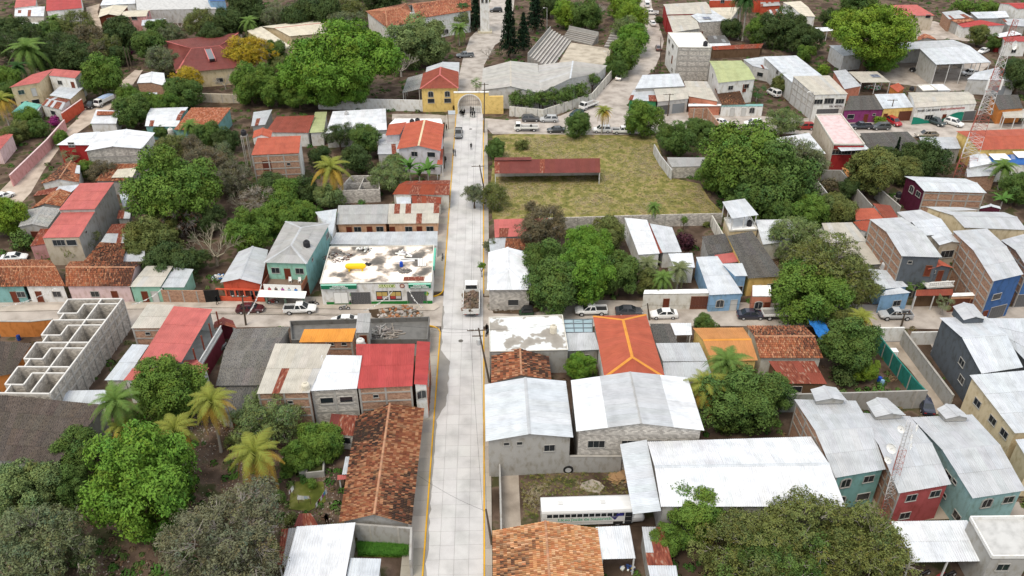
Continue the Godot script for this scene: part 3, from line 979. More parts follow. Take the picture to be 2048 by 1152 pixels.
# a crown of unit half-width, its middle at the origin: leafy lobes round a hollow middle
func crown_mesh(kind: String, sd: int) -> ArrayMesh:
	var key := "crown_%s_%d" % [kind, sd]
	if cache.has(key):
		return cache[key]
	rng.seed = hash(key)
	var spec: Array = {
		# lobes, lobe radius, spread, flatten, height, leaves per lobe, leaf size, twigs, looseness
		"round": [52, 0.27, 0.8, 0.88, 0.84, 660, 0.031, 0, 0.14],
		"dense": [90, 0.2, 0.84, 0.9, 0.84, 480, 0.025, 0, 0.1],
		"wide": [110, 0.2, 0.86, 0.45, 0.56, 440, 0.022, 40, 0.2],
		"wispy": [100, 0.2, 0.84, 0.8, 0.74, 360, 0.019, 420, 0.35],
		"thorn": [110, 0.17, 0.88, 0.85, 0.7, 330, 0.017, 1300, 0.35],
		"dry": [50, 0.2, 0.82, 0.7, 0.66, 60, 0.02, 900, 0.5],
		"shrub": [16, 0.38, 0.62, 0.85, 0.7, 150, 0.07, 0, 0.25],
		"small": [20, 0.3, 0.72, 0.8, 0.8, 170, 0.055, 0, 0.3],
	}[kind]
	var mb := MB.new()
	var lobes := []
	for k in spec[0]:
		var d := rdir()
		d.y = d.y * 0.85 + 0.12
		d = d.normalized()
		var rad: float = spec[2] * (rng.randf_range(0.82, 1.0) if k > spec[0] * 0.15 else rng.randf_range(0.2, 0.7))
		var wob := 1.0 + 0.17 * sin(d.x * 4.0 + sd * 1.7) + 0.15 * cos(d.z * 5.0 + sd)
		var p := Vector3(d.x, d.y * spec[4], d.z) * rad * wob
		lobes.append([p, spec[1] * rng.randf_range(0.6, 1.3), rng.randf_range(0.72, 1.24), rng.randf_range(-0.12, 0.18)])
	for lb in lobes:
		var c: Vector3 = lb[0]
		var r: float = lb[1]
		# sprays of a few leaves each, standing proud or sunk in
		for k in int(spec[5] * r / spec[1] / 6.0):
			var d := rdir()
			if d.y < -0.55 and c.y > -0.1:
				d.y = -d.y
			var p := c + Vector3(d.x, d.y * spec[3], d.z) * r * (1.0 + rng.randfn() * 0.11 + rng.randfn() * float(spec[8]) * 0.4)
			var hid := false
			for m in 6:
				var other: Array = lobes[rng.randi() % lobes.size()]
				if p.distance_squared_to(other[0]) < other[1] * other[1] * 0.4 and other != lb:
					hid = true
					break
			if hid:
				continue
			var f: float = lb[2] * rng.randf_range(0.66, 1.36)
			var yel: float = lb[3] + rng.randf_range(-0.1, 0.14)
			var face := (d + rdir() * 0.6 + Vector3.UP * 0.3).normalized()
			for m in 6:
				var nn := (face + rdir() * 0.55).normalized()
				var g := f * rng.randf_range(0.85, 1.15)
				leaf(mb, p + rdir() * float(spec[6]) * 1.9, nn, (d * 0.35 + nn * 0.8).normalized(), spec[6] * rng.randf_range(0.75, 1.2), Color(g * (1.0 + yel * 1.6), g * (1.0 + yel * 0.4), g * (1.0 - yel * 0.6)))
	var m := mb.mesh()
	if spec[7] > 0:
		var tw := MB.new()
		for k in spec[7]:
			var lb: Array = lobes[rng.randi() % lobes.size()]
			var c: Vector3 = lb[0]
			var a := c * rng.randf_range(0.75, 0.95) + rdir() * 0.03
			var d := (c.normalized() + rdir() * 0.8).normalized()
			var b: Vector3 = a + d * lb[1] * rng.randf_range(0.7, 1.5)
			var mid := a.lerp(b, 0.5) + rdir() * 0.03
			var g := rng.randf_range(0.7, 1.3)
			tw.tube([a, mid, b], [0.009, 0.006, 0.002], 3, Color(g, g * 0.97, g * 0.92))
		cache[key + "_twig"] = tw.mesh()
	cache[key] = m
	return m

func branches(mb: MB, a: Vector3, d: Vector3, l: float, r: float, depth: int, spread: float, ends: Array) -> void:
	var b := a + d * l
	var mid := a.lerp(b, 0.5) + rdir() * l * 0.07
	var g := rng.randf_range(0.85, 1.15)
	mb.tube([a, mid, b], [r, r * 0.84, r * 0.7], 5 if depth > 2 else 3, Color(g, g, g))
	if depth == 0:
		ends.append(b)
		return
	var n := 3 if depth > 1 and rng.randf() < 0.7 else 2
	for k in n:
		var dd := (d + rdir() * spread + Vector3.UP * 0.12).normalized()
		branches(mb, b - d * l * 0.02, dd, l * rng.randf_range(0.6, 0.85), r * 0.62, depth - 1, spread, ends)

func trunk_mesh(sd: int) -> ArrayMesh:
	var key := "trunk_%d" % sd
	if cache.has(key):
		return cache[key]
	rng.seed = hash(key)
	var mb := MB.new()
	mb.tube([Vector3.ZERO, Vector3(0.02, 0.25, 0.01), Vector3(0.01, 0.5, -0.02)], [0.075, 0.052, 0.045], 8)
	for k in 5:
		var a := TAU * (k + rng.randf() * 0.6) / 5
		var d := Vector3(cos(a) * 0.75, 0.8, sin(a) * 0.75).normalized()
		var p := Vector3(0.01, 0.46, -0.02)
		var e := p + d * 0.34
		mb.tube([p, p.lerp(e, 0.5) + rdir() * 0.03, e], [0.036, 0.028, 0.018], 5)
		for m in 2:
			var f := e + (d + rdir() * 0.7).normalized() * 0.22
			mb.tube([e, f], [0.017, 0.008], 4)
	cache[key] = mb.mesh()
	return cache[key]

func tree(r: Array) -> void:
	# name, label, group, kind, tint, x, z, half-width, centre height, variant
	var kind: String = r[3]
	var R: float = r[7]
	var hc: float = r[8]
	var sd: int = r[9]
	rng.seed = hash(r[1])
	var yaw := rng.randf() * TAU
	var root := thing(r[0], r[1], "shrub" if r[0].contains("shrub") or r[0].contains("bush") else "tree", Vector3(r[5], 0, r[6]), 0.0, r[2])
	if kind == "bare":
		rng.seed = hash("bare%d" % sd)
		var key := "bare_%d" % sd
		if not cache.has(key):
			var mb := MB.new()
			var ends := []
			for k in 5:
				branches(mb, Vector3(0, 0.28, 0), (Vector3(cos(k * 1.3), 0.9, sin(k * 1.3)) + rdir() * 0.3).normalized(), 0.36, 0.03, 5, 0.62, ends)
			var st := MB.new()
			st.tube([Vector3.ZERO, Vector3(0.01, 0.15, 0.0), Vector3(0, 0.3, 0)], [0.06, 0.048, 0.042], 7)
			cache[key] = [st.mesh(), mb.mesh()]
		var sc := Basis.from_scale(Vector3(R, R * 1.0, R))
		part(root, "trunk", cache[key][0], M["bark_" + r[4]], Vector3.ZERO, Basis(Vector3.UP, yaw) * sc)
		part(root, "branches", cache[key][1], M["bark_" + r[4]], Vector3.ZERO, Basis(Vector3.UP, yaw) * sc)
		return
	var key2 := kind
	var m := crown_mesh(key2, sd)
	rng.seed = hash(r[1])
	var ba := Basis(Vector3.UP, yaw) * Basis.from_scale(Vector3(R * rng.randf_range(0.93, 1.05), R * rng.randf_range(0.9, 1.05), R * rng.randf_range(0.93, 1.05)))
	var hgt := maxf(hc, 0.5)
	part(root, "trunk", trunk_mesh(sd % 3), M.bark_brown, Vector3.ZERO, Basis(Vector3.UP, yaw) * Basis.from_scale(Vector3(R * 1.25, hgt * 1.05, R * 1.25)))
	var cr := part(root, "crown", m, M["leaf_" + r[4]], Vector3(0, hc, 0), ba)
	if cache.has("crown_%s_%d_twig" % [kind, sd]):
		part(cr, "twigs", cache["crown_%s_%d_twig" % [kind, sd]], M.bark_grey if kind != "wide" else M.bark_brown).set_meta("kind", "stuff")

func frond_mesh(n: int, droop: float, wide: float, sd: int) -> ArrayMesh:
	var key := "frond_%d_%.2f_%.2f_%d" % [n, droop, wide, sd]
	if cache.has(key):
		return cache[key]
	rng.seed = hash(key)
	var mb := MB.new()
	var pts := []
	for k in 9:
		var s := k / 8.0
		pts.append(Vector3(s * (1 - 0.25 * droop * s), 0.42 * s * (1 - s) * 1.6 + 0.22 * s - droop * s * s * 0.75, 0))
	var rad := []
	for k in 9:
		rad.append(lerpf(0.016, 0.003, k / 8.0))
	mb.tube(pts, rad, 4, Color(1.35, 1.3, 0.8))
	for k in n:
		var s := 0.1 + 0.89 * k / (n - 1.0)
		var q := s * 8
		var j := mini(int(q), 7)
		var p: Vector3 = pts[j].lerp(pts[j + 1], q - j)
		var d: Vector3 = (pts[j + 1] - pts[j]).normalized()
		var l := wide * sin(PI * (0.12 + 0.8 * s)) * rng.randf_range(0.85, 1.1)
		for side: float in [-1.0, 1.0]:
			var e := p + (d * 0.55 + Vector3(0, -0.35 * droop - rng.randf() * 0.3, side)).normalized() * l
			var w := d * 0.011
			var g := rng.randf_range(0.75, 1.25)
			mb.quad(p - w, p + w, e + w * 0.4, e - w * 0.4, Color(g * (1 + 0.5 * s * s), g, g * 0.9))
	cache[key] = mb.mesh()
	return cache[key]

func palm(r: Array) -> void:
	# name, label, group, kind, tint, x, z, frond length, trunk height, seed
	var L: float = r[7]
	var H: float = r[8]
	rng.seed = hash(r[1])
	var root := thing(r[0], r[1], "banana plant" if r[3] == "banana" else "palm", Vector3(r[5], 0, r[6]), 0.0, r[2])
	var lean := Vector3(rng.randf_range(-0.06, 0.06), 0, rng.randf_range(-0.06, 0.06)) * H
	var top := Vector3(lean.x, H, lean.z)
	var mb := MB.new()
	var thick := 0.28 if r[3] == "royal" else 0.17
	mb.tube([Vector3.ZERO, Vector3(lean.x * 0.2, H * 0.15, lean.z * 0.2), Vector3(lean.x * 0.5, H * 0.5, lean.z * 0.5), top], [thick * 1.35, thick, thick * 0.9, thick * 0.75], 8, Color(0.9, 0.9, 0.9) if r[3] != "royal" else Color(1.5, 1.5, 1.5))
	part(root, "trunk", mb.mesh(), M.bark_grey)
	if r[3] == "royal":
		var cs := MB.new()
		cs.tube([top, top + Vector3.UP * 1.5], [0.26, 0.12], 8, Color(0.05, 0.14, 0.03))
		part(root, "crownshaft", cs.mesh(), M.paint)
		top += Vector3.UP * 1.4
	var tm: Material = M["leaf_" + r[4]]
	if r[3] == "banana" or r[3] == "fan":
		var bl := MB.new()
		if r[3] == "banana":
			for k in 6:
				var s := k / 6.0
				var e := (k + 1) / 6.0
				var w0 := 0.13 * sin(PI * (0.12 + 0.85 * s))
				var w1 := 0.13 * sin(PI * (0.12 + 0.85 * e)) if k < 5 else 0.01
				var a := Vector3(s, 0.75 * s - 0.85 * s * s, 0)
				var b := Vector3(e, 0.75 * e - 0.85 * e * e, 0)
				bl.quad(a, b, b + Vector3(0, -0.03, -w1), a + Vector3(0, -0.03, -w0))
				bl.quad(a + Vector3(0, -0.03, w0), b + Vector3(0, -0.03, w1), b, a, Color(0.85, 0.9, 0.8))
		else:
			bl.tube([Vector3.ZERO, Vector3(0.5, 0.1, 0)], [0.015, 0.01], 3)
			for k in 11:
				var a := (k - 5) * 0.24
				var e := Vector3(0.5 + cos(a) * 0.5, 0.1 - 0.22 * absf(a) * 0.5 - 0.1, sin(a) * 0.5)
				var w := Vector3(-sin(a), 0, cos(a)) * 0.045
				var g := rng.randf_range(0.8, 1.2)
				bl.quad(Vector3(0.5, 0.1, 0) - w * 0.2, e - w * 0.5, e + w * 0.5, Vector3(0.5, 0.1, 0) + w * 0.2, Color(g, g, g))
		var bm := bl.mesh()
		var nn := 9 if r[3] == "banana" else 18
		for k in nn:
			var el := rng.randf_range(0.25, 0.9) if r[3] == "banana" else rng.randf_range(-0.4, 0.9)
			var b := Basis(Vector3.UP, TAU * k / nn + rng.randf() * 0.5) * Basis(Vector3.BACK, el) * Basis.from_scale(Vector3.ONE * L * rng.randf_range(0.8, 1.1))
			part(root, "leaf", bm, tm, top, b)
		return
	var n := 28
	for k in n:
		var young := k % 3
		var me := frond_mesh(46, [0.7, 1.05, 1.5][young], 0.23, k % 2)
		var el: float = [0.75, 0.3, -0.1][young] + rng.randf_range(-0.15, 0.15)
		var b: Basis = Basis(Vector3.UP, TAU * k * 0.382 + rng.randf() * 0.3) * Basis(Vector3.BACK, el) * Basis.from_scale(Vector3.ONE * L * rng.randf_range(0.85, 1.1))
		var mm := tm
		if r[4] == "palmgold":
			mm = M.leaf_palmgold if young == 2 or (young == 1 and rng.randf() < 0.3) else M.leaf_palmlight
		part(root, "frond", me, mm, top, b)
	if r[3] == "coco":
		for k in 7:
			var cb := MB.new()
			cb.lathe(Vector3.ZERO, [Vector2(0.01, -0.14), Vector2(0.1, -0.09), Vector2(0.12, 0.0), Vector2(0.09, 0.09), Vector2(0.01, 0.13)], 7, Color(0.2, 0.13, 0.03))
			if not cache.has("coconut"):
				cache["coconut"] = cb.mesh()
			part(root, "coconut", cache["coconut"], M.paint, top + Vector3(cos(k * 0.9) * 0.26, -0.3, sin(k * 0.9) * 0.26))

func conifer(r: Array) -> void:
	var R: float = r[7]
	var H: float = r[8]
	var root := thing(r[0], r[1], "tree", Vector3(r[5], 0, r[6]), 0.0, r[2])
	if not cache.has("conifer"):
		rng.seed = 77
		var mb := MB.new()
		for k in 230:
			var s := pow(rng.randf(), 0.85)
			var y := 0.1 + 0.9 * s
			var l := (1.0 - s) * 0.95 + 0.06
			var a := rng.randf() * TAU
			var d := Vector3(cos(a), 0, sin(a))
			for m in 26:
				var q := rng.randf()
				var p := d * l * q + Vector3(0, y - q * q * 0.05 * l + rng.randf_range(-0.02, 0.02), 0) + Vector3(rng.randfn(), 0, rng.randfn()) * 0.05
				var g := rng.randf_range(0.6, 1.3)
				leaf(mb, p, (Vector3.UP + rdir() * 0.6).normalized(), (Vector3.UP * 0.5 + d).normalized(), 0.045, Color(g, g, g))
		# heights were laid out over one unit; squeeze leaves upright
		cache["conifer"] = mb.mesh()
		var st := MB.new()
		st.tube([Vector3.ZERO, Vector3(0, 1, 0)], [0.13, 0.02], 7)
		cache["conifer_trunk"] = st.mesh()
	part(root, "trunk", cache["conifer_trunk"], M.bark_brown, Vector3.ZERO, Basis.from_scale(Vector3(R, H, R)))
	part(root, "crown", cache["conifer"], M["leaf_" + r[4]], Vector3.ZERO, Basis(Vector3.UP, H * 3.3) * Basis.from_scale(Vector3(R, H, R)))

func plants(rows: Array) -> void:
	tinted("bark_brown", Color(0.1, 0.07, 0.05), 0.95, 0.2).vertex_color_use_as_albedo = true
	tinted("bark_grey", Color(0.4, 0.37, 0.33), 0.95, 0.2).vertex_color_use_as_albedo = true
	tinted("bark_pale", Color(0.3, 0.27, 0.2), 0.95, 0.2).vertex_color_use_as_albedo = true
	for e in [["bright", Color(0.125, 0.24, 0.032)], ["lime", Color(0.165, 0.26, 0.03)], ["mid", Color(0.115, 0.195, 0.034)], ["dark", Color(0.09, 0.15, 0.036)], ["deep", Color(0.064, 0.1, 0.032)],
			["olive", Color(0.14, 0.165, 0.05)], ["pale", Color(0.17, 0.23, 0.085)], ["grey", Color(0.14, 0.145, 0.085)], ["sage", Color(0.145, 0.175, 0.088)], ["brush", Color(0.14, 0.12, 0.07)], ["russet", Color(0.17, 0.095, 0.06)],
			["yellow", Color(0.42, 0.32, 0.03)], ["magenta", Color(0.26, 0.03, 0.16)], ["wine", Color(0.06, 0.02, 0.03)], ["palm", Color(0.11, 0.19, 0.045)], ["palmdark", Color(0.035, 0.09, 0.025)], ["palmgold", Color(0.38, 0.27, 0.05)], ["palmlight", Color(0.2, 0.23, 0.045)], ["banana", Color(0.08, 0.17, 0.035)], ["pine", Color(0.022, 0.05, 0.025)]]:
		leaf_mat(e[0], e[1])
	for e in rows:
		var r: Array = e.duplicate()
		r.insert(2, "palms and bananas" if e[2] in ["coco", "royal", "fan", "banana"] else "dark pines" if e[2] == "pine" else "%ss of the town" % e[0].replace("_", " "))
		if r[3] in ["coco", "royal", "fan", "banana"]:
			palm(r)
		elif r[3] == "pine":
			conifer(r)
		else:
			tree(r)

# ---------- vehicles: length along +X, on their wheels at y = 0 ----------
func loft(mb: MB, st: Array, col := Color.WHITE) -> void:
	# stations: x, bottom, shoulder, top, half-width at shoulder, half-width at top
	var rings := []
	for s in st:
		var x: float = s[0]
		rings.append([Vector3(x, s[1], s[4] * 0.93), Vector3(x, lerpf(s[1], s[2], 0.45), s[4]), Vector3(x, s[2], s[4]), Vector3(x, s[3], s[5]), Vector3(x, s[3] + 0.015, 0), Vector3(x, s[3], -s[5]), Vector3(x, s[2], -s[4]), Vector3(x, lerpf(s[1], s[2], 0.45), -s[4]), Vector3(x, s[1], -s[4] * 0.93)])
	for k in rings.size() - 1:
		var m: int = rings[k].size()
		for j in m:
			mb.quad(rings[k][j], rings[k + 1][j], rings[k + 1][(j + 1) % m], rings[k][(j + 1) % m], col)
	for e in [[rings[0], true], [rings[-1], false]]:
		var rg: Array = e[0]
		for j in range(1, rg.size() - 1):
			if e[1]:
				mb.tri(rg[0], rg[j], rg[j + 1], col)
			else:
				mb.tri(rg[0], rg[j + 1], rg[j], col)

func wheel_parts(root: Node, x: float, z: float, r := 0.34, w := 0.22) -> void:
	if not cache.has("tyre"):
		var a := MB.new()
		var b := MB.new()
		var prof := [Vector2(0.62, 0.5), Vector2(0.9, 0.5), Vector2(1.0, 0.38), Vector2(1.0, -0.38), Vector2(0.9, -0.5), Vector2(0.62, -0.5)]
		prof.reverse()
		a.lathe(Vector3.ZERO, prof, 14)
		b.lathe(Vector3.ZERO, [Vector2(0.62, -0.46), Vector2(0.62, 0.46)], 14)
		for k in 14:
			var q := TAU * k / 14
			var q2 := TAU * (k + 1) / 14
			for s in [-0.4, 0.4]:
				b.tri(Vector3(0, s, 0), Vector3(cos(q) * 0.62, s, sin(q) * 0.62), Vector3(cos(q2) * 0.62, s, sin(q2) * 0.62))
		cache["tyre"] = a.mesh()
		cache["rim"] = b.mesh()
	var o := Node3D.new()
	o.name = "wheel"
	root.add_child(o, true)
	o.transform = Transform3D(Basis(Vector3.RIGHT, PI / 2) * Basis.from_scale(Vector3(r, w, r)), Vector3(x, r, z))
	part(o, "tyre", cache["tyre"], M.tyre)
	part(o, "rim", cache["rim"], M.rim)

func cabin(root: Node, x0: float, x1: float, x2: float, x3: float, y0: float, y1: float, w0: float, w1: float, paint: Material, split := true) -> void:
	# belt from x0 (rear) to x3 (front), roof from x1 to x2
	var mb := MB.new()
	var b := [Vector3(x0, y0, w0), Vector3(x3, y0, w0), Vector3(x3, y0, -w0), Vector3(x0, y0, -w0)]
	var t := [Vector3(x1, y1, w1), Vector3(x2, y1, w1), Vector3(x2, y1, -w1), Vector3(x1, y1, -w1)]
	for k in 4:
		mb.quad(b[k], b[(k + 1) % 4], t[(k + 1) % 4], t[k])
	var m0 := Vector3((x1 + x2) * 0.5, y1 + 0.05, 0)
	for k in 4:
		mb.tri(t[k], t[(k + 1) % 4], m0)
	part(root, "cabin", mb.mesh(), paint)
	var panes := [["windshield", b[1], b[2], t[2], t[1], 0.9], ["rear_window", b[3], b[0], t[0], t[3], 0.86]]
	for s in [0, 1]:
		var pa: Vector3 = b[0] if s == 0 else b[2]
		var pb: Vector3 = b[1] if s == 0 else b[3]
		var pc: Vector3 = t[1] if s == 0 else t[3]
		var pd: Vector3 = t[0] if s == 0 else t[2]
		if split:
			panes.append(["side_window", pa, pa.lerp(pb, 0.49), pd.lerp(pc, 0.48), pd, 0.84])
			panes.append(["side_window", pa.lerp(pb, 0.51), pb, pc, pd.lerp(pc, 0.52), 0.84])
		else:
			panes.append(["side_window", pa, pb, pc, pd, 0.84])
	for e in panes:
		var c: Vector3 = (e[1] + e[2] + e[3] + e[4]) * 0.25
		var nn: Vector3 = (e[2] - e[1]).cross(e[4] - e[1]).normalized() * 0.012
		var g := MB.new()
		g.quad(c.lerp(e[1], e[5]) + nn, c.lerp(e[2], e[5]) + nn, c.lerp(e[3], e[5]) + nn, c.lerp(e[4], e[5]) + nn)
		part(root, e[0], g.mesh(), M.glass)

func lights(root: Node, xf: float, xr: float, y: float, w: float) -> void:
	for s: float in [-1.0, 1.0]:
		var a := MB.new()
		a.box(Vector3.ZERO, Vector3(0.12, 0.15, 0.32))
		part(root, "headlight", a.mesh(), M.lamp, Vector3(xf, y, s * w))
		part(root, "taillight", a.mesh(), M.tail, Vector3(xr, y + 0.08, s * w))

func vehicle(r: Array) -> void:
	# name, label, category, kind, colour, x, z, heading in degrees (0 = +X, 90 = -Z)
	var root := thing(r[0], r[1], r[2], Vector3(r[5], 0.05, r[6]), deg_to_rad(r[7]), "vehicles in the streets and yards")
	var k: String = r[3]
	var col: Color = r[4]
	var paint := car_mat("%02x%02x%02x" % [int(col.r * 255), int(col.g * 255), int(col.b * 255)], col)
	var mb := MB.new()
	match k:
		"sedan":
			loft(mb, [[-2.25, 0.38, 0.6, 0.78, 0.74, 0.66], [-2.12, 0.28, 0.7, 0.94, 0.84, 0.76], [-1.4, 0.24, 0.75, 0.99, 0.88, 0.8], [0.0, 0.22, 0.74, 0.96, 0.89, 0.82], [0.95, 0.24, 0.72, 0.93, 0.88, 0.8], [1.9, 0.27, 0.64, 0.78, 0.83, 0.72], [2.22, 0.36, 0.52, 0.62, 0.7, 0.58]])
			part(root, "body", mb.mesh(), paint)
			cabin(root, -1.7, -0.95, 0.35, 1.15, 0.93, 1.42, 0.8, 0.6, paint)
			lights(root, 2.12, -2.2, 0.58, 0.56)
			for e in [[-1.35, 0.78], [-1.35, -0.78], [1.38, 0.78], [1.38, -0.78]]:
				wheel_parts(root, e[0], e[1], 0.32)
		"suv", "van":
			var van := k == "van"
			loft(mb, [[-2.25, 0.42, 0.7, 1.0, 0.8, 0.76], [-2.1, 0.32, 0.8, 1.06, 0.88, 0.82], [0.0, 0.28, 0.82, 1.04, 0.91, 0.84], [1.1, 0.3, 0.8, 1.02, 0.9, 0.82], [2.0, 0.32, 0.74, 0.92, 0.85, 0.74], [2.28, 0.4, 0.6, 0.7, 0.74, 0.62]])
			part(root, "body", mb.mesh(), paint)
			cabin(root, -2.2, -1.95 if van else -1.75, 1.0 if van else 0.45, 1.9 if van else 1.25, 1.03, 1.9 if van else 1.68, 0.83, 0.74 if van else 0.64, paint)
			lights(root, 2.16, -2.22, 0.68, 0.6)
			for e in [[-1.35, 0.8], [-1.35, -0.8], [1.4, 0.8], [1.4, -0.8]]:
				wheel_parts(root, e[0], e[1], 0.36)
		"pickup":
			loft(mb, [[-0.75, 0.42, 0.78, 1.02, 0.89, 0.82], [0.3, 0.4, 0.8, 1.03, 0.9, 0.82], [1.2, 0.4, 0.8, 1.04, 0.9, 0.82], [2.25, 0.42, 0.78, 0.96, 0.86, 0.74], [2.62, 0.5, 0.66, 0.78, 0.76, 0.64]])
			part(root, "body", mb.mesh(), paint)
			var bed := MB.new()
			bed.box(Vector3(-1.66, 0.6, 0), Vector3(1.86, 0.3, 1.7))
			for s: float in [-1.0, 1.0]:
				bed.box(Vector3(-1.66, 0.86, s * 0.85), Vector3(1.88, 0.5, 0.09))
			bed.box(Vector3(-2.6, 0.84, 0), Vector3(0.08, 0.52, 1.6))
			bed.box(Vector3(-0.79, 0.84, 0), Vector3(0.08, 0.5, 1.6))
			part(root, "bed", bed.mesh(), paint)
			var ln := MB.new()
			ln.box(Vector3(-1.68, 0.765, 0), Vector3(1.72, 0.03, 1.58))
			part(root, "bed_liner", ln.mesh(), M.plastic_black)
			cabin(root, -0.75, -0.55, 0.55, 1.35, 1.02, 1.72, 0.82, 0.66, paint)
			lights(root, 2.5, -2.62, 0.74, 0.66)
			for e in [[-1.65, 0.82], [-1.65, -0.82], [1.6, 0.82], [1.6, -0.82]]:
				wheel_parts(root, e[0], e[1], 0.39, 0.26)
		"flatbed", "boxtruck", "dump":
			var big := 1.35 if k == "dump" else 1.0
			loft(mb, [[1.3 * big, 0.5, 1.0, 1.25 * big, 0.9 * big, 0.88 * big], [2.7 * big, 0.5, 1.0, 1.25 * big, 0.9 * big, 0.86 * big], [2.85 * big, 0.55, 0.9, 1.1 * big, 0.86 * big, 0.82 * big]])
			part(root, "cab", mb.mesh(), paint)
			cabin(root, 1.3 * big, 1.35 * big, 2.45 * big, 2.75 * big, 1.24 * big, 2.05 * big, 0.86 * big, 0.76 * big, paint, false)
			lights(root, 2.84 * big, -2.9 * big, 0.8, 0.7 * big)
			var ch := MB.new()
			ch.box(Vector3(-0.8 * big, 0.65, 0), Vector3(4.2 * big, 0.22, 0.9))
			part(root, "chassis", ch.mesh(), M.plastic_black)
			var bd := MB.new()
			var bw := 0.98 * big
			var bh := 0.36 if k == "flatbed" else 0.95
			bd.box(Vector3(-0.85 * big, 0.85, 0), Vector3(4.1 * big, 0.12, bw * 2), Color(0.25, 0.24, 0.23))
			for s: float in [-1.0, 1.0]:
				bd.box(Vector3(-0.85 * big, 0.9 + bh * 0.5, s * bw), Vector3(4.1 * big, bh, 0.08), C.white)
			bd.box(Vector3(-2.92 * big, 0.9 + bh * 0.5, 0), Vector3(0.08, bh, bw * 1.95), Color(0.62, 0.62, 0.6))
			bd.box(Vector3(1.2 * big, 0.9 + bh * 0.6, 0), Vector3(0.08, bh * 1.2, bw * 1.95), Color(0.62, 0.62, 0.6))
			part(root, "bed", bd.mesh(), M.paint)
			if k == "boxtruck":
				var tp := MB.new()
				loft(tp, [[-2.85, 0.95, 1.7, 2.0, 0.92, 0.7], [-1.0, 0.95, 1.8, 2.15, 0.93, 0.72], [1.1, 0.95, 1.75, 2.1, 0.92, 0.7]], Color(0.35, 0.45, 0.62))
				part(root, "tarpaulin", tp.mesh(), M.paint)
			if k == "dump":
				rng.seed = 5
				var ld := MB.new()
				for a in 9:
					for b in 6:
						var x := -2.8 * big + a * 0.6
						var z := -1.2 + b * 0.42
						ld.box(Vector3(x + rng.randf() * 0.3, 1.35 + rng.randf() * 0.35, z + rng.randf() * 0.2), Vector3(0.75, 0.4, 0.55) * rng.randf_range(0.7, 1.2), vary(Color(0.16, 0.12, 0.09), 0.4), Basis(rdir(), rng.randf() * 3))
				part(root, "rubble_load", ld.mesh(), M.clay)
			for e in [[-1.9 * big, 0.8 * big], [-1.9 * big, -0.8 * big], [2.0 * big, 0.8 * big], [2.0 * big, -0.8 * big]]:
				wheel_parts(root, e[0], e[1], 0.4 * big, 0.3)
		"tuktuk":
			loft(mb, [[-1.2, 0.35, 0.7, 0.95, 0.62, 0.6], [0.2, 0.3, 0.6, 0.75, 0.62, 0.6], [0.8, 0.32, 0.7, 0.95, 0.45, 0.4], [1.15, 0.4, 0.6, 0.8, 0.2, 0.16]])
			part(root, "body", mb.mesh(), paint)
			cabin(root, -1.15, -1.05, 0.35, 0.8, 0.9, 1.65, 0.6, 0.56, M.plastic_black, false)
			wheel_parts(root, 0.95, 0.0, 0.25, 0.14)
			wheel_parts(root, -0.8, 0.55, 0.25, 0.14)
			wheel_parts(root, -0.8, -0.55, 0.25, 0.14)
		"moto":
			mb.tube([Vector3(-0.75, 0.72, 0), Vector3(-0.3, 0.72, 0), Vector3(0.05, 0.8, 0), Vector3(0.35, 0.86, 0), Vector3(0.5, 0.8, 0)], [0.05, 0.11, 0.13, 0.15, 0.04], 8)
			mb.box(Vector3(0.0, 0.45, 0), Vector3(0.5, 0.35, 0.24))
			part(root, "body", mb.mesh(), paint)
			var hb := MB.new()
			hb.tube([Vector3(0.62, 0.3, 0), Vector3(0.45, 0.95, 0)], [0.04, 0.04], 5)
			hb.tube([Vector3(0.4, 1.0, -0.36), Vector3(0.48, 0.98, 0), Vector3(0.4, 1.0, 0.36)], [0.025, 0.025, 0.025], 5)
			part(root, "handlebar", hb.mesh(), M.plastic_black)
			wheel_parts(root, 0.65, 0.0, 0.3, 0.1)
			wheel_parts(root, -0.6, 0.0, 0.3, 0.12)

func text_on(parent: Node, nm: String, s: String, size: float, at: Vector3, ba: Basis, col: Color, font := "Droid Sans", deep := 0.03) -> void:
	var tm := TextMesh.new()
	var f := SystemFont.new()
	f.font_names = PackedStringArray([font])
	f.font_weight = 700
	tm.font = f
	tm.font_size = 32
	tm.pixel_size = size / 24.0
	tm.depth = deep
	tm.text = s
	var key := "ink_%s" % col.to_html()
	if not M.has(key):
		tinted(key, col, 0.6)
	part(parent, nm, tm, M[key], at, ba)

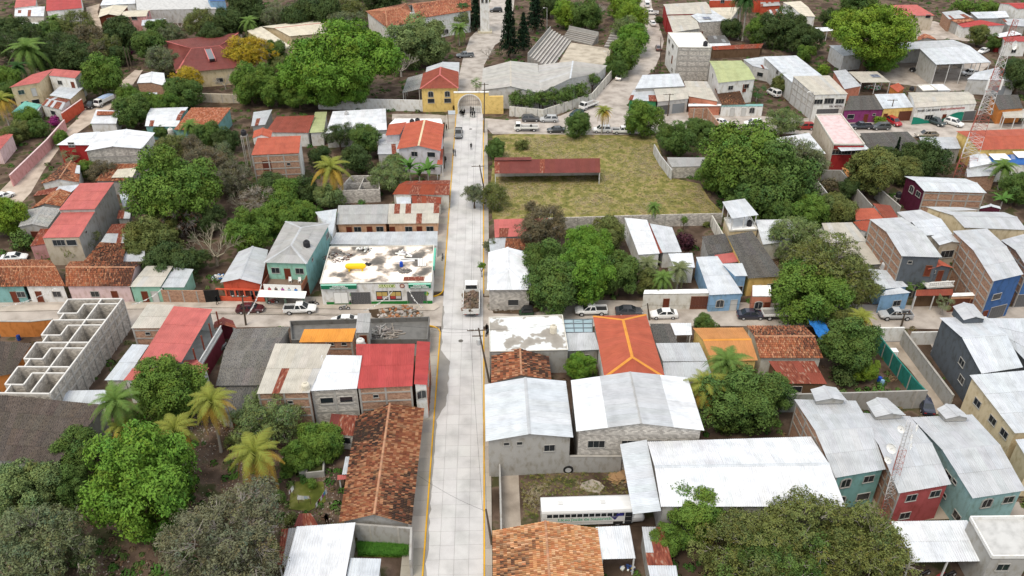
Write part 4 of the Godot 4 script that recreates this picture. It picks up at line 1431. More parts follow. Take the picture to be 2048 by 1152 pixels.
# ---------- people ----------
func person_field(pose: int) -> Array:
	var b := []
	var st := 0.16 if pose == 1 else 0.05
	for s: float in [-1.0, 1.0]:
		var sw := s * st
		b.append([Vector3(s * 0.1, 0.92, 0), Vector3(s * 0.11, 0.5, sw * 0.6), 0.095, 0.065])
		b.append([Vector3(s * 0.11, 0.5, sw * 0.6), Vector3(s * 0.11, 0.08, -sw * 0.2 + sw * 0.9), 0.062, 0.045])
		b.append([Vector3(s * 0.11, 0.05, sw * 0.7), Vector3(s * 0.12, 0.045, sw * 0.7 + 0.17), 0.05, 0.04])
		b.append([Vector3(s * 0.2, 1.4, 0), Vector3(s * 0.26, 1.12, -sw * 0.5), 0.058, 0.045])
		b.append([Vector3(s * 0.26, 1.12, -sw * 0.5), Vector3(s * 0.24, 0.88, -sw * 0.5 + 0.1), 0.042, 0.036])
	b.append([Vector3(0, 0.95, 0), Vector3(0, 1.2, 0), 0.15, 0.13])
	b.append([Vector3(0, 1.2, 0), Vector3(0, 1.38, 0), 0.14, 0.15])
	b.append([Vector3(-0.14, 1.4, 0), Vector3(0.14, 1.4, 0), 0.075, 0.075])
	b.append([Vector3(0, 1.42, 0), Vector3(0, 1.56, 0.01), 0.055, 0.055])
	b.append([Vector3(0, 1.58, 0.015), Vector3(0, 1.66, 0.0), 0.085, 0.098])
	return b

func sdf(p: Vector3, bones: Array) -> float:
	var d := 9.0
	for e in bones:
		var a: Vector3 = e[0]
		var ab: Vector3 = e[1] - a
		var t := clampf((p - a).dot(ab) / ab.length_squared(), 0, 1)
		var k := (p - a - ab * t).length() - lerpf(e[2], e[3], t)
		var h := clampf(0.5 + 0.5 * (d - k) / 0.03, 0, 1)
		d = lerpf(d, k, h) - 0.03 * h * (1 - h)
	return d

func person_shape(pose: int) -> Array:
	var bones := person_field(pose)
	var cs := 0.042
	var lo := Vector3(-0.42, -0.02, -0.34)
	var nx := 20
	var ny := 43
	var nz := 17
	var f := PackedFloat32Array()
	f.resize(nx * ny * nz)
	for z in nz:
		for y in ny:
			for x in nx:
				f[x + nx * (y + ny * z)] = sdf(lo + Vector3(x, y, z) * cs, bones)
	var ids := {}
	var vs := PackedVector3Array()
	for z in nz - 1:
		for y in ny - 1:
			for x in nx - 1:
				var s := Vector3.ZERO
				var n := 0
				for e in [[0, 0, 0, 1, 0, 0], [0, 1, 0, 1, 1, 0], [0, 0, 1, 1, 0, 1], [0, 1, 1, 1, 1, 1], [0, 0, 0, 0, 1, 0], [1, 0, 0, 1, 1, 0], [0, 0, 1, 0, 1, 1], [1, 0, 1, 1, 1, 1], [0, 0, 0, 0, 0, 1], [1, 0, 0, 1, 0, 1], [0, 1, 0, 0, 1, 1], [1, 1, 0, 1, 1, 1]]:
					var a := f[x + e[0] + nx * (y + e[1] + ny * (z + e[2]))]
					var b := f[x + e[3] + nx * (y + e[4] + ny * (z + e[5]))]
					if (a < 0) != (b < 0):
						s += Vector3(e[0], e[1], e[2]).lerp(Vector3(e[3], e[4], e[5]), a / (a - b))
						n += 1
				if n:
					ids[x + nx * (y + ny * z)] = vs.size()
					vs.append(lo + (Vector3(x, y, z) + s / n) * cs)
	var ix := PackedInt32Array()
	for z in range(1, nz - 1):
		for y in range(1, ny - 1):
			for x in range(1, nx - 1):
				var a := f[x + nx * (y + ny * z)]
				for ax in 3:
					var d: int = [1, nx, nx * ny][ax]
					var b := f[x + nx * (y + ny * z) + d]
					if (a < 0) == (b < 0):
						continue
					var u: int = [nx, nx * ny, 1][ax]
					var w: int = [nx * ny, 1, nx][ax]
					var q := x + nx * (y + ny * z)
					var p := [ids[q], ids[q - u], ids[q - u - w], ids[q - w]]
					if a < 0:
						ix.append_array([p[0], p[1], p[2], p[0], p[2], p[3]])
					else:
						ix.append_array([p[0], p[2], p[1], p[0], p[3], p[2]])
	var ns := PackedVector3Array()
	for p in vs:
		var g := Vector3(sdf(p + Vector3(0.01, 0, 0), bones), sdf(p + Vector3(0, 0.01, 0), bones), sdf(p + Vector3(0, 0, 0.01), bones)) - Vector3.ONE * sdf(p, bones)
		ns.append(g.normalized())
	return [vs, ns, ix]

func people(rows: Array) -> void:
	for r in rows:
		# label, x, z, turn, pose, shirt, trousers, base height
		var root := thing("person", r[0], "person", Vector3(r[1], r[7], r[2]), deg_to_rad(r[3]), "people in the street")
		var key := "person_%d" % r[4]
		if not cache.has(key):
			cache[key] = person_shape(r[4])
		var sh: Array = cache[key]
		var cols := PackedColorArray()
		var skin := Color(0.22, 0.11, 0.06)
		for p in sh[0]:
			var c: Color = r[5]
			if p.y > 1.6 or (p.y > 1.52 and p.z < -0.02):
				c = Color(0.015, 0.012, 0.01)
			elif p.y > 1.46 or (absf(p.x) > 0.2 and p.y < 1.2 and p.y > 0.75):
				c = skin
			elif p.y < 0.09:
				c = Color(0.03, 0.03, 0.03)
			elif p.y < 0.98:
				c = r[6]
			cols.append(c)
		var arr := []
		arr.resize(Mesh.ARRAY_MAX)
		arr[Mesh.ARRAY_VERTEX] = sh[0]
		arr[Mesh.ARRAY_NORMAL] = sh[1]
		arr[Mesh.ARRAY_COLOR] = cols
		arr[Mesh.ARRAY_INDEX] = sh[2]
		var m := ArrayMesh.new()
		m.add_surface_from_arrays(Mesh.PRIMITIVE_TRIANGLES, arr)
		part(root, "body", m, M.paint)
		var hr := MB.new()
		hr.lathe(Vector3(0, 1.6, -0.01), [Vector2(0.102, 0.02), Vector2(0.106, 0.07), Vector2(0.085, 0.13), Vector2(0.02, 0.165)], 9, Color(0.015, 0.012, 0.01))
		part(root, "hair", hr.mesh(), M.paint)

# ---------- the place itself ----------
func street() -> void:
	# concrete slabs four abreast, joints between them open
	rng.seed = 4
	var bed := MB.new()
	bed.quad(Vector3(STREET_X0, 0.05, -40), Vector3(STREET_X1, 0.05, -40), Vector3(STREET_X1, 0.05, -206), Vector3(STREET_X0, 0.05, -206), Color(0.34, 0.32, 0.3))
	var road := structure("concrete_street", bed, M.slab)
	var w := (STREET_X1 - STREET_X0) / 4.0
	var l := 2.05
	var rest := MB.new()
	var base := MB.new()
	base.box(Vector3(0, 0, 0), Vector3(w - 0.03, 0.05, l - 0.03), Color.WHITE)
	var variants := []
	for k in 12:
		var mb := MB.new()
		mb.box(Vector3.ZERO, Vector3(w - 0.025, 0.05, l - 0.025), vary(C.road, 0.03))
		variants.append(mb.mesh())
	for k in 80:
		for j in 4:
			var p := Vector3(STREET_X0 + w * (j + 0.5), 0.075, -42.0 - l * (k + 0.5))
			if k < 75:
				part(road, "slab", variants[rng.randi() % 12], M.slab, p)
			else:
				rest.box(p, Vector3(w - 0.025, 0.05, l - 0.025), vary(C.road, 0.06))
	var o := part(road, "far_slabs", rest.mesh(), M.slab)
	o.set_meta("kind", "stuff")
	# ragged grey grout strip along the left kerb
	var pts := PackedVector2Array()
	for k in 60:
		pts.append(Vector2(STREET_X0 + 0.01, -55.0 - k * 1.0))
	for k in 60:
		var z := -114.0 + k * 1.0
		var wide := 0.28 + 0.3 * patch_noise.get_noise_2d(z * 9, 3) + (1.3 * smoothstep(-102.0, -99.0, z) * (1.0 - smoothstep(-90.0, -86.0, z)))
		pts.append(Vector2(STREET_X0 + maxf(0.06, wide + 0.12 * patch_noise.get_noise_2d(z * 60, 9)), z))
	var gr := MB.new()
	gr.poly(pts, 0.106, Color(0.3, 0.285, 0.26))
	structure("grout_strip", gr, M.slab)
	# pavements with painted kerbs
	var pav := MB.new()
	for e in [[STREET_X0 - 2.6, STREET_X0 - 0.19, -40.0, -107.8], [STREET_X0 - 2.6, STREET_X0 - 0.19, -118.4, -200.0], [STREET_X1 + 0.19, STREET_X1 + 1.0, -40.0, -107.0], [STREET_X1 + 0.19, STREET_X1 + 1.1, -116.8, -196.0]]:
		var n := roundi((e[2] - e[3]) / 2.4)
		for k in n:
			var za: float = lerpf(e[2], e[3], float(k) / n)
			var zb: float = lerpf(e[2], e[3], float(k + 1) / n) + 0.025
			pav.box(Vector3((e[0] + e[1]) * 0.5, 0.08, (za + zb) * 0.5), Vector3(e[1] - e[0], 0.16, za - zb), vary(Color(0.41, 0.37, 0.32), 0.12))
	structure("pavement", pav, M.slab)
	for run in [["left", STREET_X0 - 0.1, -40.0, -106.2, 1, -1], ["left", STREET_X0 - 0.1, -119.0, -200.0, -1, -1], ["right", STREET_X1 + 0.1, -40.0, -107.0, 0, 1], ["right", STREET_X1 + 0.1, -117.5, -196.0, 0, 1]]:
		var kb := MB.new()
		var n := 34
		var path := []
		for k in n + 1:
			path.append(Vector3(run[1], 0.1, lerpf(run[2], run[3], float(k) / n)))
		if run[4] != 0:
			var arc := []
			var r := 2.2
			for k in 9:
				var a := PI * 0.5 * k / 8.0
				if run[4] == 1:
					arc.append(Vector3(run[1] - r + r * cos(a), 0.1, run[3] - r * sin(a)))
				else:
					arc.append(Vector3(run[1] - r + r * cos(a), 0.1, run[2] + r * sin(a)))
			if run[4] == 1:
				path.append_array(arc)
			else:
				arc.reverse()
				arc.push_front(Vector3(run[1] - 4.0, 0.1, run[2] + r))
				arc.append_array(path)
				path = arc
		for k in path.size() - 1:
			kb.bar(path[k], path[k + 1], 0.17, 0.22, vary(C.kerb, 0.1))
		structure("kerb", kb, M.slab)
	var mh := MB.new()
	mh.lathe(Vector3(-4.9, 0.1, -104.2), [Vector2(0.38, 0.0), Vector2(0.38, 0.012), Vector2(0.0, 0.013)], 18, Color(0.14, 0.13, 0.12))
	structure("manhole_cover", mh, M.slab)
	var mh2 := MB.new()
	mh2.lathe(Vector3(-4.4, 0.1, -190.5), [Vector2(0.38, 0.0), Vector2(0.38, 0.012), Vector2(0.0, 0.013)], 18, Color(0.14, 0.13, 0.12))
	structure("manhole_cover", mh2, M.slab)

func unfinished_block(f: Array) -> void:
	# two-storey block shell: a grid of roofless rooms on an upper floor
	var A := Vector3(f[0], 0, f[1])
	var B := Vector3(f[2], 0, f[3])
	var D := Vector3(f[6], 0, f[7])
	var Cc := Vector3(f[4], 0, f[5])
	var at := (A + B + Cc + D) / 4.0
	var root := thing("unfinished_building", "long unfinished grey block building with roofless white-topped rooms", "building", at)
	A -= at; B -= at; Cc -= at; D -= at
	var up := Vector3.UP
	var q := func(u: float, v: float, y: float) -> Vector3: return A.lerp(B, u).lerp(D.lerp(Cc, u), v) + up * y
	var low := MB.new()
	var P := [q.call(0, 0, 0), q.call(1, 0, 0), q.call(1, 1, 0), q.call(0, 1, 0)]
	for k in 4:
		low.quad(P[(k + 1) % 4], P[k], P[k] + up * 3.0, P[(k + 1) % 4] + up * 3.0, Color(1, 1, 1))
	part(root, "ground_storey", low.mesh(), M.block)
	var fl := MB.new()
	fl.quad(P[3] + up * 3.0, P[2] + up * 3.0, P[1] + up * 3.0, P[0] + up * 3.0, Color(0.36, 0.34, 0.31))
	part(root, "upper_floor", fl.mesh(), M.concrete)
	var add := func(u0: float, v0: float, u1: float, v1: float, h: float) -> void:
		var a: Vector3 = q.call(u0, v0, 3.0)
		var b: Vector3 = q.call(u1, v1, 3.0)
		var mb := MB.new()
		mb.bar(a + up * h * 0.5, b + up * h * 0.5, 0.16, h, Color(0.95, 0.93, 0.9))
		part(root, "room_wall", mb.mesh(), M.block)
		var tb := MB.new()
		tb.bar(a + up * (h + 0.08), b + up * (h + 0.08), 0.2, 0.16, Color(0.72, 0.7, 0.67))
		part(root, "ring_beam", tb.mesh(), M.concrete)
	add.call(1.0, 0.0, 1.0, 1.0, 2.6)
	add.call(0.0, 0.0, 0.995, 0.0, 2.61)
	add.call(0.0, 1.0, 0.995, 1.0, 2.61)
	for k in 4:
		var v := k / 4.0
		var e := (k + 1) / 4.0
		var m := v + 0.17
		if k > 0:
			add.call(0.0, v, 0.99, v, 2.6)
		add.call(0.62, v, 0.62, e - 0.005, 2.605)
		add.call(0.62, v + 0.06, 0.99, v + 0.06, 2.595)
		add.call(0.0, v, 0.0, m, 2.59)
		add.call(0.0, m, 0.36, m, 2.585)
		add.call(0.12, m, 0.12, e - 0.005, 2.58)
		add.call(0.36, v + 0.06, 0.36, m, 2.575)
		add.call(0.36, v + 0.06, 0.62, v + 0.06, 2.57)
	for k in 13:
		var mb := MB.new()
		var p: Vector3 = q.call(1.0, k / 12.0, 0.0)
		mb.box(p + up * 2.8, Vector3(0.3, 5.55, 0.3), Color(0.5, 0.48, 0.45))
		part(root, "column", mb.mesh(), M.concrete)
	for y in [2.9, 4.3]:
		var mb := MB.new()
		mb.bar(q.call(1.005, 0, y), q.call(1.005, 1, y), 0.22, 0.24, Color(0.52, 0.5, 0.47))
		part(root, "beam", mb.mesh(), M.concrete)

func ruin(f: Array) -> void:
	var P := []
	var at := Vector3.ZERO
	for k in 4:
		P.append(Vector3(f[k * 2], 0, f[k * 2 + 1]))
		at += P[k] / 4.0
	var root := thing("block_ruin", "roofless grey block rooms beside the coconut palm", "building", at)
	var up := Vector3.UP
	for e in [[0, 1], [1, 2], [2, 3], [3, 0]]:
		var mb := MB.new()
		mb.bar(P[e[0]] - at + up * 1.45, P[e[1]] - at + up * 1.45, 0.2, 2.9 - 0.01 * e[0], Color.WHITE)
		part(root, "wall", mb.mesh(), M.block)
	for e in [[0.48, 0.0, 0.48, 0.99], [0.0, 0.42, 0.99, 0.42]]:
		var a: Vector3 = P[0].lerp(P[1], e[0]).lerp(P[3].lerp(P[2], e[0]), e[1]) - at
		var b: Vector3 = P[0].lerp(P[1], e[2]).lerp(P[3].lerp(P[2], e[2]), e[3]) - at
		var mb := MB.new()
		mb.bar(a + up * 1.3, b + up * 1.3, 0.18, 2.6 + e[0] * 0.05, Color.WHITE)
		part(root, "wall", mb.mesh(), M.block)

func stands(label: String, a: Vector3, b: Vector3, back: Vector3, n: int) -> void:
	# stepped seating: front edge a to b, climbing towards back
	var root := thing("stepped_seating", label, "stand", a, 0.0, "concrete seating round the sports court")
	var step := back / n
	for k in n:
		var h := 0.42 * (k + 1)
		var p := step * (k + 0.5)
		var mb := MB.new()
		var d := b - a
		mb.bar(p + Vector3.UP * h * 0.5, d + p + Vector3.UP * h * 0.5, step.length() * 0.985, h, vary(Color(0.33, 0.31, 0.29), 0.12))
		part(root, "step", mb.mesh(), M.concrete)
		var sb := MB.new()
		sb.bar(p - step * 0.28 + Vector3.UP * (h + 0.04), d + p - step * 0.28 + Vector3.UP * (h + 0.04), step.length() * 0.4, 0.08, vary(Color(0.52, 0.5, 0.47), 0.08))
		part(root, "seat", sb.mesh(), M.concrete)
	var wb := MB.new()
	wb.bar(back + Vector3.UP * (0.21 * n + 0.5), b - a + back + Vector3.UP * (0.21 * n + 0.5), 0.2, 0.42 * n + 1.0, Color(0.4, 0.39, 0.37))
	part(root, "back_wall", wb.mesh(), M.concrete)

func arch_gate(x0: float, x1: float, zc: float, ax: float) -> void:
	var root := thing("gate_arch", "yellow gateway wall with a white-trimmed round arch and steel gate", "gate", Vector3(ax, 0, zc))
	var h := 5.6
	var r := 2.85
	var spring := 2.3
	var mb := MB.new()
	var y: Color = C.yellow
	for z in [0.3, -0.3]:
		var pts := PackedVector2Array([Vector2(x0 - ax, 0), Vector2(-r, 0)])
		for k in 17:
			var a := PI - PI * k / 16.0
			pts.append(Vector2(cos(a) * r, spring + sin(a) * r))
		pts.append_array(PackedVector2Array([Vector2(r, 0), Vector2(x1 - ax, 0), Vector2(x1 - ax, 4.6), Vector2(r + 2.0, 4.6), Vector2(r + 2.0, h), Vector2(x0 - ax, h)]))
		var ix := Geometry2D.triangulate_polygon(pts)
		for k in range(0, ix.size(), 3):
			var t := []
			for m in 3:
				t.append(Vector3(pts[ix[k + m]].x, pts[ix[k + m]].y, z))
			var nn: Vector3 = (t[1] - t[0]).cross(t[2] - t[0])
			if nn.z * z > 0:
				mb.tri(t[0], t[1], t[2], y)
			else:
				mb.tri(t[0], t[2], t[1], y)
		for k in pts.size():
			if z > 0:
				var a := pts[k]
				var b := pts[(k + 1) % pts.size()]
				mb.quad(Vector3(a.x, a.y, 0.3), Vector3(a.x, a.y, -0.3), Vector3(b.x, b.y, -0.3), Vector3(b.x, b.y, 0.3), y)
	part(root, "wall", mb.mesh(), M.plaster)
	var tr := MB.new()
	for k in 16:
		var a := PI * k / 16.0
		var b := PI * (k + 1) / 16.0
		tr.bar(Vector3(cos(a) * (r + 0.1), spring + sin(a) * (r + 0.1), 0.33), Vector3(cos(b) * (r + 0.1), spring + sin(b) * (r + 0.1), 0.33), 0.22, 0.1, C.white, Vector3.BACK)
	for s: float in [-1.0, 1.0]:
		tr.box(Vector3(s * (r + 0.1), spring * 0.5, 0.335), Vector3(0.22, spring, 0.1), C.white)
	part(root, "arch_trim", tr.mesh(), M.plaster)
	var cp := MB.new()
	cp.box(Vector3((x0 - ax + r + 2.0) * 0.5, h + 0.09, 0), Vector3(r + 2.0 - x0 + ax + 0.2, 0.18, 0.8), C.white)
	part(root, "coping", cp.mesh(), M.plaster)
	var gt := MB.new()
	for k in 13:
		var x := -r + 2 * r * k / 12.0
		var top := spring + sqrt(maxf(0.0, r * r - x * x))
		gt.box(Vector3(x, minf(top, 4.9) * 0.5, -0.1), Vector3(0.05, minf(top, 4.9), 0.05), Color(0.16, 0.15, 0.15))
	for yy in [0.2, 1.2, 2.3, 3.4]:
		gt.box(Vector3(0, yy, -0.1), Vector3(2 * r - 0.1 - maxf(0.0, yy - 2.3) * 1.0, 0.06, 0.06), Color(0.16, 0.15, 0.15))
	part(root, "steel_gate", gt.mesh(), M.paint)

func bell_tower(x: float, z: float) -> void:
	var root := thing("bell_tower", "slim white church bell tower with arched openings", "tower", Vector3(x, 0, z))
	var mb := MB.new()
	mb.box(Vector3(0, 7.5, 0), Vector3(2.9, 15.0, 2.9), C.white)
	part(root, "shaft", mb.mesh(), M.plaster)
	var b2 := MB.new()
	b2.box(Vector3(0, 0.25, 0), Vector3(4.6, 0.5, 4.2), Color(0.6, 0.55, 0.42))
	part(root, "plinth", b2.mesh(), M.plaster)
	for s in [-0.65, 0.65]:
		var op := opening("a")
		var o := part(root, "window", op[0], M.paint, Vector3(s, 9.6, 1.452), Basis.from_scale(Vector3(0.55, 1.2, 1)))
		part(o, "pane", op[1], M.glass)

func mast(label: String, x: float, z: float, h: float, wb: float, wt: float, bands: int, dx: float) -> Node3D:
	var root := thing("lattice_mast", label, "mast", Vector3(x, 0, z))
	var red := Color(0.36, 0.1, 0.075)
	var n := bands * 4
	for k in n:
		var c: Color = red if (k / 4) % 2 == 0 else Color(0.62, 0.61, 0.6)
		var y0 := h * k / n
		var y1 := h * (k + 1) / n
		var w0 := lerpf(wb, wt, float(k) / n) * 0.5
		var w1 := lerpf(wb, wt, float(k + 1) / n) * 0.5
		var o0 := Vector3(dx * k / n, y0, 0)
		var o1 := Vector3(dx * (k + 1) / n, y1, 0)
		var mb := MB.new()
		var t := clampf(wb * 0.016, 0.03, 0.06)
		var cs := [Vector3(-1, 0, 0.75), Vector3(1, 0, 0.75), Vector3(0, 0, -1.0)]
		for j in 3:
			var d: Vector3 = cs[j]
			var e: Vector3 = cs[(j + 1) % 3]
			mb.bar(o0 + d * w0, o1 + d * w1, t, t, c)
			mb.bar(o0 + d * w0, o1 + e * w1, t * 0.6, t * 0.6, c)
			mb.bar(o0 + e * w0, o1 + d * w1, t * 0.6, t * 0.6, c)
			mb.bar(o1 + d * w1, o1 + e * w1, t * 0.6, t * 0.6, c)
		part(root, "lattice_section", mb.mesh(), M.paint)
	var ld := MB.new()
	for s in [-0.2, 0.2]:
		ld.bar(Vector3(s, 0, 0), Vector3(dx + s, h, 0), 0.04, 0.04, Color(0.3, 0.3, 0.3))
	for k in int(h / 0.5):
		var p := Vector3(dx * k * 0.5 / h, k * 0.5, 0)
		ld.bar(p - Vector3(0.2, 0, 0), p + Vector3(0.2, 0, 0), 0.03, 0.03, Color(0.3, 0.3, 0.3), Vector3.BACK)
	part(root, "ladder", ld.mesh(), M.paint)
	return root

func dish(root: Node, at: Vector3, r: float, face: Vector3) -> void:
	var mb := MB.new()
	mb.lathe(Vector3.ZERO, [Vector2(0.01, 0.0), Vector2(r * 0.6, 0.05 * r), Vector2(r, 0.25 * r), Vector2(r, 0.3 * r)], 14, C.white)
	mb.tube([Vector3.ZERO, Vector3(0, r * 0.7, 0)], [0.03, 0.03], 4, C.grey)
	var y := face.normalized()
	var xx := y.cross(Vector3.UP).normalized()
	part(root, "dish", mb.mesh(), M.paint, at, Basis(xx, y, xx.cross(y)))

func poles(rows: Array) -> void:
	for r in rows:
		var root := thing("lamp_pole" if r[6] else "utility_pole", r[0], "pole", Vector3(r[1], 0, r[2]), 0.0, "poles along the streets")
		var top := Vector3(r[4], r[3], 0)
		var mb := MB.new()
		var c := Color(0.1, 0.075, 0.055) if not r[6] else Color(0.4, 0.39, 0.37)
		mb.tube([Vector3.ZERO, top * 0.5, top], [0.17, 0.14, 0.1], 8, c)
		part(root, "post", mb.mesh(), M.paint)
		for k in int(r[5]):
			var ab := MB.new()
			ab.box(Vector3.ZERO, Vector3(2.6 if k == 0 else 1.5, 0.12, 0.12), c)
			part(root, "crossarm", ab.mesh(), M.paint, top * (1.0 - 0.03 - 0.1 * k) + Vector3(-0.35, 0, 0.1))
			for s in [-1.2, -0.4, 0.5]:
				var ins := MB.new()
				ins.lathe(Vector3.ZERO, [Vector2(0.06, 0), Vector2(0.07, 0.1), Vector2(0.03, 0.2), Vector2(0.0, 0.21)], 7, C.white)
				if k == 0:
					part(root, "insulator", ins.mesh(), M.paint, top * 0.97 + Vector3(s - 0.2, 0.06, 0.1))
		if r[5] == 2:
			var tb := MB.new()
			tb.lathe(Vector3.ZERO, [Vector2(0.0, 0), Vector2(0.28, 0.0), Vector2(0.3, 0.9), Vector2(0.1, 1.05), Vector2(0, 1.06)], 12, Color(0.45, 0.46, 0.46))
			part(root, "transformer", tb.mesh(), M.paint, top * 0.72 + Vector3(-0.45, 0, 0.1))
		if r[6]:
			var lb := MB.new()
			lb.box(Vector3(-0.5, 0.05, 0), Vector3(1.0, 0.06, 0.06), c)
			lb.box(Vector3(-1.0, 0.03, 0), Vector3(0.6, 0.12, 0.25), C.white)
			part(root, "lamp_head", lb.mesh(), M.paint, top)

func cable(label: String, a: Vector3, b: Vector3, sag: float, r := 0.018) -> void:
	var root := thing("power_cable", label, "cable", a, 0.0, "overhead cables")
	var pts := []
	var rad := []
	for k in 17:
		var t := k / 16.0
		pts.append((b - a) * t - Vector3.UP * sag * 4.0 * t * (1 - t))
		rad.append(r)
	var mb := MB.new()
	mb.tube(pts, rad, 3, Color(0.03, 0.03, 0.03))
	part(root, "wire", mb.mesh(), M.paint)

func bunting(label: String, a: Vector3, b: Vector3) -> void:
	rng.seed = hash(label)
	var root := thing("bunting", label, "bunting", a, 0.0, "white bunting over the cross street")
	var mb := MB.new()
	var cord := MB.new()
	var pts := []
	var rad := []
	var n := int(a.distance_to(b) / 0.22)
	for k in n + 1:
		var t := float(k) / n
		var p := (b - a) * t - Vector3.UP * 0.5 * 4.0 * t * (1 - t)
		pts.append(p)
		rad.append(0.012)
		for m in 2:
			var q := rdir() * 0.09
			var s := rdir().cross(Vector3.UP).normalized() * 0.09
			mb.quad(p - s, p + s, p + s * 0.6 + q - Vector3.UP * 0.16, p - s * 0.6 + q - Vector3.UP * 0.16, C.white)
	cord.tube(pts, rad, 3, C.white)
	part(root, "cord", cord.mesh(), M.paint)
	part(root, "streamers", mb.mesh(), M.paint).set_meta("kind", "stuff")

func water_tank(label: String, at: Vector3, r: float, h: float, col: Color, stand := 0.0) -> void:
	var root := thing("water_tank", label, "water tank", at, 0.0, "roof water tanks")
	var mb := MB.new()
	var p := [Vector2(0.0, 0.0), Vector2(r * 0.97, 0.0)]
	for k in 5:
		p.append(Vector2(r, h * (0.02 + 0.15 * k)))
		p.append(Vector2(r * 0.95, h * (0.09 + 0.15 * k)))
	p.append_array([Vector2(r * 0.98, h * 0.76), Vector2(r * 0.72, h * 0.92), Vector2(r * 0.34, h * 0.95), Vector2(r * 0.34, h * 1.02)])
	mb.lathe(Vector3(0, stand, 0), p, 18, col)
	part(root, "tank", mb.mesh(), M.paint)
	var lid := MB.new()
	lid.lathe(Vector3(0, stand + h * 1.0, 0), [Vector2(r * 0.4, 0.0), Vector2(r * 0.4, 0.06), Vector2(0.0, 0.1)], 14, col * 0.8)
	part(root, "lid", lid.mesh(), M.paint)
	if stand > 0:
		var st := MB.new()
		st.box(Vector3(0, stand - 0.08, 0), Vector3(r * 2.2, 0.16, r * 2.2), C.concrete)
		for s in [[-1, -1], [1, -1], [1, 1], [-1, 1]]:
			st.box(Vector3(s[0] * r * 0.95, (stand - 0.16) * 0.5, s[1] * r * 0.95), Vector3(0.16, stand - 0.16, 0.16), C.concrete)
		part(root, "stand", st.mesh(), M.concrete)

func solar_panel(label: String, at: Vector3, w: float, l: float, turn: float) -> void:
	var root := thing("solar_array", label, "solar array", at, turn)
	var mb := MB.new()
	mb.box(Vector3(0, 0.2, 0), Vector3(w, 0.06, l), Color(0.5, 0.5, 0.52))
	part(root, "frame", mb.mesh(), M.paint)
	var c := MB.new()
	for i in 2:
		for j in 2:
			c.box(Vector3((i - 0.5) * w * 0.48, 0.235, (j - 0.5) * l * 0.48), Vector3(w * 0.45, 0.02, l * 0.45), Color(0.12, 0.14, 0.19))
	part(root, "cells", c.mesh(), M.paint)

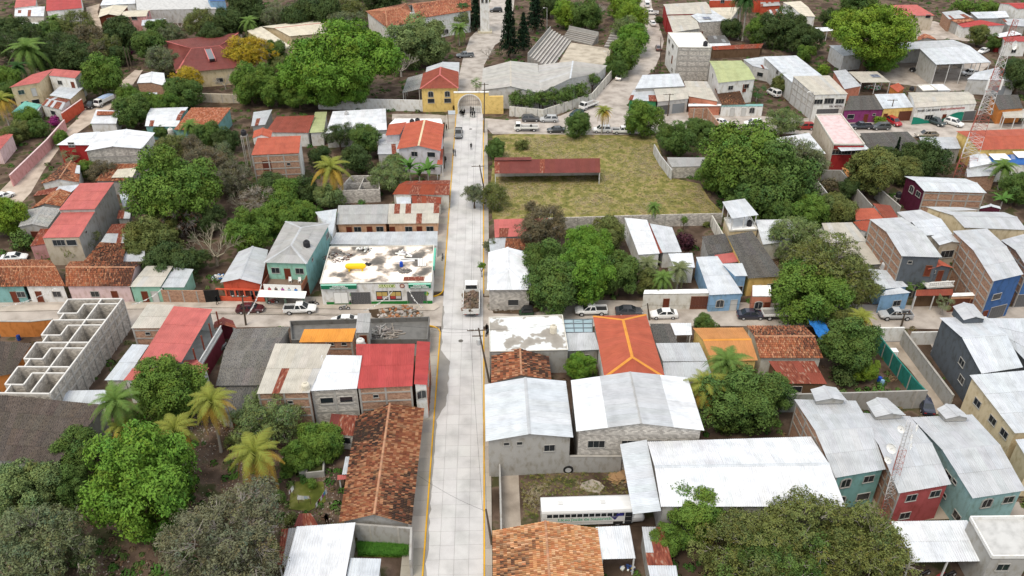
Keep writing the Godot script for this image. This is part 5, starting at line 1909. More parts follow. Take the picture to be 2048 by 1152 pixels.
func bus(x: float, z: float, turn: float) -> void:
	var root := thing("school_bus", "long white school bus with green lettering parked in the yard", "bus", Vector3(x, 0.05, z), deg_to_rad(turn))
	var paint := car_mat("bus", Color(0.74, 0.75, 0.76))
	var L := 11.6
	var mb := MB.new()
	var st := []
	for s in [[-5.7, 0.0], [-5.5, 0.1], [4.9, 0.1], [5.1, 0.0]]:
		st.append(s[0])
	for k in 3:
		var xa: float = st[k]
		var xb: float = st[k + 1]
		var prof := [Vector2(1.2, 0.5), Vector2(1.23, 1.2), Vector2(1.23, 1.75), Vector2(1.2, 2.55), Vector2(1.1, 2.85), Vector2(0.75, 3.02), Vector2(0.0, 3.08)]
		for m in prof.size() - 1:
			var ka := 0.98 if k == 0 else 1.0
			var kb := 0.98 if k == 2 else 1.0
			for s: float in [-1.0, 1.0]:
				var a := Vector3(xa, prof[m].y, prof[m].x * s * ka)
				var b := Vector3(xb, prof[m].y, prof[m].x * s * kb)
				var c := Vector3(xb, prof[m + 1].y, prof[m + 1].x * s * kb)
				var d := Vector3(xa, prof[m + 1].y, prof[m + 1].x * s * ka)
				if s > 0:
					mb.quad(a, b, c, d)
				else:
					mb.quad(b, a, d, c)
	for e in [[-5.7, -1.0], [5.1, 1.0]]:
		for m in [[Vector2(1.18, 0.5), Vector2(1.18, 2.6)], [Vector2(1.18, 2.6), Vector2(0.75, 3.0)]]:
			var a := Vector3(e[0], m[0].y, -m[0].x * e[1])
			var b := Vector3(e[0], m[0].y, m[0].x * e[1])
			mb.quad(b, a, Vector3(e[0], m[1].y, -m[1].x * e[1]), Vector3(e[0], m[1].y, m[1].x * e[1]))
	part(root, "body", mb.mesh(), paint)
	var hood := MB.new()
	loft(hood, [[5.1, 0.5, 1.3, 1.6, 1.1, 0.9], [6.4, 0.5, 1.2, 1.45, 1.0, 0.8], [6.6, 0.6, 1.0, 1.2, 0.9, 0.7]])
	part(root, "hood", hood.mesh(), paint)
	for s: float in [-1.0, 1.0]:
		for k in 13:
			var g := MB.new()
			g.box(Vector3.ZERO, Vector3(0.6, 0.5, 0.02))
			part(root, "window", g.mesh(), M.glass, Vector3(-4.75 + k * 0.71, 2.12, s * 1.225), Basis(Vector3.RIGHT, -s * 0.03))
		var band := MB.new()
		band.box(Vector3.ZERO, Vector3(10.4, 0.05, 0.03), C.grey)
		part(root, "rub_rail", band.mesh(), M.paint, Vector3(-0.3, 1.72, s * 1.235))
		part(root, "rub_rail", band.mesh(), M.paint, Vector3(-0.3, 0.98, s * 1.235))
		for xx in [-3.3, 3.4]:
			wheel_parts(root, xx, s * 1.02, 0.48, 0.3)
			var arch := MB.new()
			arch.box(Vector3.ZERO, Vector3(1.15, 0.5, 0.03), Color(0.02, 0.02, 0.02))
			part(root, "wheel_well", arch.mesh(), M.paint, Vector3(xx, 0.72, s * 1.225))
	var dr := MB.new()
	dr.box(Vector3.ZERO, Vector3(0.85, 1.9, 0.03))
	part(root, "door", dr.mesh(), M.glass, Vector3(4.6, 1.45, 1.235))
	var ws := MB.new()
	ws.box(Vector3.ZERO, Vector3(0.03, 0.9, 2.1))
	part(root, "windshield", ws.mesh(), M.glass, Vector3(5.11, 2.15, 0))
	for xx in [-3.4, 1.6]:
		var v := MB.new()
		v.box(Vector3.ZERO, Vector3(0.55, 0.14, 0.55), C.lightgrey)
		part(root, "roof_hatch", v.mesh(), M.paint, Vector3(xx, 3.1, 0.1))
	var sws := MB.new()
	sws.tri(Vector3(2.4, 1.85, 1.243), Vector3(3.0, 1.2, 1.243), Vector3(3.4, 1.85, 1.243), Color(0.02, 0.02, 0.16))
	sws.quad(Vector3(3.1, 1.88, 1.244), Vector3(3.9, 1.85, 1.244), Vector3(4.0, 2.3, 1.244), Vector3(3.2, 2.3, 1.244), Color(0.03, 0.03, 0.2))
	part(root, "swoosh", sws.mesh(), M.paint)
	text_on(root, "lettering", "Liceo Jesús de Nazareth", 0.4, Vector3(-0.6, 1.45, 1.25), Basis.IDENTITY, Color(0.12, 0.38, 0.24), "Droid Serif", 0.015)

func scatter(label: String, nm: String, cat: String, pts: PackedVector2Array, count: int, me: Mesh, m: Material, cols: Array, smin: float, smax: float, y: float, sd: int) -> void:
	rng.seed = sd
	var mm := MultiMesh.new()
	mm.transform_format = MultiMesh.TRANSFORM_3D
	mm.use_colors = true
	mm.mesh = me
	var lo := pts[0]
	var hi := pts[0]
	for p in pts:
		lo = lo.min(p)
		hi = hi.max(p)
	var tr := []
	var co := []
	var guard := 0
	while tr.size() < count and guard < count * 30:
		guard += 1
		var p := Vector2(rng.randf_range(lo.x, hi.x), rng.randf_range(lo.y, hi.y))
		if not Geometry2D.is_point_in_polygon(p, pts):
			continue
		var nz := patch_noise.get_noise_2d(p.x * 1.6, p.y * 1.6) * 0.6 + 0.5
		if rng.randf() > nz * 1.4 - 0.1:
			continue
		var s := rng.randf_range(smin, smax)
		tr.append(Transform3D(Basis(Vector3.UP, rng.randf() * TAU) * Basis.from_scale(Vector3(s, s * rng.randf_range(0.7, 1.4), s)), Vector3(p.x, y, p.y)))
		var k := clampi(int(nz * cols.size() + rng.randf_range(-0.8, 0.8)), 0, cols.size() - 1)
		co.append(vary(cols[k], 0.2))
	mm.instance_count = tr.size()
	for k in tr.size():
		mm.set_instance_transform(k, tr[k])
		mm.set_instance_color(k, co[k])
	var o := MultiMeshInstance3D.new()
	o.name = numbered(nm)
	o.multimesh = mm
	o.material_override = m
	add_child(o)
	tag(o, label, cat, "", "stuff")

func tuft() -> ArrayMesh:
	var mb := MB.new()
	rng.seed = 9
	for k in 9:
		var a := rng.randf() * TAU
		var d := Vector3(cos(a), 0, sin(a))
		var p := d * rng.randf() * 0.25
		var w := Vector3(-d.z, 0, d.x) * 0.05
		var e := p + d * rng.randf_range(0.1, 0.4) + Vector3.UP * rng.randf_range(0.2, 0.45)
		mb.tri(p - w, p + w, e)
	for k in mb.n.size():
		mb.n[k] = (mb.n[k] * 0.3 + Vector3.UP).normalized()
	return mb.mesh()

func clod() -> ArrayMesh:
	var mb := MB.new()
	mb.lathe(Vector3.ZERO, [Vector2(0.5, 0), Vector2(0.42, 0.25), Vector2(0.0, 0.34)], 5)
	return mb.mesh()

func heap(label: String, nm: String, cat: String, at: Vector3, r: float, h: float, n: int, piece: Vector3, cols: Array, sd: int) -> void:
	rng.seed = sd
	var root := thing(nm, label, cat, at)
	var mb := MB.new()
	for k in n:
		var a := rng.randf() * TAU
		var q := sqrt(rng.randf())
		var p := Vector3(cos(a) * q * r, h * (1 - q) * rng.randf() + 0.05, sin(a) * q * r * 0.7)
		mb.box(p, piece * rng.randf_range(0.5, 1.3), vary(cols[rng.randi() % cols.size()], 0.2), Basis(rdir(), rng.randf() * 0.6) * Basis(Vector3.UP, rng.randf() * TAU))
	part(root, "pieces", mb.mesh(), M.paint).set_meta("kind", "stuff")

func undergrowth() -> void:
	# weeds, seedlings and low scrub on every bit of open soil between the houses
	var polys := []
	for r in HOUSES:
		for w in r[3]:
			var f: Array = w[1]
			var q := PackedVector2Array([Vector2(f[0], f[1]), Vector2(f[2], f[3]), Vector2(f[4], f[5]), Vector2(f[6], f[7])])
			polys.append([q, Rect2(q[0], Vector2.ZERO).expand(q[1]).expand(q[2]).expand(q[3]).grow(0.4)])
	for r in GROUND:
		var q := PackedVector2Array()
		var box := Rect2(r[2][0], r[2][1], 0, 0)
		for j in range(0, r[2].size(), 2):
			q.append(Vector2(r[2][j], r[2][j + 1]))
			box = box.expand(q[-1])
		polys.append([q, box])
	polys.append([PackedVector2Array([Vector2(-11, -30), Vector2(0.2, -30), Vector2(0.2, -206), Vector2(-11, -206)]), Rect2(-11, -206, 11.2, 176)])
	rng.seed = 21
	var mb := MB.new()
	for k in 46:
		var d := rdir()
		d.y = absf(d.y)
		var g := rng.randf_range(0.7, 1.3)
		leaf(mb, d * Vector3(0.5, 0.55, 0.5) * rng.randf_range(0.6, 1.0), (d + rdir() * 0.6).normalized(), (d + Vector3.UP * 0.5).normalized(), 0.13, Color(g * rng.randf_range(0.9, 1.2), g, g))
	var me := mb.mesh()
	var sets := [["low green weeds and seedlings on the open soil between the houses", "green_undergrowth", 0.52, [Color(0.05, 0.12, 0.025), Color(0.07, 0.15, 0.03), Color(0.09, 0.14, 0.04)], 5200, 0.5, 1.7], ["dry brown scrub on the open soil between the houses", "dry_undergrowth", 0.3, [Color(0.14, 0.12, 0.06), Color(0.16, 0.11, 0.07), Color(0.12, 0.13, 0.06)], 2600, 0.4, 1.3]]
	for s in sets:
		var mm := MultiMesh.new()
		mm.transform_format = MultiMesh.TRANSFORM_3D
		mm.use_colors = true
		mm.mesh = me
		var tr := []
		var co := []
		var guard := 0
		while tr.size() < s[4] and guard < 90000:
			guard += 1
			var z := -lerpf(45.0, 330.0, pow(rng.randf(), 1.25))
			var p := Vector2(rng.randf_range(-1, 1) * (38.0 - z * 0.55), z)
			if patch_noise.get_noise_2d(p.x * 1.1 + s[4], p.y * 1.1) * 0.5 + 0.5 + rng.randf_range(-0.12, 0.12) < s[2]:
				continue
			var bad := false
			for e in polys:
				if e[1].has_point(p) and Geometry2D.is_point_in_polygon(p, e[0]):
					bad = true
					break
			if bad:
				continue
			var k := rng.randf_range(s[5], s[6])
			tr.append(Transform3D(Basis(Vector3.UP, rng.randf() * TAU) * Basis.from_scale(Vector3(k, k * rng.randf_range(0.5, 1.1), k)), Vector3(p.x, 0, p.y)))
			co.append(vary(s[3][rng.randi() % 3], 0.25))
		mm.instance_count = tr.size()
		for k in tr.size():
			mm.set_instance_transform(k, tr[k])
			mm.set_instance_color(k, co[k])
		var o := MultiMeshInstance3D.new()
		o.name = numbered(s[1])
		o.multimesh = mm
		o.material_override = M.blades
		add_child(o)
		tag(o, s[0], "undergrowth", "", "stuff")

func on_face(a: Vector3, b: Vector3) -> Basis:
	var r := (b - a)
	r.y = 0
	r = r.normalized()
	return Basis(r, Vector3.UP, r.cross(Vector3.UP))

func panel(parent: Node, nm: String, at: Vector3, ba: Basis, size: Vector3, col: Color, m: Material = null) -> MeshInstance3D:
	var mb := MB.new()
	mb.box(Vector3.ZERO, size, col)
	return part(parent, nm, mb.mesh(), m if m else M.paint, at, ba)

func shop_front(D: Vector3, Cc: Vector3) -> void:
	var root: Node3D = get_node("corner_store")
	D -= root.position
	Cc -= root.position
	var ba := on_face(D, Cc)
	var o := ba.z
	var w := D.distance_to(Cc)
	var at := func(u: float, y: float, z: float) -> Vector3: return D.lerp(Cc, u) * Vector3(1, 0, 1) + Vector3.UP * y + o * z
	var gr := Color(0.01, 0.15, 0.075)
	for e in [[0.165, 0.32], [0.895, 0.2]]:
		var s := panel(root, "sign_box", at.call(e[0], 3.72, 0.2), ba, Vector3(w * e[1], 0.72, 0.4), gr)
		panel(s, "sign_top", Vector3(0, 0.375, 0), Basis.IDENTITY, Vector3(w * e[1] + 0.04, 0.03, 0.42), Color(0.3, 0.62, 0.5))
		text_on(s, "lettering", "TORTILLERIA", 0.26, Vector3(0, 0.16, 0.21), Basis.IDENTITY, Color(0.85, 0.85, 0.85))
		text_on(s, "lettering", "SAN JUDAS TADEO", 0.26, Vector3(0, -0.16, 0.21), Basis.IDENTITY, Color(0.85, 0.85, 0.85))
	var mz := panel(root, "brand_sign", at.call(0.597, 3.62, 0.03), ba, Vector3(w * 0.15, 0.6, 0.04), Color(0.16, 0.26, 0.03))
	text_on(mz, "lettering", "MASECA", 0.5, Vector3(0, -0.02, 0.035), Basis.IDENTITY, Color(0.85, 0.84, 0.55), "Droid Serif")
	var disc := MB.new()
	disc.lathe(Vector3.ZERO, [Vector2(0.42, 0), Vector2(0.42, 0.03), Vector2(0.0, 0.031)], 18, Color(0.2, 0.04, 0.03))
	disc.lathe(Vector3(0, 0.035, -0.02), [Vector2(0.27, 0), Vector2(0.27, 0.02), Vector2(0.0, 0.021)], 16, Color(0.6, 0.45, 0.36))
	part(root, "round_emblem", disc.mesh(), M.paint, at.call(0.735, 3.6, 0.02), Basis(ba.x, ba.z, -ba.y))
	for u in [0.272, 0.952]:
		var em := MB.new()
		for k in 5:
			var a := k * 1.25
			em.lathe(Vector3(cos(a) * 0.2, 0.006 * k, -sin(a) * 0.24), [Vector2(0.2, 0), Vector2(0.2, 0.02), Vector2(0.0, 0.021)], 10, [Color(0.07, 0.22, 0.03), Color(0.35, 0.42, 0.05), Color(0.02, 0.2, 0.09)][k % 3])
		part(root, "leaf_emblem", em.mesh(), M.paint, at.call(u, 2.05, 0.02), Basis(ba.x, ba.z, -ba.y))
	for e in [[0.03, 0.262], [0.437, 0.805], [0.915, 1.0]]:
		panel(root, "base_band", at.call((e[0] + e[1]) * 0.5, 0.3, 0.02), ba, Vector3(w * (e[1] - e[0]), 0.6, 0.05), Color(0.015, 0.17, 0.03))
	for u in [0.545, 0.668]:
		var fr := panel(root, "poster_window", at.call(u, 1.75, 0.02), ba, Vector3(w * 0.108, 1.75, 0.05), Color(0.02, 0.02, 0.02))
		for k in 2:
			panel(fr, "poster", Vector3((k - 0.5) * w * 0.05, 0.3, 0.03), Basis.IDENTITY, Vector3(w * 0.046, 0.75, 0.02), Color(0.5, 0.36, 0.12))
			panel(fr, "poster", Vector3((k - 0.5) * w * 0.05, -0.38, 0.03), Basis.IDENTITY, Vector3(w * 0.046, 0.5, 0.02), [Color(0.4, 0.05, 0.05), Color(0.5, 0.47, 0.45)][k])
	panel(root, "side_sign", Vector3(Cc.x + 0.12, 3.9, Cc.z - 8.0), Basis.IDENTITY, Vector3(0.3, 0.9, 6.0), Color(0.12, 0.45, 0.33))

func balcony(D: Vector3, Cc: Vector3) -> void:
	var root: Node3D = get_node("teal_house")
	D -= root.position
	Cc -= root.position
	D.y = 0
	Cc.y = 0
	var ba := on_face(D, Cc)
	var mid := (D + Cc) * 0.5
	var w := D.distance_to(Cc)
	panel(root, "balcony_floor", mid + ba.z * 1.6 + Vector3.UP * 2.9, ba, Vector3(w, 0.2, 3.2), Color(0.22, 0.16, 0.12), M.concrete)
	panel(root, "balcony_screen", mid - ba.x * w * 0.5 + ba.z * 1.6 + Vector3.UP * 3.5, ba, Vector3(0.1, 1.0, 3.1), Color(0.16, 0.05, 0.03))
	panel(root, "balcony_screen", mid + ba.x * w * 0.5 + ba.z * 1.6 + Vector3.UP * 3.5, ba, Vector3(0.1, 1.0, 3.1), Color(0.22, 0.08, 0.04))
	var bn := panel(root, "banner", mid + ba.z * 3.25 + Vector3.UP * 3.45, ba, Vector3(w * 0.96, 1.1, 0.05), C.white)
	var cs := [Color(0.4, 0.05, 0.07), Color(0.08, 0.06, 0.06), Color(0.35, 0.08, 0.3), Color(0.4, 0.5, 0.55), Color(0.06, 0.2, 0.5)]
	for k in 5:
		var f := MB.new()
		f.lathe(Vector3.ZERO, [Vector2(0.13, 0), Vector2(0.13, 0.01), Vector2(0.0, 0.012)], 10, Color(0.25, 0.13, 0.09))
		var x := (k - 2) * w * 0.17
		part(bn, "printed_figure", f.mesh(), M.paint, Vector3(x, -0.05, 0.03), Basis(Vector3.RIGHT, Vector3.BACK, Vector3.DOWN))
		panel(bn, "printed_figure", Vector3(x, -0.36, 0.03), Basis.IDENTITY, Vector3(0.55, 0.36, 0.012), cs[k])
	panel(root, "awning", mid + ba.z * 3.9 + Vector3.UP * 2.6, ba * Basis(Vector3.RIGHT, 0.3), Vector3(w * 1.22, 0.06, 1.5), C.white)
	for k in 3:
		panel(root, "pillar", mid + ba.x * w * (k - 1) * 0.48 + ba.z * 3.0 + Vector3.UP * 1.4, ba, Vector3(0.3, 2.8, 0.3), Color(0.3, 0.42, 0.33), M.plaster)
	for k in 2:
		plastic_chair(["white plastic chair on the balcony, left one", "white plastic chair on the balcony, right one"][k], root.position + mid + ba.x * (k * 1.6 + 0.6) + ba.z * 0.9 + Vector3.UP * 3.0)

func plastic_chair(label: String, at: Vector3) -> void:
	var root := thing("plastic_chair", label, "chair", at, 0.0, "white plastic chairs")
	panel(root, "seat", Vector3(0, 0.43, 0), Basis.IDENTITY, Vector3(0.46, 0.04, 0.46), C.white)
	panel(root, "backrest", Vector3(0, 0.7, -0.22), Basis(Vector3.RIGHT, -0.15), Vector3(0.46, 0.5, 0.04), C.white)
	for s in [[-1, -1], [1, -1], [1, 1], [-1, 1]]:
		panel(root, "leg", Vector3(s[0] * 0.2, 0.21, s[1] * 0.2), Basis.IDENTITY, Vector3(0.05, 0.42, 0.05), C.white)
	for s in [-1, 1]:
		panel(root, "armrest", Vector3(s * 0.22, 0.64, 0), Basis.IDENTITY, Vector3(0.05, 0.04, 0.42), C.white)

func railing(parent: Node, a: Vector3, b: Vector3, h: float, col: Color) -> void:
	var ba := on_face(a, b)
	var l := a.distance_to(b)
	panel(parent, "handrail", (a + b) * 0.5 + Vector3.UP * h, ba, Vector3(l, 0.12, 0.18), col)
	panel(parent, "base_rail", (a + b) * 0.5 + Vector3.UP * 0.08, ba, Vector3(l, 0.14, 0.18), col)
	var n := roundi(l / 0.38)
	for k in n:
		panel(parent, "baluster", a.lerp(b, (k + 0.5) / n) + Vector3.UP * h * 0.5, ba, Vector3(0.13, h - 0.12, 0.13), col)

func window_wall(label: String, a: Vector3, b: Vector3) -> void:
	var root := thing("coral_fence", label, "fence", a)
	var e := b - a
	var ba := on_face(a, b)
	var l := e.length()
	panel(root, "base", e * 0.5 + Vector3.UP * 0.45, ba, Vector3(l, 0.9, 0.2), C.coral * 1.15, M.plaster)
	panel(root, "beam", e * 0.5 + Vector3.UP * 2.3, ba, Vector3(l, 0.22, 0.22), C.coral * 1.15, M.plaster)
	for k in 6:
		panel(root, "post", e * (k / 5.0) + Vector3.UP * 1.55, ba, Vector3(0.24, 1.3, 0.21), C.coral * 1.15, M.plaster)
	for k in 40:
		panel(root, "bar", e * ((k + 0.5) / 40.0) + Vector3.UP * 1.55, ba, Vector3(0.03, 1.28, 0.03), C.black)

func wave_wall(D: Vector3, Cc: Vector3) -> void:
	var root: Node3D = get_node("car_wash")
	D -= root.position
	Cc -= root.position
	D.y = 0
	Cc.y = 0
	var ba := on_face(D, Cc)
	var w := D.distance_to(Cc)
	var mb := MB.new()
	var n := 40
	for k in n:
		var u0 := 0.9 * k / n
		var u1 := 0.9 * (k + 1) / n
		var f := func(u: float) -> float: return 1.25 + 1.0 * cos(u * 8.0 + 0.2) * (1.0 if u > 0.38 else 0.75) + 0.3 * u
		var a: float = maxf(0.25, f.call(u0))
		var b: float = maxf(0.25, f.call(u1))
		mb.quad(Vector3(u0 * w, 0.05, 0.008), Vector3(u1 * w, 0.05, 0.008), Vector3(u1 * w, b, 0.008), Vector3(u0 * w, a, 0.008), Color(0.02, 0.24, 0.17))
	part(root, "painted_wave", mb.mesh(), M.plaster, D, ba)
	text_on(root, "lettering", "TITOS CAR WASH E", 0.55, D.lerp(Cc, 0.24) + Vector3.UP * 3.45 + ba.z * 0.03, ba, Color(0.02, 0.02, 0.03))
	text_on(root, "lettering", "TITO'S AUTOREPUESTOS", 0.45, D.lerp(Cc, 0.62) + Vector3.UP * 3.45 + ba.z * 0.03, ba, Color(0.35, 0.03, 0.03))

func gas_tank(at: Vector3) -> void:
	var root := thing("gas_tank", "yellow capsule gas tank lying on the shop roof", "gas tank", at)
	var mb := MB.new()
	var y := Color(0.78, 0.5, 0.01)
	mb.tube([Vector3(-1.75, 0.85, 0), Vector3(-1.68, 0.85, 0), Vector3(-1.5, 0.85, 0), Vector3(-1.2, 0.85, 0), Vector3(1.2, 0.85, 0), Vector3(1.5, 0.85, 0), Vector3(1.68, 0.85, 0), Vector3(1.75, 0.85, 0)], [0.02, 0.24, 0.42, 0.5, 0.5, 0.42, 0.24, 0.02], 16, y)
	part(root, "vessel", mb.mesh(), M.paint)
	for s: float in [-1.0, 1.0]:
		panel(root, "saddle", Vector3(s * 1.1, 0.22, 0), Basis.IDENTITY, Vector3(0.18, 0.44, 0.7), y)

func barrel(label: String, at: Vector3, col: Color, r := 0.3, h := 0.9) -> void:
	var root := thing("barrel", label, "barrel", at, 0.0, "plastic barrels")
	var mb := MB.new()
	mb.lathe(Vector3.ZERO, [Vector2(r * 0.92, 0), Vector2(r, h * 0.1), Vector2(r, h * 0.3), Vector2(r * 1.05, h * 0.34), Vector2(r, h * 0.38), Vector2(r, h * 0.64), Vector2(r * 1.05, h * 0.68), Vector2(r, h * 0.72), Vector2(r * 0.9, h), Vector2(0, h)], 14, col)
	part(root, "drum", mb.mesh(), M.paint)
	panel(root, "bung", Vector3(r * 0.5, h + 0.015, 0), Basis.IDENTITY, Vector3(0.09, 0.04, 0.09), C.black)

func wash_basin(at: Vector3) -> void:
	var root := thing("wash_basin", "concrete wash basin full of green water in the yard", "basin", at, 0.12)
	for e in [[0, 0.95, 2.3, 0.2], [0, -0.95, 2.3, 0.2], [1.05, 0, 0.2, 1.68], [-1.05, 0, 0.2, 1.68]]:
		panel(root, "side", Vector3(e[0], 0.5, e[1]), Basis.IDENTITY, Vector3(e[2], 1.0, e[3]), Color(0.42, 0.41, 0.38), M.concrete)
	panel(root, "water", Vector3(0, 0.42, 0), Basis.IDENTITY, Vector3(1.88, 0.84, 1.68), Color.WHITE, M.water)
	panel(root, "scrub_board", Vector3(-1.6, 0.45, 0.2), Basis.IDENTITY, Vector3(0.8, 0.9, 0.9), Color(0.45, 0.44, 0.41), M.concrete)

func clothes_line(label: String, a: Vector3, b: Vector3, cols: Array) -> void:
	rng.seed = hash(label)
	var root := thing("clothes_line", label, "clothes line", a, 0.0, "washing lines in the yard")
	var e := b - a
	var mb := MB.new()
	mb.tube([Vector3(0, 1.6, 0), e * 0.5 + Vector3.UP * 1.45, e + Vector3.UP * 1.6], [0.012, 0.012, 0.012], 3, C.grey)
	part(root, "line", mb.mesh(), M.paint)
	for q in [Vector3.ZERO, e]:
		panel(root, "post", q + Vector3.UP * 0.8, Basis.IDENTITY, Vector3(0.06, 1.6, 0.06), C.wood)
	var n := cols.size()
	for k in n:
		var p := e * ((k + 0.5) / n)
		var d := e.normalized()
		var cb := MB.new()
		var sway := d.cross(Vector3.UP) * rng.randf_range(-0.12, 0.12)
		var hw := rng.randf_range(0.16, 0.3)
		var dn := rng.randf_range(0.4, 0.75)
		cb.quad(p - d * hw + Vector3.UP * (1.5 - dn) + sway, p + d * hw + Vector3.UP * (1.5 - dn) + sway * 0.4, p + d * hw + Vector3.UP * 1.5, p - d * hw + Vector3.UP * 1.5, cols[k])
		part(root, "garment", cb.mesh(), M.paint)

func tarp(at: Vector3, w: float, l: float) -> void:
	var root := thing("tarpaulin", "crumpled blue tarpaulin beside the orange clay tile house", "tarpaulin", at)
	var mb := MB.new()
	var n := 8
	for x in n:
		for y in n:
			var g := func(i: int, j: int) -> Vector3: return Vector3((i / float(n) - 0.5) * w, 2.6 + 0.5 * patch_noise.get_noise_2d(i * 31.0, j * 31.0) - 0.06 * i, (j / float(n) - 0.5) * l)
			mb.quad(g.call(x, y + 1), g.call(x + 1, y + 1), g.call(x + 1, y), g.call(x, y), Color(0.03, 0.19, 0.55))
	part(root, "sheet", mb.mesh(), M.paint)
	for s in [[-0.45, -0.45], [0.45, -0.45], [0.45, 0.45], [-0.45, 0.45]]:
		panel(root, "pole", Vector3(s[0] * w, 1.2, s[1] * l), Basis.IDENTITY, Vector3(0.08, 2.4, 0.08), C.wood)

func statue(at: Vector3) -> void:
	var root := thing("statue", "small white saint statue standing on the church roof", "statue", at)
	panel(root, "pedestal", Vector3(0, 0.5, 0), Basis.IDENTITY, Vector3(1.1, 1.6, 1.1), C.lightgrey, M.plaster)
	var sh: Array = person_shape(0)
	var arr := []
	arr.resize(Mesh.ARRAY_MAX)
	arr[Mesh.ARRAY_VERTEX] = sh[0]
	arr[Mesh.ARRAY_NORMAL] = sh[1]
	arr[Mesh.ARRAY_INDEX] = sh[2]
	var m := ArrayMesh.new()
	m.add_surface_from_arrays(Mesh.PRIMITIVE_TRIANGLES, arr)
	tinted("marble", Color(0.78, 0.78, 0.77), 0.7)
	part(root, "figure", m, M.marble, Vector3(0, 1.3, 0), Basis.from_scale(Vector3(1.1, 1.25, 1.1)))

func sign_board(at: Vector3) -> void:
	var root := thing("street_sign", "white information board on a tall post by the gatehouse", "sign", at)
	panel(root, "post", Vector3(0, 2.4, 0), Basis.IDENTITY, Vector3(0.14, 4.8, 0.14), C.wood)
	panel(root, "board", Vector3(0.9, 4.4, 0), Basis.IDENTITY, Vector3(1.8, 0.95, 0.06), Color(0.6, 0.66, 0.72))

func tyre_ring(label: String, at: Vector3, r: float) -> void:
	var root := thing("old_tyre", label, "tyre", at)
	wheel_parts(root, 0, 0, r, 0.3)

func pipe_pile(at: Vector3) -> void:
	var root := thing("pipe_pile", "white pipes and boards stacked on the shop roof", "pipes", at)
	for k in 5:
		var mb := MB.new()
		mb.tube([Vector3(k * 0.28, 0.13, -1.2), Vector3(k * 0.28 + 0.2, 0.13, 1.3)], [0.12, 0.12], 9, C.white)
		part(root, "pipe", mb.mesh(), M.paint)
	panel(root, "board", Vector3(-2.2, 0.08, -0.6), Basis(Vector3.UP, 0.1), Vector3(3.2, 0.1, 0.5), C.white)
	panel(root, "board", Vector3(-1.6, 0.2, -1.1), Basis(Vector3.UP, -0.05), Vector3(3.0, 0.08, 0.3), C.lightgrey)

func sign_lettering(node: String, a: Vector3, b: Vector3, u: float, y: float, s: String, size: float) -> void:
	var root: Node3D = get_node(node)
	var ba := on_face(a, b)
	a.y = 0
	b.y = 0
	text_on(root, "lettering", s, size, a.lerp(b, u) - root.position + Vector3.UP * y - ba.z * 0.14, ba, Color(0.08, 0.04, 0.04))

func rust_panel(at: Vector3) -> void:
	var root := thing("rusty_sheet", "rusty corrugated sheet lying on the shop roof corner", "sheet", at)
	sheets(root, Vector3(-1.7, 0.06, 0.6), Vector3(1.7, 0.06, 0.6), Vector3(1.7, 0.06, -0.6), Vector3(-1.7, 0.06, -0.6), "z:r_brick:1:1".split(":"))

func ibc(at: Vector3) -> void:
	var root := thing("caged_tank", "white caged liquid tank in the teal walled yard", "tank", at)
	panel(root, "bottle", Vector3(0, 1.55, 0), Basis.IDENTITY, Vector3(1.1, 1.1, 1.0), C.white)
	panel(root, "stand", Vector3(0, 0.49, 0), Basis.IDENTITY, Vector3(1.2, 0.98, 1.1), C.grey, M.concrete)
	for k in 5:
		for s in [-0.52, 0.52]:
			panel(root, "cage_bar", Vector3(-0.52 + k * 0.26, 1.55, s), Basis.IDENTITY, Vector3(0.03, 1.1, 0.03), C.grey)

func skylight_box(label: String, at: Vector3) -> void:
	var root := thing("skylight", label, "skylight", at, 0.0, "white skylights on the blue roof")
	panel(root, "upstand", Vector3(0, 0.15, 0), Basis.IDENTITY, Vector3(3.0, 0.3, 2.0), C.lightgrey)
	panel(root, "cover", Vector3(0, 0.45, 0), Basis(Vector3.RIGHT, 0.1), Vector3(3.6, 0.1, 2.6), C.white)

func roof_slot(a: Vector3, b: Vector3) -> void:
	var root: Node3D = get_node("school_hall")
	var m := (a + b) * 0.5 - root.position
	var d := b - a
	d.y = 0
	var z := d.normalized()
	var ba := Basis(Vector3.UP.cross(z), Vector3.UP, z)
	panel(root, "shaded_slot", m, ba, Vector3(1.5, 0.5, d.length()), Color.WHITE, M.glass)  # dark glass box put in for the shade of the open roof slot
	for s: float in [-1.0, 1.0]:
		panel(root, "opening_curb", m + ba.x * s * 0.85, ba, Vector3(0.2, 0.62, d.length() + 0.4), C.r_rose)

func porch(a: Vector3, b: Vector3) -> void:
	var root: Node3D = get_node("charcoal_villa")
	for p in [a, b]:
		var mb := MB.new()
		mb.lathe(Vector3.ZERO, [Vector2(0.42, 0), Vector2(0.42, 0.2), Vector2(0.27, 0.24), Vector2(0.25, 3.2), Vector2(0.42, 3.3), Vector2(0.42, 3.5)], 14, C.lightgrey)
		part(root, "porch_column", mb.mesh(), M.plaster, p - root.position)

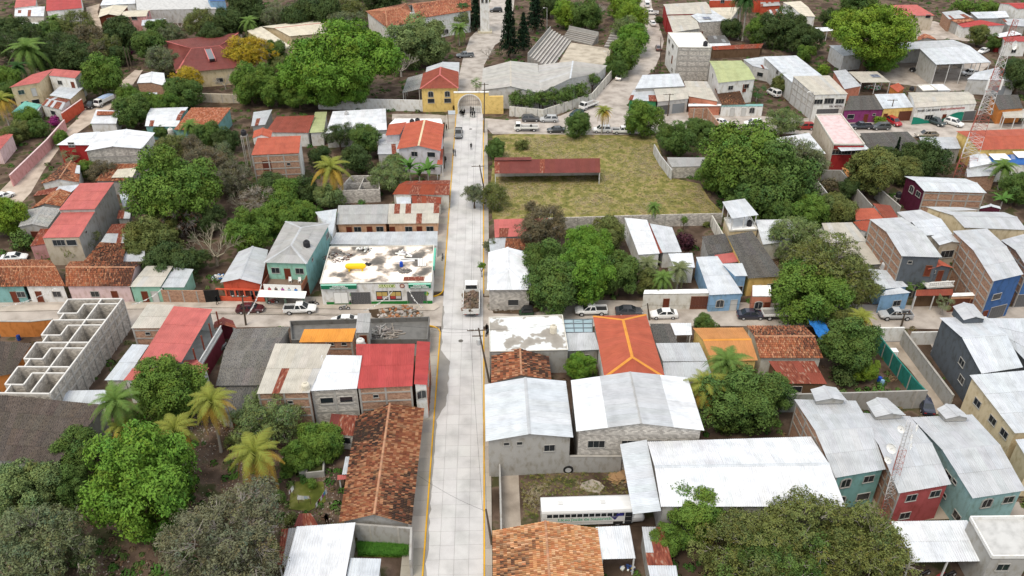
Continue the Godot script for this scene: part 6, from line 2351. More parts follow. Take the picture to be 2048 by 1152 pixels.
func terrace_rail(a: Vector3, b: Vector3) -> void:
	var root: Node3D = get_node("balcony_house")
	a -= root.position
	b -= root.position
	a.y = 3.0
	b.y = 3.0
	var out := on_face(a, b).z
	var m := (a + b) * 0.5
	panel(root, "terrace_floor", m + Vector3.UP * -0.1 - out * 0.9, on_face(a, b), Vector3(a.distance_to(b), 0.2, 3.4), C.grey, M.concrete)
	panel(root, "lower_wall", Vector3(m.x, 1.4, m.z) + out * 0.7, on_face(a, b), Vector3(a.distance_to(b), 2.78, 0.2), C.maroon, M.plaster)
	panel(root, "inner_wall", m + Vector3.UP * 1.6 - out * 2.6, on_face(a, b), Vector3(a.distance_to(b), 3.2, 0.2), C.teal, M.plaster)
	railing(root, a + out * 0.7, b + out * 0.7, 0.9, C.white)
	for k in 5:
		panel(root, "post", a.lerp(b, k / 4.0) + out * 0.5 + Vector3.UP * 1.75, Basis.IDENTITY, Vector3(0.18, 3.5, 0.18), Color(0.2, 0.05, 0.03))

func porch_balcony(a: Vector3, b: Vector3) -> void:
	var root: Node3D = get_node("brick_town_house")
	a -= root.position
	b -= root.position
	a.y = 3.0
	b.y = 3.0
	var ba := on_face(a, b)
	panel(root, "balcony_floor", (a + b) * 0.5 + ba.z * 0.5 - Vector3.UP * 0.1, ba, Vector3(a.distance_to(b) + 0.3, 0.2, 1.8), C.white, M.concrete)
	railing(root, a + ba.z * 1.3, b + ba.z * 1.3, 0.9, C.white)

# ---------- where everything stands, in metres ----------
const HOUSES := [
	["tile_house","long low house with a dark lichen-stained clay tile roof beside the kerb","house",[["gz",[-18.2,-83.8,-9.3,-85.1,-9.6,-65.1,-17.9,-65.7],3,1.5,"c:dark","grey",0.45,"f40w r20d r45d r70w l50d"]]],
	["rust_shed","rusty red tin shed joined to the dark clay-tiled house","shed",[["m",[-21.6,-84.2,-18,-83.7,-18.1,-80.4,-21.7,-81],[3.2,3.2,2.6,2.6],0,"z:r_maroon:0.6","offwhite",0.2,"f60o"]]],
	["tin_house","low house under a clean white ribbed tin roof at the bottom edge","house",[["m",[-22.5,-64.7,-15.9,-65.1,-16.1,-57.2,-22.8,-57.4],[3.6,3.6,3.2,3.2],0,"z:r_white:0:1","grey",0.3],["m",[-16,-60.8,-12.6,-60.6,-12.6,-58.1,-16.1,-58.4],2.8,0,"z:r_pale:0.12","grey",0.25],["m",[-24.5,-65.2,-22.8,-65.3,-22.9,-60.1,-23.9,-60.2],2.7,0,"z:r_grey:0.45","open",0.25]]],
	["rust_shed","small rusty tin lean-to beside the washing lines","shed",[["m",[-23,-67.8,-21.6,-67.8,-20.5,-66.2,-23.3,-66.1],[2.3,2.3,2,2],0,"z:r_maroon:0.8","wood",0.15]]],
	["storage_shed","narrow pale tin shed against the clay-tiled house wall","shed",[["m",[-18.9,-77.3,-17.8,-77.3,-17.7,-74.2,-18.9,-74.2],2,0,"z:r_pale:0.1","wood",0.1],["m",[-19.5,-74.3,-17.8,-74.4,-17.9,-73.6,-19.4,-73.5],1.8,0,"z:r_rose:0.3","open",0.25]]],
	["roof_complex","brick and block house with beige, white and red tin roofs at the corner","house",[["m",[-30.5,-94.4,-22.6,-94,-24.1,-84.5,-31,-84.5],[7.4,7.4,6.6,6.6],0,"z:r_beige:0.04","brick",0.2,"f20v1 f60v1","F:fl"],["m",[-23.7,-91.8,-18,-91.5,-18,-85.3,-24.1,-85],[7.2,7.2,6.5,6.5],0,"z:r_white:0:2","brick,f:block",0.2,"f30o1 f75o1","F:f"],["m",[-19.2,-94.2,-10.9,-94,-10.7,-85.6,-17.9,-85.3],[7.2,7.2,6.5,6.5],0,"z:r_red:0:2","brick",0.2,"f30v1","F:f"],["n",[-10.7,-95.1,-8.9,-95.8,-8.8,-86.4,-10.5,-85.9],[6.9,6.2,6,6.6],0,"z:r_red:0:1","white,r:salmon",0.15,"r30w1 r70w1 r25D r60g f50a1"]]],
	["amber_house","small brick house under a bright orange tin roof behind the red roof","house",[["m",[-27.6,-99.7,-20,-99.7,-20.3,-97.2,-28,-97.3],[6,6,5.4,5.4],0,"z:r_amber:0:1","brick",0.2,"f60v1 f85v1","F:f"],["m",[-20.2,-103.3,-18.2,-103.3,-18.1,-99.1,-20.1,-99.1],[6.2,6.2,5.6,5.6],0,"z:r_grey:0.05","grey",0.15,"f55d1"]]],
	["corrugated_house","long house under weathered dark grey fibre-cement roof sheets","house",[["gx",[-39.2,-103.4,-30.8,-103.8,-32.3,-89.9,-38.4,-90],3.6,0.9,"a:r_ash:0:2","grey",0.3],["m",[-37.8,-90,-32.3,-90,-32.8,-85,-36.9,-85.3],[3.3,3.3,2.8,2.8],0,"a:r_dark:0:1","grey",0.25,"f50d"]]],
	["balcony_house","red-roofed two-storey house with a white balustrade along its terrace","house",[["m",[-48.1,-105.1,-42,-104.1,-43.1,-91.9,-49,-92.5],[6.8,6.8,6.3,6.3],0,"z:r_rose:0.02:3","none,l:brick,b:white,f:white",0.3,"l40w1 f50w1"],["m",[-52.7,-106.7,-48.5,-106.4,-48.8,-100.6,-53.2,-100.7],[6.2,6.2,6,6],0,"z:r_beige:0","brick",0.2,"f50v1","F:f"],["m",[-53,-99.4,-50.5,-99.2,-51.5,-91.8,-54.4,-91.9],[4,4,3.4,3.4],0,"z:r_pale:0.05","block",0.2],["gx",[-49.7,-94.2,-47.1,-95,-46.5,-90.7,-51.2,-90.8],4.2,0.6,"z:r_rose:0","white",0.2],["hx",[-44.1,-95,-42.6,-95.3,-40.1,-93,-41.3,-90.7],4.2,0.6,"z:r_rose:0","white",0.2]]],
	["carport","dark red gabled carport roof over the driveway gate","carport",[["gz",[-42.9,-106,-40.2,-106.3,-39.1,-104.2,-42.7,-104.1],3.2,0.7,"z:r_maroon:0.1","open,b:maroon",0.2]]],
	["tin_shed","row of pale tin sheets behind the coconut palms","shed",[["m",[-58.5,-89.8,-53.3,-89.8,-52.7,-87.3,-59.4,-88.1],[3.4,3.4,2.9,2.9],0,"z:r_pale:0.05","block",0.2]]],
	["dark_roof_house","large hall under a brown-black mossy roof at the left edge","building",[["m",[-68.7,-87.4,-50.8,-84.4,-53.5,-74.7,-64.5,-76],[5.2,5.2,4.3,4.3],0,"a:r_soot:0:4","grey",0.35,"","F:f"]]],
	["dark_roof_house","smaller dark roofed house under the left corner of the unfinished block","house",[["m",[-74.8,-101.9,-68.5,-101,-68.4,-94.4,-70.8,-93.6],[3.3,3.3,2.9,2.9],0,"a:r_soot:0","orange",0.2]]],
	["tile_row_house","teal fronted clay-tiled row house at the left edge","house",[["gx",[-87.2,-125.9,-81.1,-125.7,-77,-117.1,-82.8,-117.1],3.2,1.2,"c:mid","teal",0.3,"f62d f85w"]]],
	["tile_row_house","white fronted clay-tiled row house between teal and pink fronts","house",[["gx",[-81.1,-125.7,-76.3,-125.4,-70.3,-117,-77,-117.1],3.2,1.2,"c:mid","white",0.3,"f25d f75w"]]],
	["tile_row_house","pink fronted clay-tiled row house with a dark red base","house",[["gx",[-72.8,-124.9,-60,-124.3,-59.6,-116.7,-70.2,-116.9],3.2,1.3,"c:mid","palepink",0.3,"f40w f72d"],["m",[-69.8,-130.8,-65,-130.2,-63.2,-123.7,-70.1,-123.9],3.6,0,"c:mid","grey",0.25],["m",[-64.7,-129,-61.7,-129.7,-60,-124.9,-63.9,-124.9],3,0,"z:r_zinc:0.1","grey",0.25]]],
	["mint_house","mint green house under plain beige and zinc tin roofs","house",[["m",[-58.7,-122.2,-54.1,-122,-54.6,-116.5,-59.9,-116.6],[3.7,3.7,3.1,3.1],0,"z:r_beige:0","mint",0.25,"f40d f75t"],["m",[-54.2,-122.3,-50.6,-121.5,-50.8,-116.5,-54.6,-116.6],[3.3,3.3,2.9,2.9],0,"z:r_zinc:0.05","mint",0.25,"f30d"]]],
	["coral_house","coral red house under a wide pale grey gable roof","house",[["gz",[-44.2,-126.8,-39.2,-127.3,-37.9,-116,-44.8,-116.7],3.6,0.9,"z:r_zinc:0:1","coral",0.35,"f25w f55D f82w","R:r_zinc"]]],
	["teal_house","two-storey teal house with a grey hipped roof and front balcony","house",[["hz",[-36.8,-132.7,-28.7,-131.8,-30.4,-117.8,-37.6,-118.4],6.3,1.1,"z:r_grey:0:2","teal,f:mint",0.35,"f20w1.05 f50d1 f82w1.05 r25v1 r92w1 f30t f75g","R:r_zinc"]]],
	["corner_store","white corner tortilla shop with a stained flat roof and green signs","shop",[["flat",[-28.2,-126.9,-10,-126.9,-9.8,-114.9,-28,-115],4.2,0,"f:blotch","white",0,"f17s f35G f86G r75G","P:0.16"]]],
	["tin_hall","long low zinc tin roof behind the flat roofed store","building",[["m",[-28.4,-134.4,-9.7,-134.4,-9.6,-129.5,-29.1,-130.7],[2.9,2.9,2.6,2.6],0,"z:r_zinc:0:1","white",0.15],["m",[-33.1,-140.3,-29.1,-141.4,-28.6,-131.5,-30.9,-136.6],[4.2,4.2,3.6,3.6],0,"z:r_pale:0.03","white",0.25]]],
	["peach_row","long peach row of rooms with brown doors under weathered tin","house",[["m",[-29.4,-144.3,-19.6,-144.5,-19.4,-137.8,-28.9,-137.8],[3.4,3.4,2.75,2.75],0,"z:r_grey:0:2","peach",0.3,"f22d f40w f65d f87w"],["m",[-19.6,-144.5,-9.8,-144.6,-9.7,-137.6,-19.3,-137.7],[3.45,3.45,2.8,2.8],0,"z:r_beige:0.12:2","peach",0.25,"f6d f40w f62d f84w"]]],
	["rust_house","old adobe house with rust red tin roofs beside the kerb","house",[["gx",[-17.2,-155.2,-8.1,-155.4,-8,-148.5,-19.4,-149.2],3.2,0.7,"z:r_brick:0.55:1","offwhite",0.2,"r50d"],["m",[-15.7,-149.5,-9.6,-148,-9.6,-145.7,-15.2,-145.9],[3,3,2.7,2.7],0,"z:r_brick:0.5","offwhite",0.25],["m",[-18.8,-149.6,-15.8,-150.1,-15.5,-146.1,-18.3,-146.2],2.6,0,"z:r_pale:0.1","offwhite",0.25]]],
	["orange_gable_house","two-storey white house with an orange gable roof and cream ridge","house",[["gz",[-19,-180.7,-10.2,-179.9,-10.3,-164.7,-19.8,-166],5.6,1,"z:r_orange:0:1","lilac",0.4,"f38w1 f80o1 r50w1 f80w","R:cream"],["m",[-22.9,-180.6,-18.9,-181.9,-19.9,-175.1,-23.1,-174.5],[5.4,5.4,5.2,5.2],0,"z:r_orange:0","lilac",0.25],["m",[-10.8,-170.5,-10.2,-172,-10,-163.5,-11.2,-162.6],[3.4,3,3,3.4],0,"z:r_orange:0","open",0.05],["flat",[-22.5,-189.5,-11.4,-189.1,-10.6,-184.3,-23.6,-185.5],3.4,0,"f:concrete","lilac",0.25]]],
	["tin_side_house","plain grey tin building beside the orange gable house","house",[["m",[-25.2,-179,-20.7,-179.4,-19.2,-168.8,-24.4,-168.9],[3.6,3.6,3.2,3.2],0,"z:r_zinc:0.05","lightgrey",0.15,"f40v"]]],
	["white_roof_house","wide house under one bright white tin roof near the chapel wall","house",[["m",[-37.6,-192.2,-25,-193.8,-23.6,-181.8,-37.5,-180.1],[4.2,4.2,3.6,3.6],0,"z:r_white:0","lightgrey",0.2,"f60w"]]],
	["brown_tin_house","house with a ribbed red-brown tin roof and a pale green roof strip","house",[["m",[-50.7,-190.1,-41.7,-190.7,-41.6,-181,-51.6,-181.6],[3.9,3.9,3.4,3.4],0,"z:r_terra:0.05:1","white",0.2],["m",[-42.3,-194.3,-39.4,-194.4,-38.2,-181.6,-41.4,-181.2],3.3,0,"z:r_lime:0","white",0.25],["m",[-57.4,-195,-53.2,-196.6,-52.8,-186.8,-55.9,-186],3.2,0,"z:r_zinc:0.1","grey",0.25]]],
	["brick_tower_house","tall unfinished brick house with an orange tiled roof and black water stains","house",[["m",[-49.5,-167.9,-40.4,-168.5,-39.4,-160.6,-49.1,-159.9],[7.9,7.9,7.3,7.3],0,"z:r_orange:0:1","brick,r:white",0.15,"f28D1.2 f75v1","F:fl"],["gz",[-51.1,-171.6,-47.1,-171.5,-46.6,-167.6,-50.5,-167.4],7.9,0.7,"z:r_orange:0","white",0.1,"","Y:6.5"]]],
	["tile_house","house with a broad pale clay tile roof and teal side wall","house",[["m",[-72.5,-195.8,-62.8,-195.5,-64,-183.1,-73.3,-184.1],[4.2,4.2,3.3,3.3],0,"c:orange:1.2","teal",0.3]]],
	["tin_house","long white tin roofed house left of the teal sided tiled house","house",[["gx",[-83.4,-198.2,-74.3,-198.7,-73,-185.9,-80.8,-186.5],3.3,0.6,"z:r_white:0.03","teal",0.2]]],
	["low_house","low house with white tin sheets and a patch of old tiles","house",[["m",[-96.4,-197.6,-90.3,-196.6,-88.6,-189.3,-94.8,-189.5],[3.3,3.3,2.9,2.9],0,"z:r_white:0.1","white",0.2],["m",[-95.6,-196.3,-90.9,-195.9,-90.5,-193.7,-94.8,-193.6],3.4,0,"c:orange:1.2","none",0.25]]],
	["block_house","two-storey block house with white gable roof by the diagonal lane","house",[["gz",[-87.2,-177.4,-74.7,-176.8,-74.6,-167.9,-86.3,-166.9],5.6,0.8,"z:r_white:0:1","block,r:white",0.35,"r30w1","F:f"]]],
	["red_house","dark red house with one white framed window by the diagonal lane","house",[["m",[-93.5,-178.4,-88.1,-179.5,-87.4,-172.7,-95.3,-173],[4.9,4.9,4.5,4.5],0,"z:r_white:0","red",0.3,"f40w1"]]],
	["tile_house","clay tile house patched with tin beside the diagonal lane","house",[["gz",[-91,-166.3,-87,-164.6,-84,-156.5,-91.5,-156.1],3.2,0.9,"c:mid","white",0.25,"f20v"],["m",[-89.8,-165,-86.7,-164,-85.1,-159.9,-89.1,-161],3.6,0,"z:r_pale:0.05","none",0.25],["m",[-81.2,-165.6,-74.3,-165.7,-75,-157.1,-81.1,-157.3],3.1,0,"c:mid:1.2","grey",0.25],["m",[-78.3,-162.3,-74.4,-163.1,-73.8,-158.2,-78.1,-158.2],3.4,0,"z:r_cream:0","none",0.25]]],
	["rust_shed","flat rusty sheds in front of the patched clay tile house","shed",[["m",[-91.5,-154,-87.9,-156.1,-87.8,-152.8,-91.4,-151.7],2.6,0,"z:r_maroon:0.7","wood",0.1],["m",[-87.9,-155.7,-83.9,-156.5,-84.3,-152.5,-87.6,-152.6],2.8,0,"z:r_pale:0","wood",0.25]]],
	["tile_house","small clay tile gable house left of the red-roofed concrete house","house",[["gz",[-87.6,-151.8,-83.7,-152,-83.2,-145.9,-88.5,-145.3],3.2,0.8,"c:mid","grey",0.2]]],
	["asbestos_house","house under grey fibre-cement sheets with a pale ridge","house",[["gz",[-89,-144.4,-82.6,-144.8,-82,-137.4,-87.5,-137.6],3.3,0.6,"a:r_grey:0:1","grey",0.2,"f50D","R:r_grey"]]],
	["concrete_house","tall narrow grey concrete house with patched red tin roofs","house",[["m",[-78.9,-147.2,-72.5,-147.4,-72.5,-137.5,-79,-137.4],[7.4,7.4,6.8,6.8],0,"z:r_rose:0.0:3","grey",0.1],["m",[-78.7,-137.8,-72.7,-137.9,-72.3,-129.2,-78.7,-129.1],[6.2,6.2,5.6,5.6],0,"z:r_rose:0.0:2","grey,f:beige",0.1,"f40W1 f75o1 r35v1"]]],
	["rust_shed","little rusty lean-to with a pink wall","shed",[["m",[-83.7,-138.1,-82.1,-137.7,-80,-132,-82.6,-131.1],2.8,0,"z:r_brick:0.6","pink",0.1]]],
	["patchwork_shed","patchwork of rusty zinc sheets behind the pink row house","shed",[["m",[-71.2,-139.4,-68.5,-139.6,-65.8,-132,-70.7,-132.5],2.6,0,"z:r_zinc:0.5","grey",0.1],["m",[-71.8,-144.8,-69.3,-144.3,-68.4,-141.2,-70.9,-141.3],2.8,0,"z:r_pale:0.1","grey",0.25],["m",[-74,-151.3,-72.1,-151.5,-70.9,-145.8,-71.2,-145.5],3,0,"z:r_pale:0","grey",0.25]]],
	["cream_house","two-storey cream house with a coral red roof and balcony","house",[["m",[-119.4,-216,-115.7,-220.6,-114.6,-209.4,-120.6,-206],6.2,0,"z:r_rose:0:1","cream",0.3,"f30w1 f75t1 f30o f70o"],["m",[-115.7,-220.6,-107.4,-218.3,-106.8,-212.6,-114.7,-215.1],6.2,0,"z:r_rose:0:1","white",0.2,"f35w1 f85d1"],["m",[-112.4,-214.8,-105.8,-213.8,-105.7,-205,-112.2,-207.9],3.4,0,"z:r_pale:0","cream",0.25]]],
	["rust_roof_house","low white house with rusty striped tin in front of the cream house","house",[["gx",[-111.5,-208.5,-106.1,-205.7,-105.3,-198.5,-111.8,-202.1],3,0.5,"z:r_zinc:0.6:1","white",0.2,"f50o"],["m",[-117.6,-205.7,-112.3,-203.1,-111.6,-196.1,-117.4,-197.9],2.7,0,"z:r_teal:0.0","grey",0.25],["m",[-115.1,-202.8,-112.4,-203.8,-111.3,-198.5,-115.4,-196.9],2.5,0,"z:r_pale:0.1","grey",0.25]]],
	["red_corner_house","corner of a red roofed house behind the pink garden wall","house",[["m",[-115.7,-184.5,-109.2,-182,-108,-173.4,-112.5,-173.6],3.4,0,"z:r_rose:0","palepink",0.2]]],
	["white_shed","white roofed shed with brick front near the yellow tree","shed",[["gz",[-94.7,-224,-88.8,-225.4,-84.7,-214.5,-93.3,-217.2],3.2,0.6,"z:r_white:0","brick",0.2],["m",[-90.2,-211.1,-86.1,-211.2,-85.1,-207.7,-90.8,-207.7],2.7,0,"z:r_pale:0","grey",0.25]]],
	["school_hall","large maroon hip-roofed hall with a dark roof slot","building",[["hx",[-95.9,-250.6,-76.5,-258.5,-66.3,-225.3,-83.8,-220.9],4.6,1.6,"z:r_maroon:0.0:2","cream",0.5,"f60o f80o f30o","H:0.3 R:r_rose"]]],
	["arcade_convent","long cream-roofed building with a dark arcade beside the church","building",[["gx",[-71,-265.2,-48.9,-275.4,-44.1,-258.9,-59.9,-254.4],4.6,1,"z:r_cream:0:1","cream",0.5,"f10a f25a f40a f55a f70a","R:r_rose"],["m",[-74.2,-260.4,-70.7,-264.4,-56.7,-243.3,-62.3,-242],[4.6,4.8,4.4,4.2],0,"z:r_cream:0","cream",0.3,"f60o"],["m",[-49,-275,-45.7,-276.1,-37,-260.3,-44.2,-258.5],4.7,0,"z:r_cream:0","cream",0.25]]],
	["church","white church with a long orange clay tile roof and arched windows","church",[["gx",[-26,-280.9,-5.7,-291.1,-4.9,-273.3,-21.8,-263.8],7,2.2,"c:church:1.6","white",0.5,"f18a f46o f52a f75a"],["hx",[-38.8,-272.8,-26.7,-282.6,-21.8,-260.4,-30.2,-253.8],7,2,"c:church:1.6","white",0.4,"f30w"]]],
	["gatehouse","yellow two-storey gatehouse with a brown hipped roof beside the arch","building",[["hf",[-17,-214,-7.7,-215,-7.4,-202.2,-17.1,-202],6.2,1.5,"z:r_terra:0:1","yellow",0.4,"f25a1.05 f72a1.05 f25o0.45 f72o0.45","H:0.5 R:r_rose"],["gz",[-16.6,-221.9,-7.8,-226,-7.6,-216.5,-16.6,-216.6],5.2,0.8,"z:r_zinc:0","offwhite",0.25],["m",[-21.6,-218,-17.2,-219.6,-17.6,-208.2,-22.2,-207.4],[3.6,4.2,4,3.2],0,"a:r_grey:0","open",0.25]]],
	["far_house","far house with a pinkish tin roof in the top left corner","house",[["m",[-166.3,-306.4,-159.7,-307.4,-155.5,-297.3,-161.3,-294.2],3.6,0,"z:r_rose:0","white",0.2]]],
	["far_house","far house with a wide crimson gable roof at the top left","house",[["gx",[-158.1,-313.5,-146.5,-313.2,-137,-291.1,-147.4,-287.3],4.2,0.8,"z:r_red:0:1","white",0.2],["m",[-162.8,-297.6,-152.8,-298.1,-147.8,-285.6,-157.6,-285.9],3,0,"z:r_white:0.05","offwhite",0.25],["m",[-148.7,-292.2,-145.6,-292.9,-142.8,-286.8,-146.2,-286.6],2.8,0,"z:r_white:0","white",0.25]]],
	["far_orange_house","far flat-roofed house with an orange street wall","house",[["flat",[-156.2,-275.9,-142.2,-277,-137.9,-266.6,-149.8,-265],3.4,0,"f:peel","orange",0,"f20a f60o","P:0.2"]]],
	["far_brown_house","far two-storey house with a beige gable and dark brown front","house",[["gz",[-127.7,-283.9,-120.1,-288,-118.4,-275.4,-124.6,-273.8],5.6,0.8,"z:r_cream:0","brown",0.3,"f50o1 f30o f70o"]]],
	["far_pink_house","far pink house under a cream tin roof","house",[["gx",[-120.4,-283.7,-111.8,-285,-110.5,-276.9,-119,-275.8],5,0.6,"z:r_cream:0","pink",0.25,"f25w1 f55o1 r50w1"]]],
	["far_pink_gable","far low house with zinc roof, beige front and pink gable","house",[["gx",[-112.1,-278,-105.2,-279.6,-104.3,-271.5,-110.5,-271.2],3.6,0.7,"z:r_pale:0","beige,r:pink",0.2,"f60w"],["m",[-119.8,-279,-115.9,-279.6,-115,-271.4,-118.2,-271.8],3,0,"z:r_cream:0","beige",0.25]]],
	["far_hall","far hall with a wide pale grey concrete roof at the top","building",[["flat",[-124.8,-307.6,-97.9,-306.8,-91,-287.9,-117.3,-287.1],4.5,0,"f:lightgrey","lightgrey",0],["m",[-135.4,-306.4,-124.8,-307,-121.3,-297.4,-132.6,-295.1],4,0,"z:r_white:0","white",0.25,"f50o"]]],
	["far_blue_building","far narrow bright blue building at the top","building",[["flat",[-96.3,-297.1,-90.5,-296.9,-88.2,-290,-93.3,-289.9],6.5,0,"f:blue","sky,r:blue",0,"r30w1 r70w1 r30w"]]],
	["tile_house","clay tile house with an orange-brown ridge at the bottom edge","house",[["gz",[-0.3,-63.7,11.6,-63.7,11.5,-55.6,-0.3,-56],3.3,1.4,"c:pale","cream",0.35,"l50d"],["m",[11.4,-63.8,15.3,-63.9,15.4,-59.8,11.6,-59.8],[3.4,3.4,2.8,2.8],0,"z:r_white:0:1","open",0.15]]],
	["rust_shed","shed of striped rusty and pale tin under the tree","shed",[["m",[16.7,-63.8,19.1,-63.7,19.4,-58.9,16.6,-59],[3.2,3.2,2.6,2.6],0,"z:r_zinc:0.6:3","grey",0.15],["m",[16.6,-58.9,19.7,-58.8,19.6,-57.1,16.6,-57.1],2.7,0,"z:r_pale:0","grey",0.25]]],
	["warehouse","white gabled warehouse with a grey plastered front beside the street","building",[["gz",[-1.1,-85.8,9.8,-86.2,9.8,-75.3,-1,-74.9],6.4,0.9,"z:r_pale:0:1","grey",0.35,"f22v1.2 f38v1.2 f75w1 l40w1","R:r_zinc"]]],
	["warehouse","wide white gabled warehouse with a grey centre band and block front","building",[["gz",[10.4,-85.6,26.1,-85.7,26,-75.4,10.2,-75.7],7,1.2,"z:r_white:0:2:r_zinc","block",0.35,"f15W1 f43W1 f62W1 f84W1 f18d f50w","R:r_grey"]]],
	["long_shed","long blue-white tin warehouse behind the white school bus","building",[["gx",[19,-75.1,39.6,-75.4,39.7,-64,18.8,-64.6],5.6,1,"z:r_white:0:1","grey",0.3,"","R:r_pale"],["n",[15.6,-75,19,-75.5,18.7,-64,15.5,-63.8],[5.4,5.6,5.6,5.4],0,"z:r_pale:0:1","none",0.2]]],
	["flat_roof_house","grey house with a peeling painted flat roof at the street corner","house",[["flat",[-0.4,-104.5,10.9,-104.8,11,-96,-0.3,-95.9],4.2,0,"f:peel","grey",0,"l30d l60w","P:0.12"]]],
	["skylit_house","small house with a blue glazed roof light","house",[["glass",[11.1,-104.5,15.6,-104.5,15.2,-101,11.1,-101.1],3.6,0,"k","grey",0],["m",[11.2,-100.9,15.5,-100.9,15.9,-97.3,10.2,-97],[3.6,3.6,3.1,3.1],0,"z:r_zinc:0.02","grey",0.25,"f60o"]]],
	["tile_house","small dark clay tile house with a white mortar ridge","house",[["gz",[-0.1,-96.8,8.2,-95.5,8.2,-90.3,-0.2,-89.8],3.3,1.1,"c:mid","grey",0.3]]],
	["orange_hip_house","long house under a smooth orange hipped roof with amber ridges","house",[["hz",[15.5,-103.5,23.7,-103.7,23.8,-88.4,15.4,-88.7],4.8,1.3,"z:r_orange:0:1","white",0.3,"","H:0.2 R:r_amber"]]],
	["grey_tin_house","grey-beige tin roofs between the orange hipped roof and the palms","house",[["m",[24.2,-97.7,30.7,-97.6,31.1,-93.7,24.6,-93.8],[3.8,3.8,3.4,3.4],0,"z:r_zinc:0.02","grey",0.2],["m",[24.6,-93.7,31.1,-93.8,31.1,-90,24.2,-90.2],[3.3,3.3,3,3],0,"z:r_zinc:0","grey",0.25],["m",[24.4,-103.5,27.5,-103.4,27.7,-98.5,24.4,-98.6],3.2,0,"a:r_dark:0","grey",0.25],["m",[27.5,-103.3,30.7,-103.2,30.2,-100.1,27.6,-100.1],3.4,0,"z:r_white:0","open",0.25]]],
	["amber_tile_house","house with a tan roof edged with yellow bands","house",[["gx",[30.6,-101.6,38.3,-101.5,38.3,-93.4,31.6,-93.3],3.6,0.8,"z:r_tan:0:1","yellow",0.25,"","R:r_amber B:r_amber"]]],
	["tile_house","orange clay tile house beside the street with a blue tarpaulin","house",[["gx",[39.1,-102.3,47.9,-102,48.1,-94,38.9,-94.3],3.3,1,"c:mid","offwhite",0.3]]],
	["rust_house","rust-red tin house just below the orange clay tile house","house",[["m",[40,-93.8,46.7,-93.6,47,-88.9,41,-89.2],[3.1,3.1,2.7,2.7],0,"z:r_terra:0.7:2","wood",0.2,"f30o"]]],
	["teal_yard_house","first of three vented row houses, teal front, brick side wall","house",[["gx",[39.5,-82,47.5,-81.5,46.4,-69.2,39.9,-68],6,0.9,"z:r_zinc:0:2","teal,l:brick,r:brick",0.3,"f25a1 f75w1 f75o f25a","F:l"],["gz",[41.7,-82.8,45.2,-83.1,45.7,-80.4,41.6,-80.4],7,0.45,"z:r_zinc:0","none,f:grey,l:grey",0.25,"","Y:6.4"]]],
	["red_yard_house","middle of three vented row houses, red front, brick side wall","house",[["gx",[46.8,-79.2,53.3,-78.3,53,-66.6,46.3,-65.4],6,0.9,"z:r_zinc:0:2","rose,l:brick",0.3,"f30w1 f80w1 f30w","F:l"],["gz",[48,-80,51,-80.8,52.1,-77.4,48.1,-77.2],7,0.45,"z:r_zinc:0","none,f:grey,l:grey",0.25,"","Y:6.4"]]],
	["teal_vented_house","last of three vented row houses, pale teal on every side","house",[["gx",[53.3,-78.1,61.4,-78.4,61.1,-65.4,54.4,-64.4],6,0.9,"z:r_zinc:0:2","paleteal",0.3,"l30w1 l65w1 l75v1 l70v f35a1 f80w1 l92w"],["gz",[56.5,-78.5,59.1,-79.3,60,-76.6,56.8,-76.6],7,0.45,"z:r_zinc:0","none,f:grey,l:grey",0.25,"","Y:6.4"]]],
	["cream_town_house","cream two-storey house with a white roof at the right edge","house",[["m",[64,-85,74.6,-86,72,-74.9,64.8,-74.6],[7,7,6.2,6.2],0,"z:r_pale:0","cream",0.3,"l25w1 l60w1 l85w1 l40v l80w"],["m",[64.6,-73.9,71.3,-74.6,70.5,-70.3,64.1,-69.7],5.8,0,"z:r_pale:0","cream",0.25,"f30w1 f70w1"]]],
	["charcoal_villa","charcoal grey villa with a white gable roof and round porch columns","house",[["gx",[66.6,-99,73.7,-99.1,72.6,-87,66.2,-85.8],6.6,1.2,"z:r_pale:0:1","charcoal",0.3,"l62w1 l72w0.3"],["gz",[68.8,-100.2,72.2,-100.7,72.1,-96.7,68.7,-96.6],7.8,0.5,"z:r_zinc:0","charcoal",0.2,"","Y:6.5"],["m",[73.8,-99.1,80.1,-98.9,74.2,-87.4,73.9,-93.6],6.2,0,"z:r_pale:0","charcoal",0.25]]],
	["carport","white tin carport roof over motorcycles at the bottom right","carport",[["m",[44.8,-62.9,53.5,-62.8,53.3,-57.5,44.7,-57.6],[4.2,4.2,3.8,3.8],0,"z:r_white:0:2","open",0.2]]],
	["parapet_house","pale flat roof with a white parapet in the bottom right corner","house",[["flat",[52.6,-61.5,59.1,-61.4,56.4,-56.1,52.3,-56.2],6,0,"f:lightgrey","grey",0,"f40w1","P:0.45 PC:white"]]],
	["white_hip_house","block house with a bright white hipped roof beside the street","house",[["hf",[-0.4,-124.3,6.3,-124.1,6.5,-112.1,-0.7,-112.2],4.2,1,"z:r_white:0:1","block",0.35,"f60o l60d","H:0.4 R:r_white"]]],
	["patched_house","low house roofed with salmon tiles and torn tin by the field wall","house",[["m",[0.7,-138.4,11.1,-138.7,8.6,-132,0.8,-131.5],3,0,"z:r_rose:0.25:2","grey",0.2],["m",[2.8,-131.1,7.7,-130.9,7.5,-126.8,2.5,-127.3],3,0,"c:mid","grey",0.25],["m",[-0.3,-131.3,2.9,-132.3,2.5,-127.3,-0.1,-126.5],2.8,0,"z:r_zinc:0","grey",0.25]]],
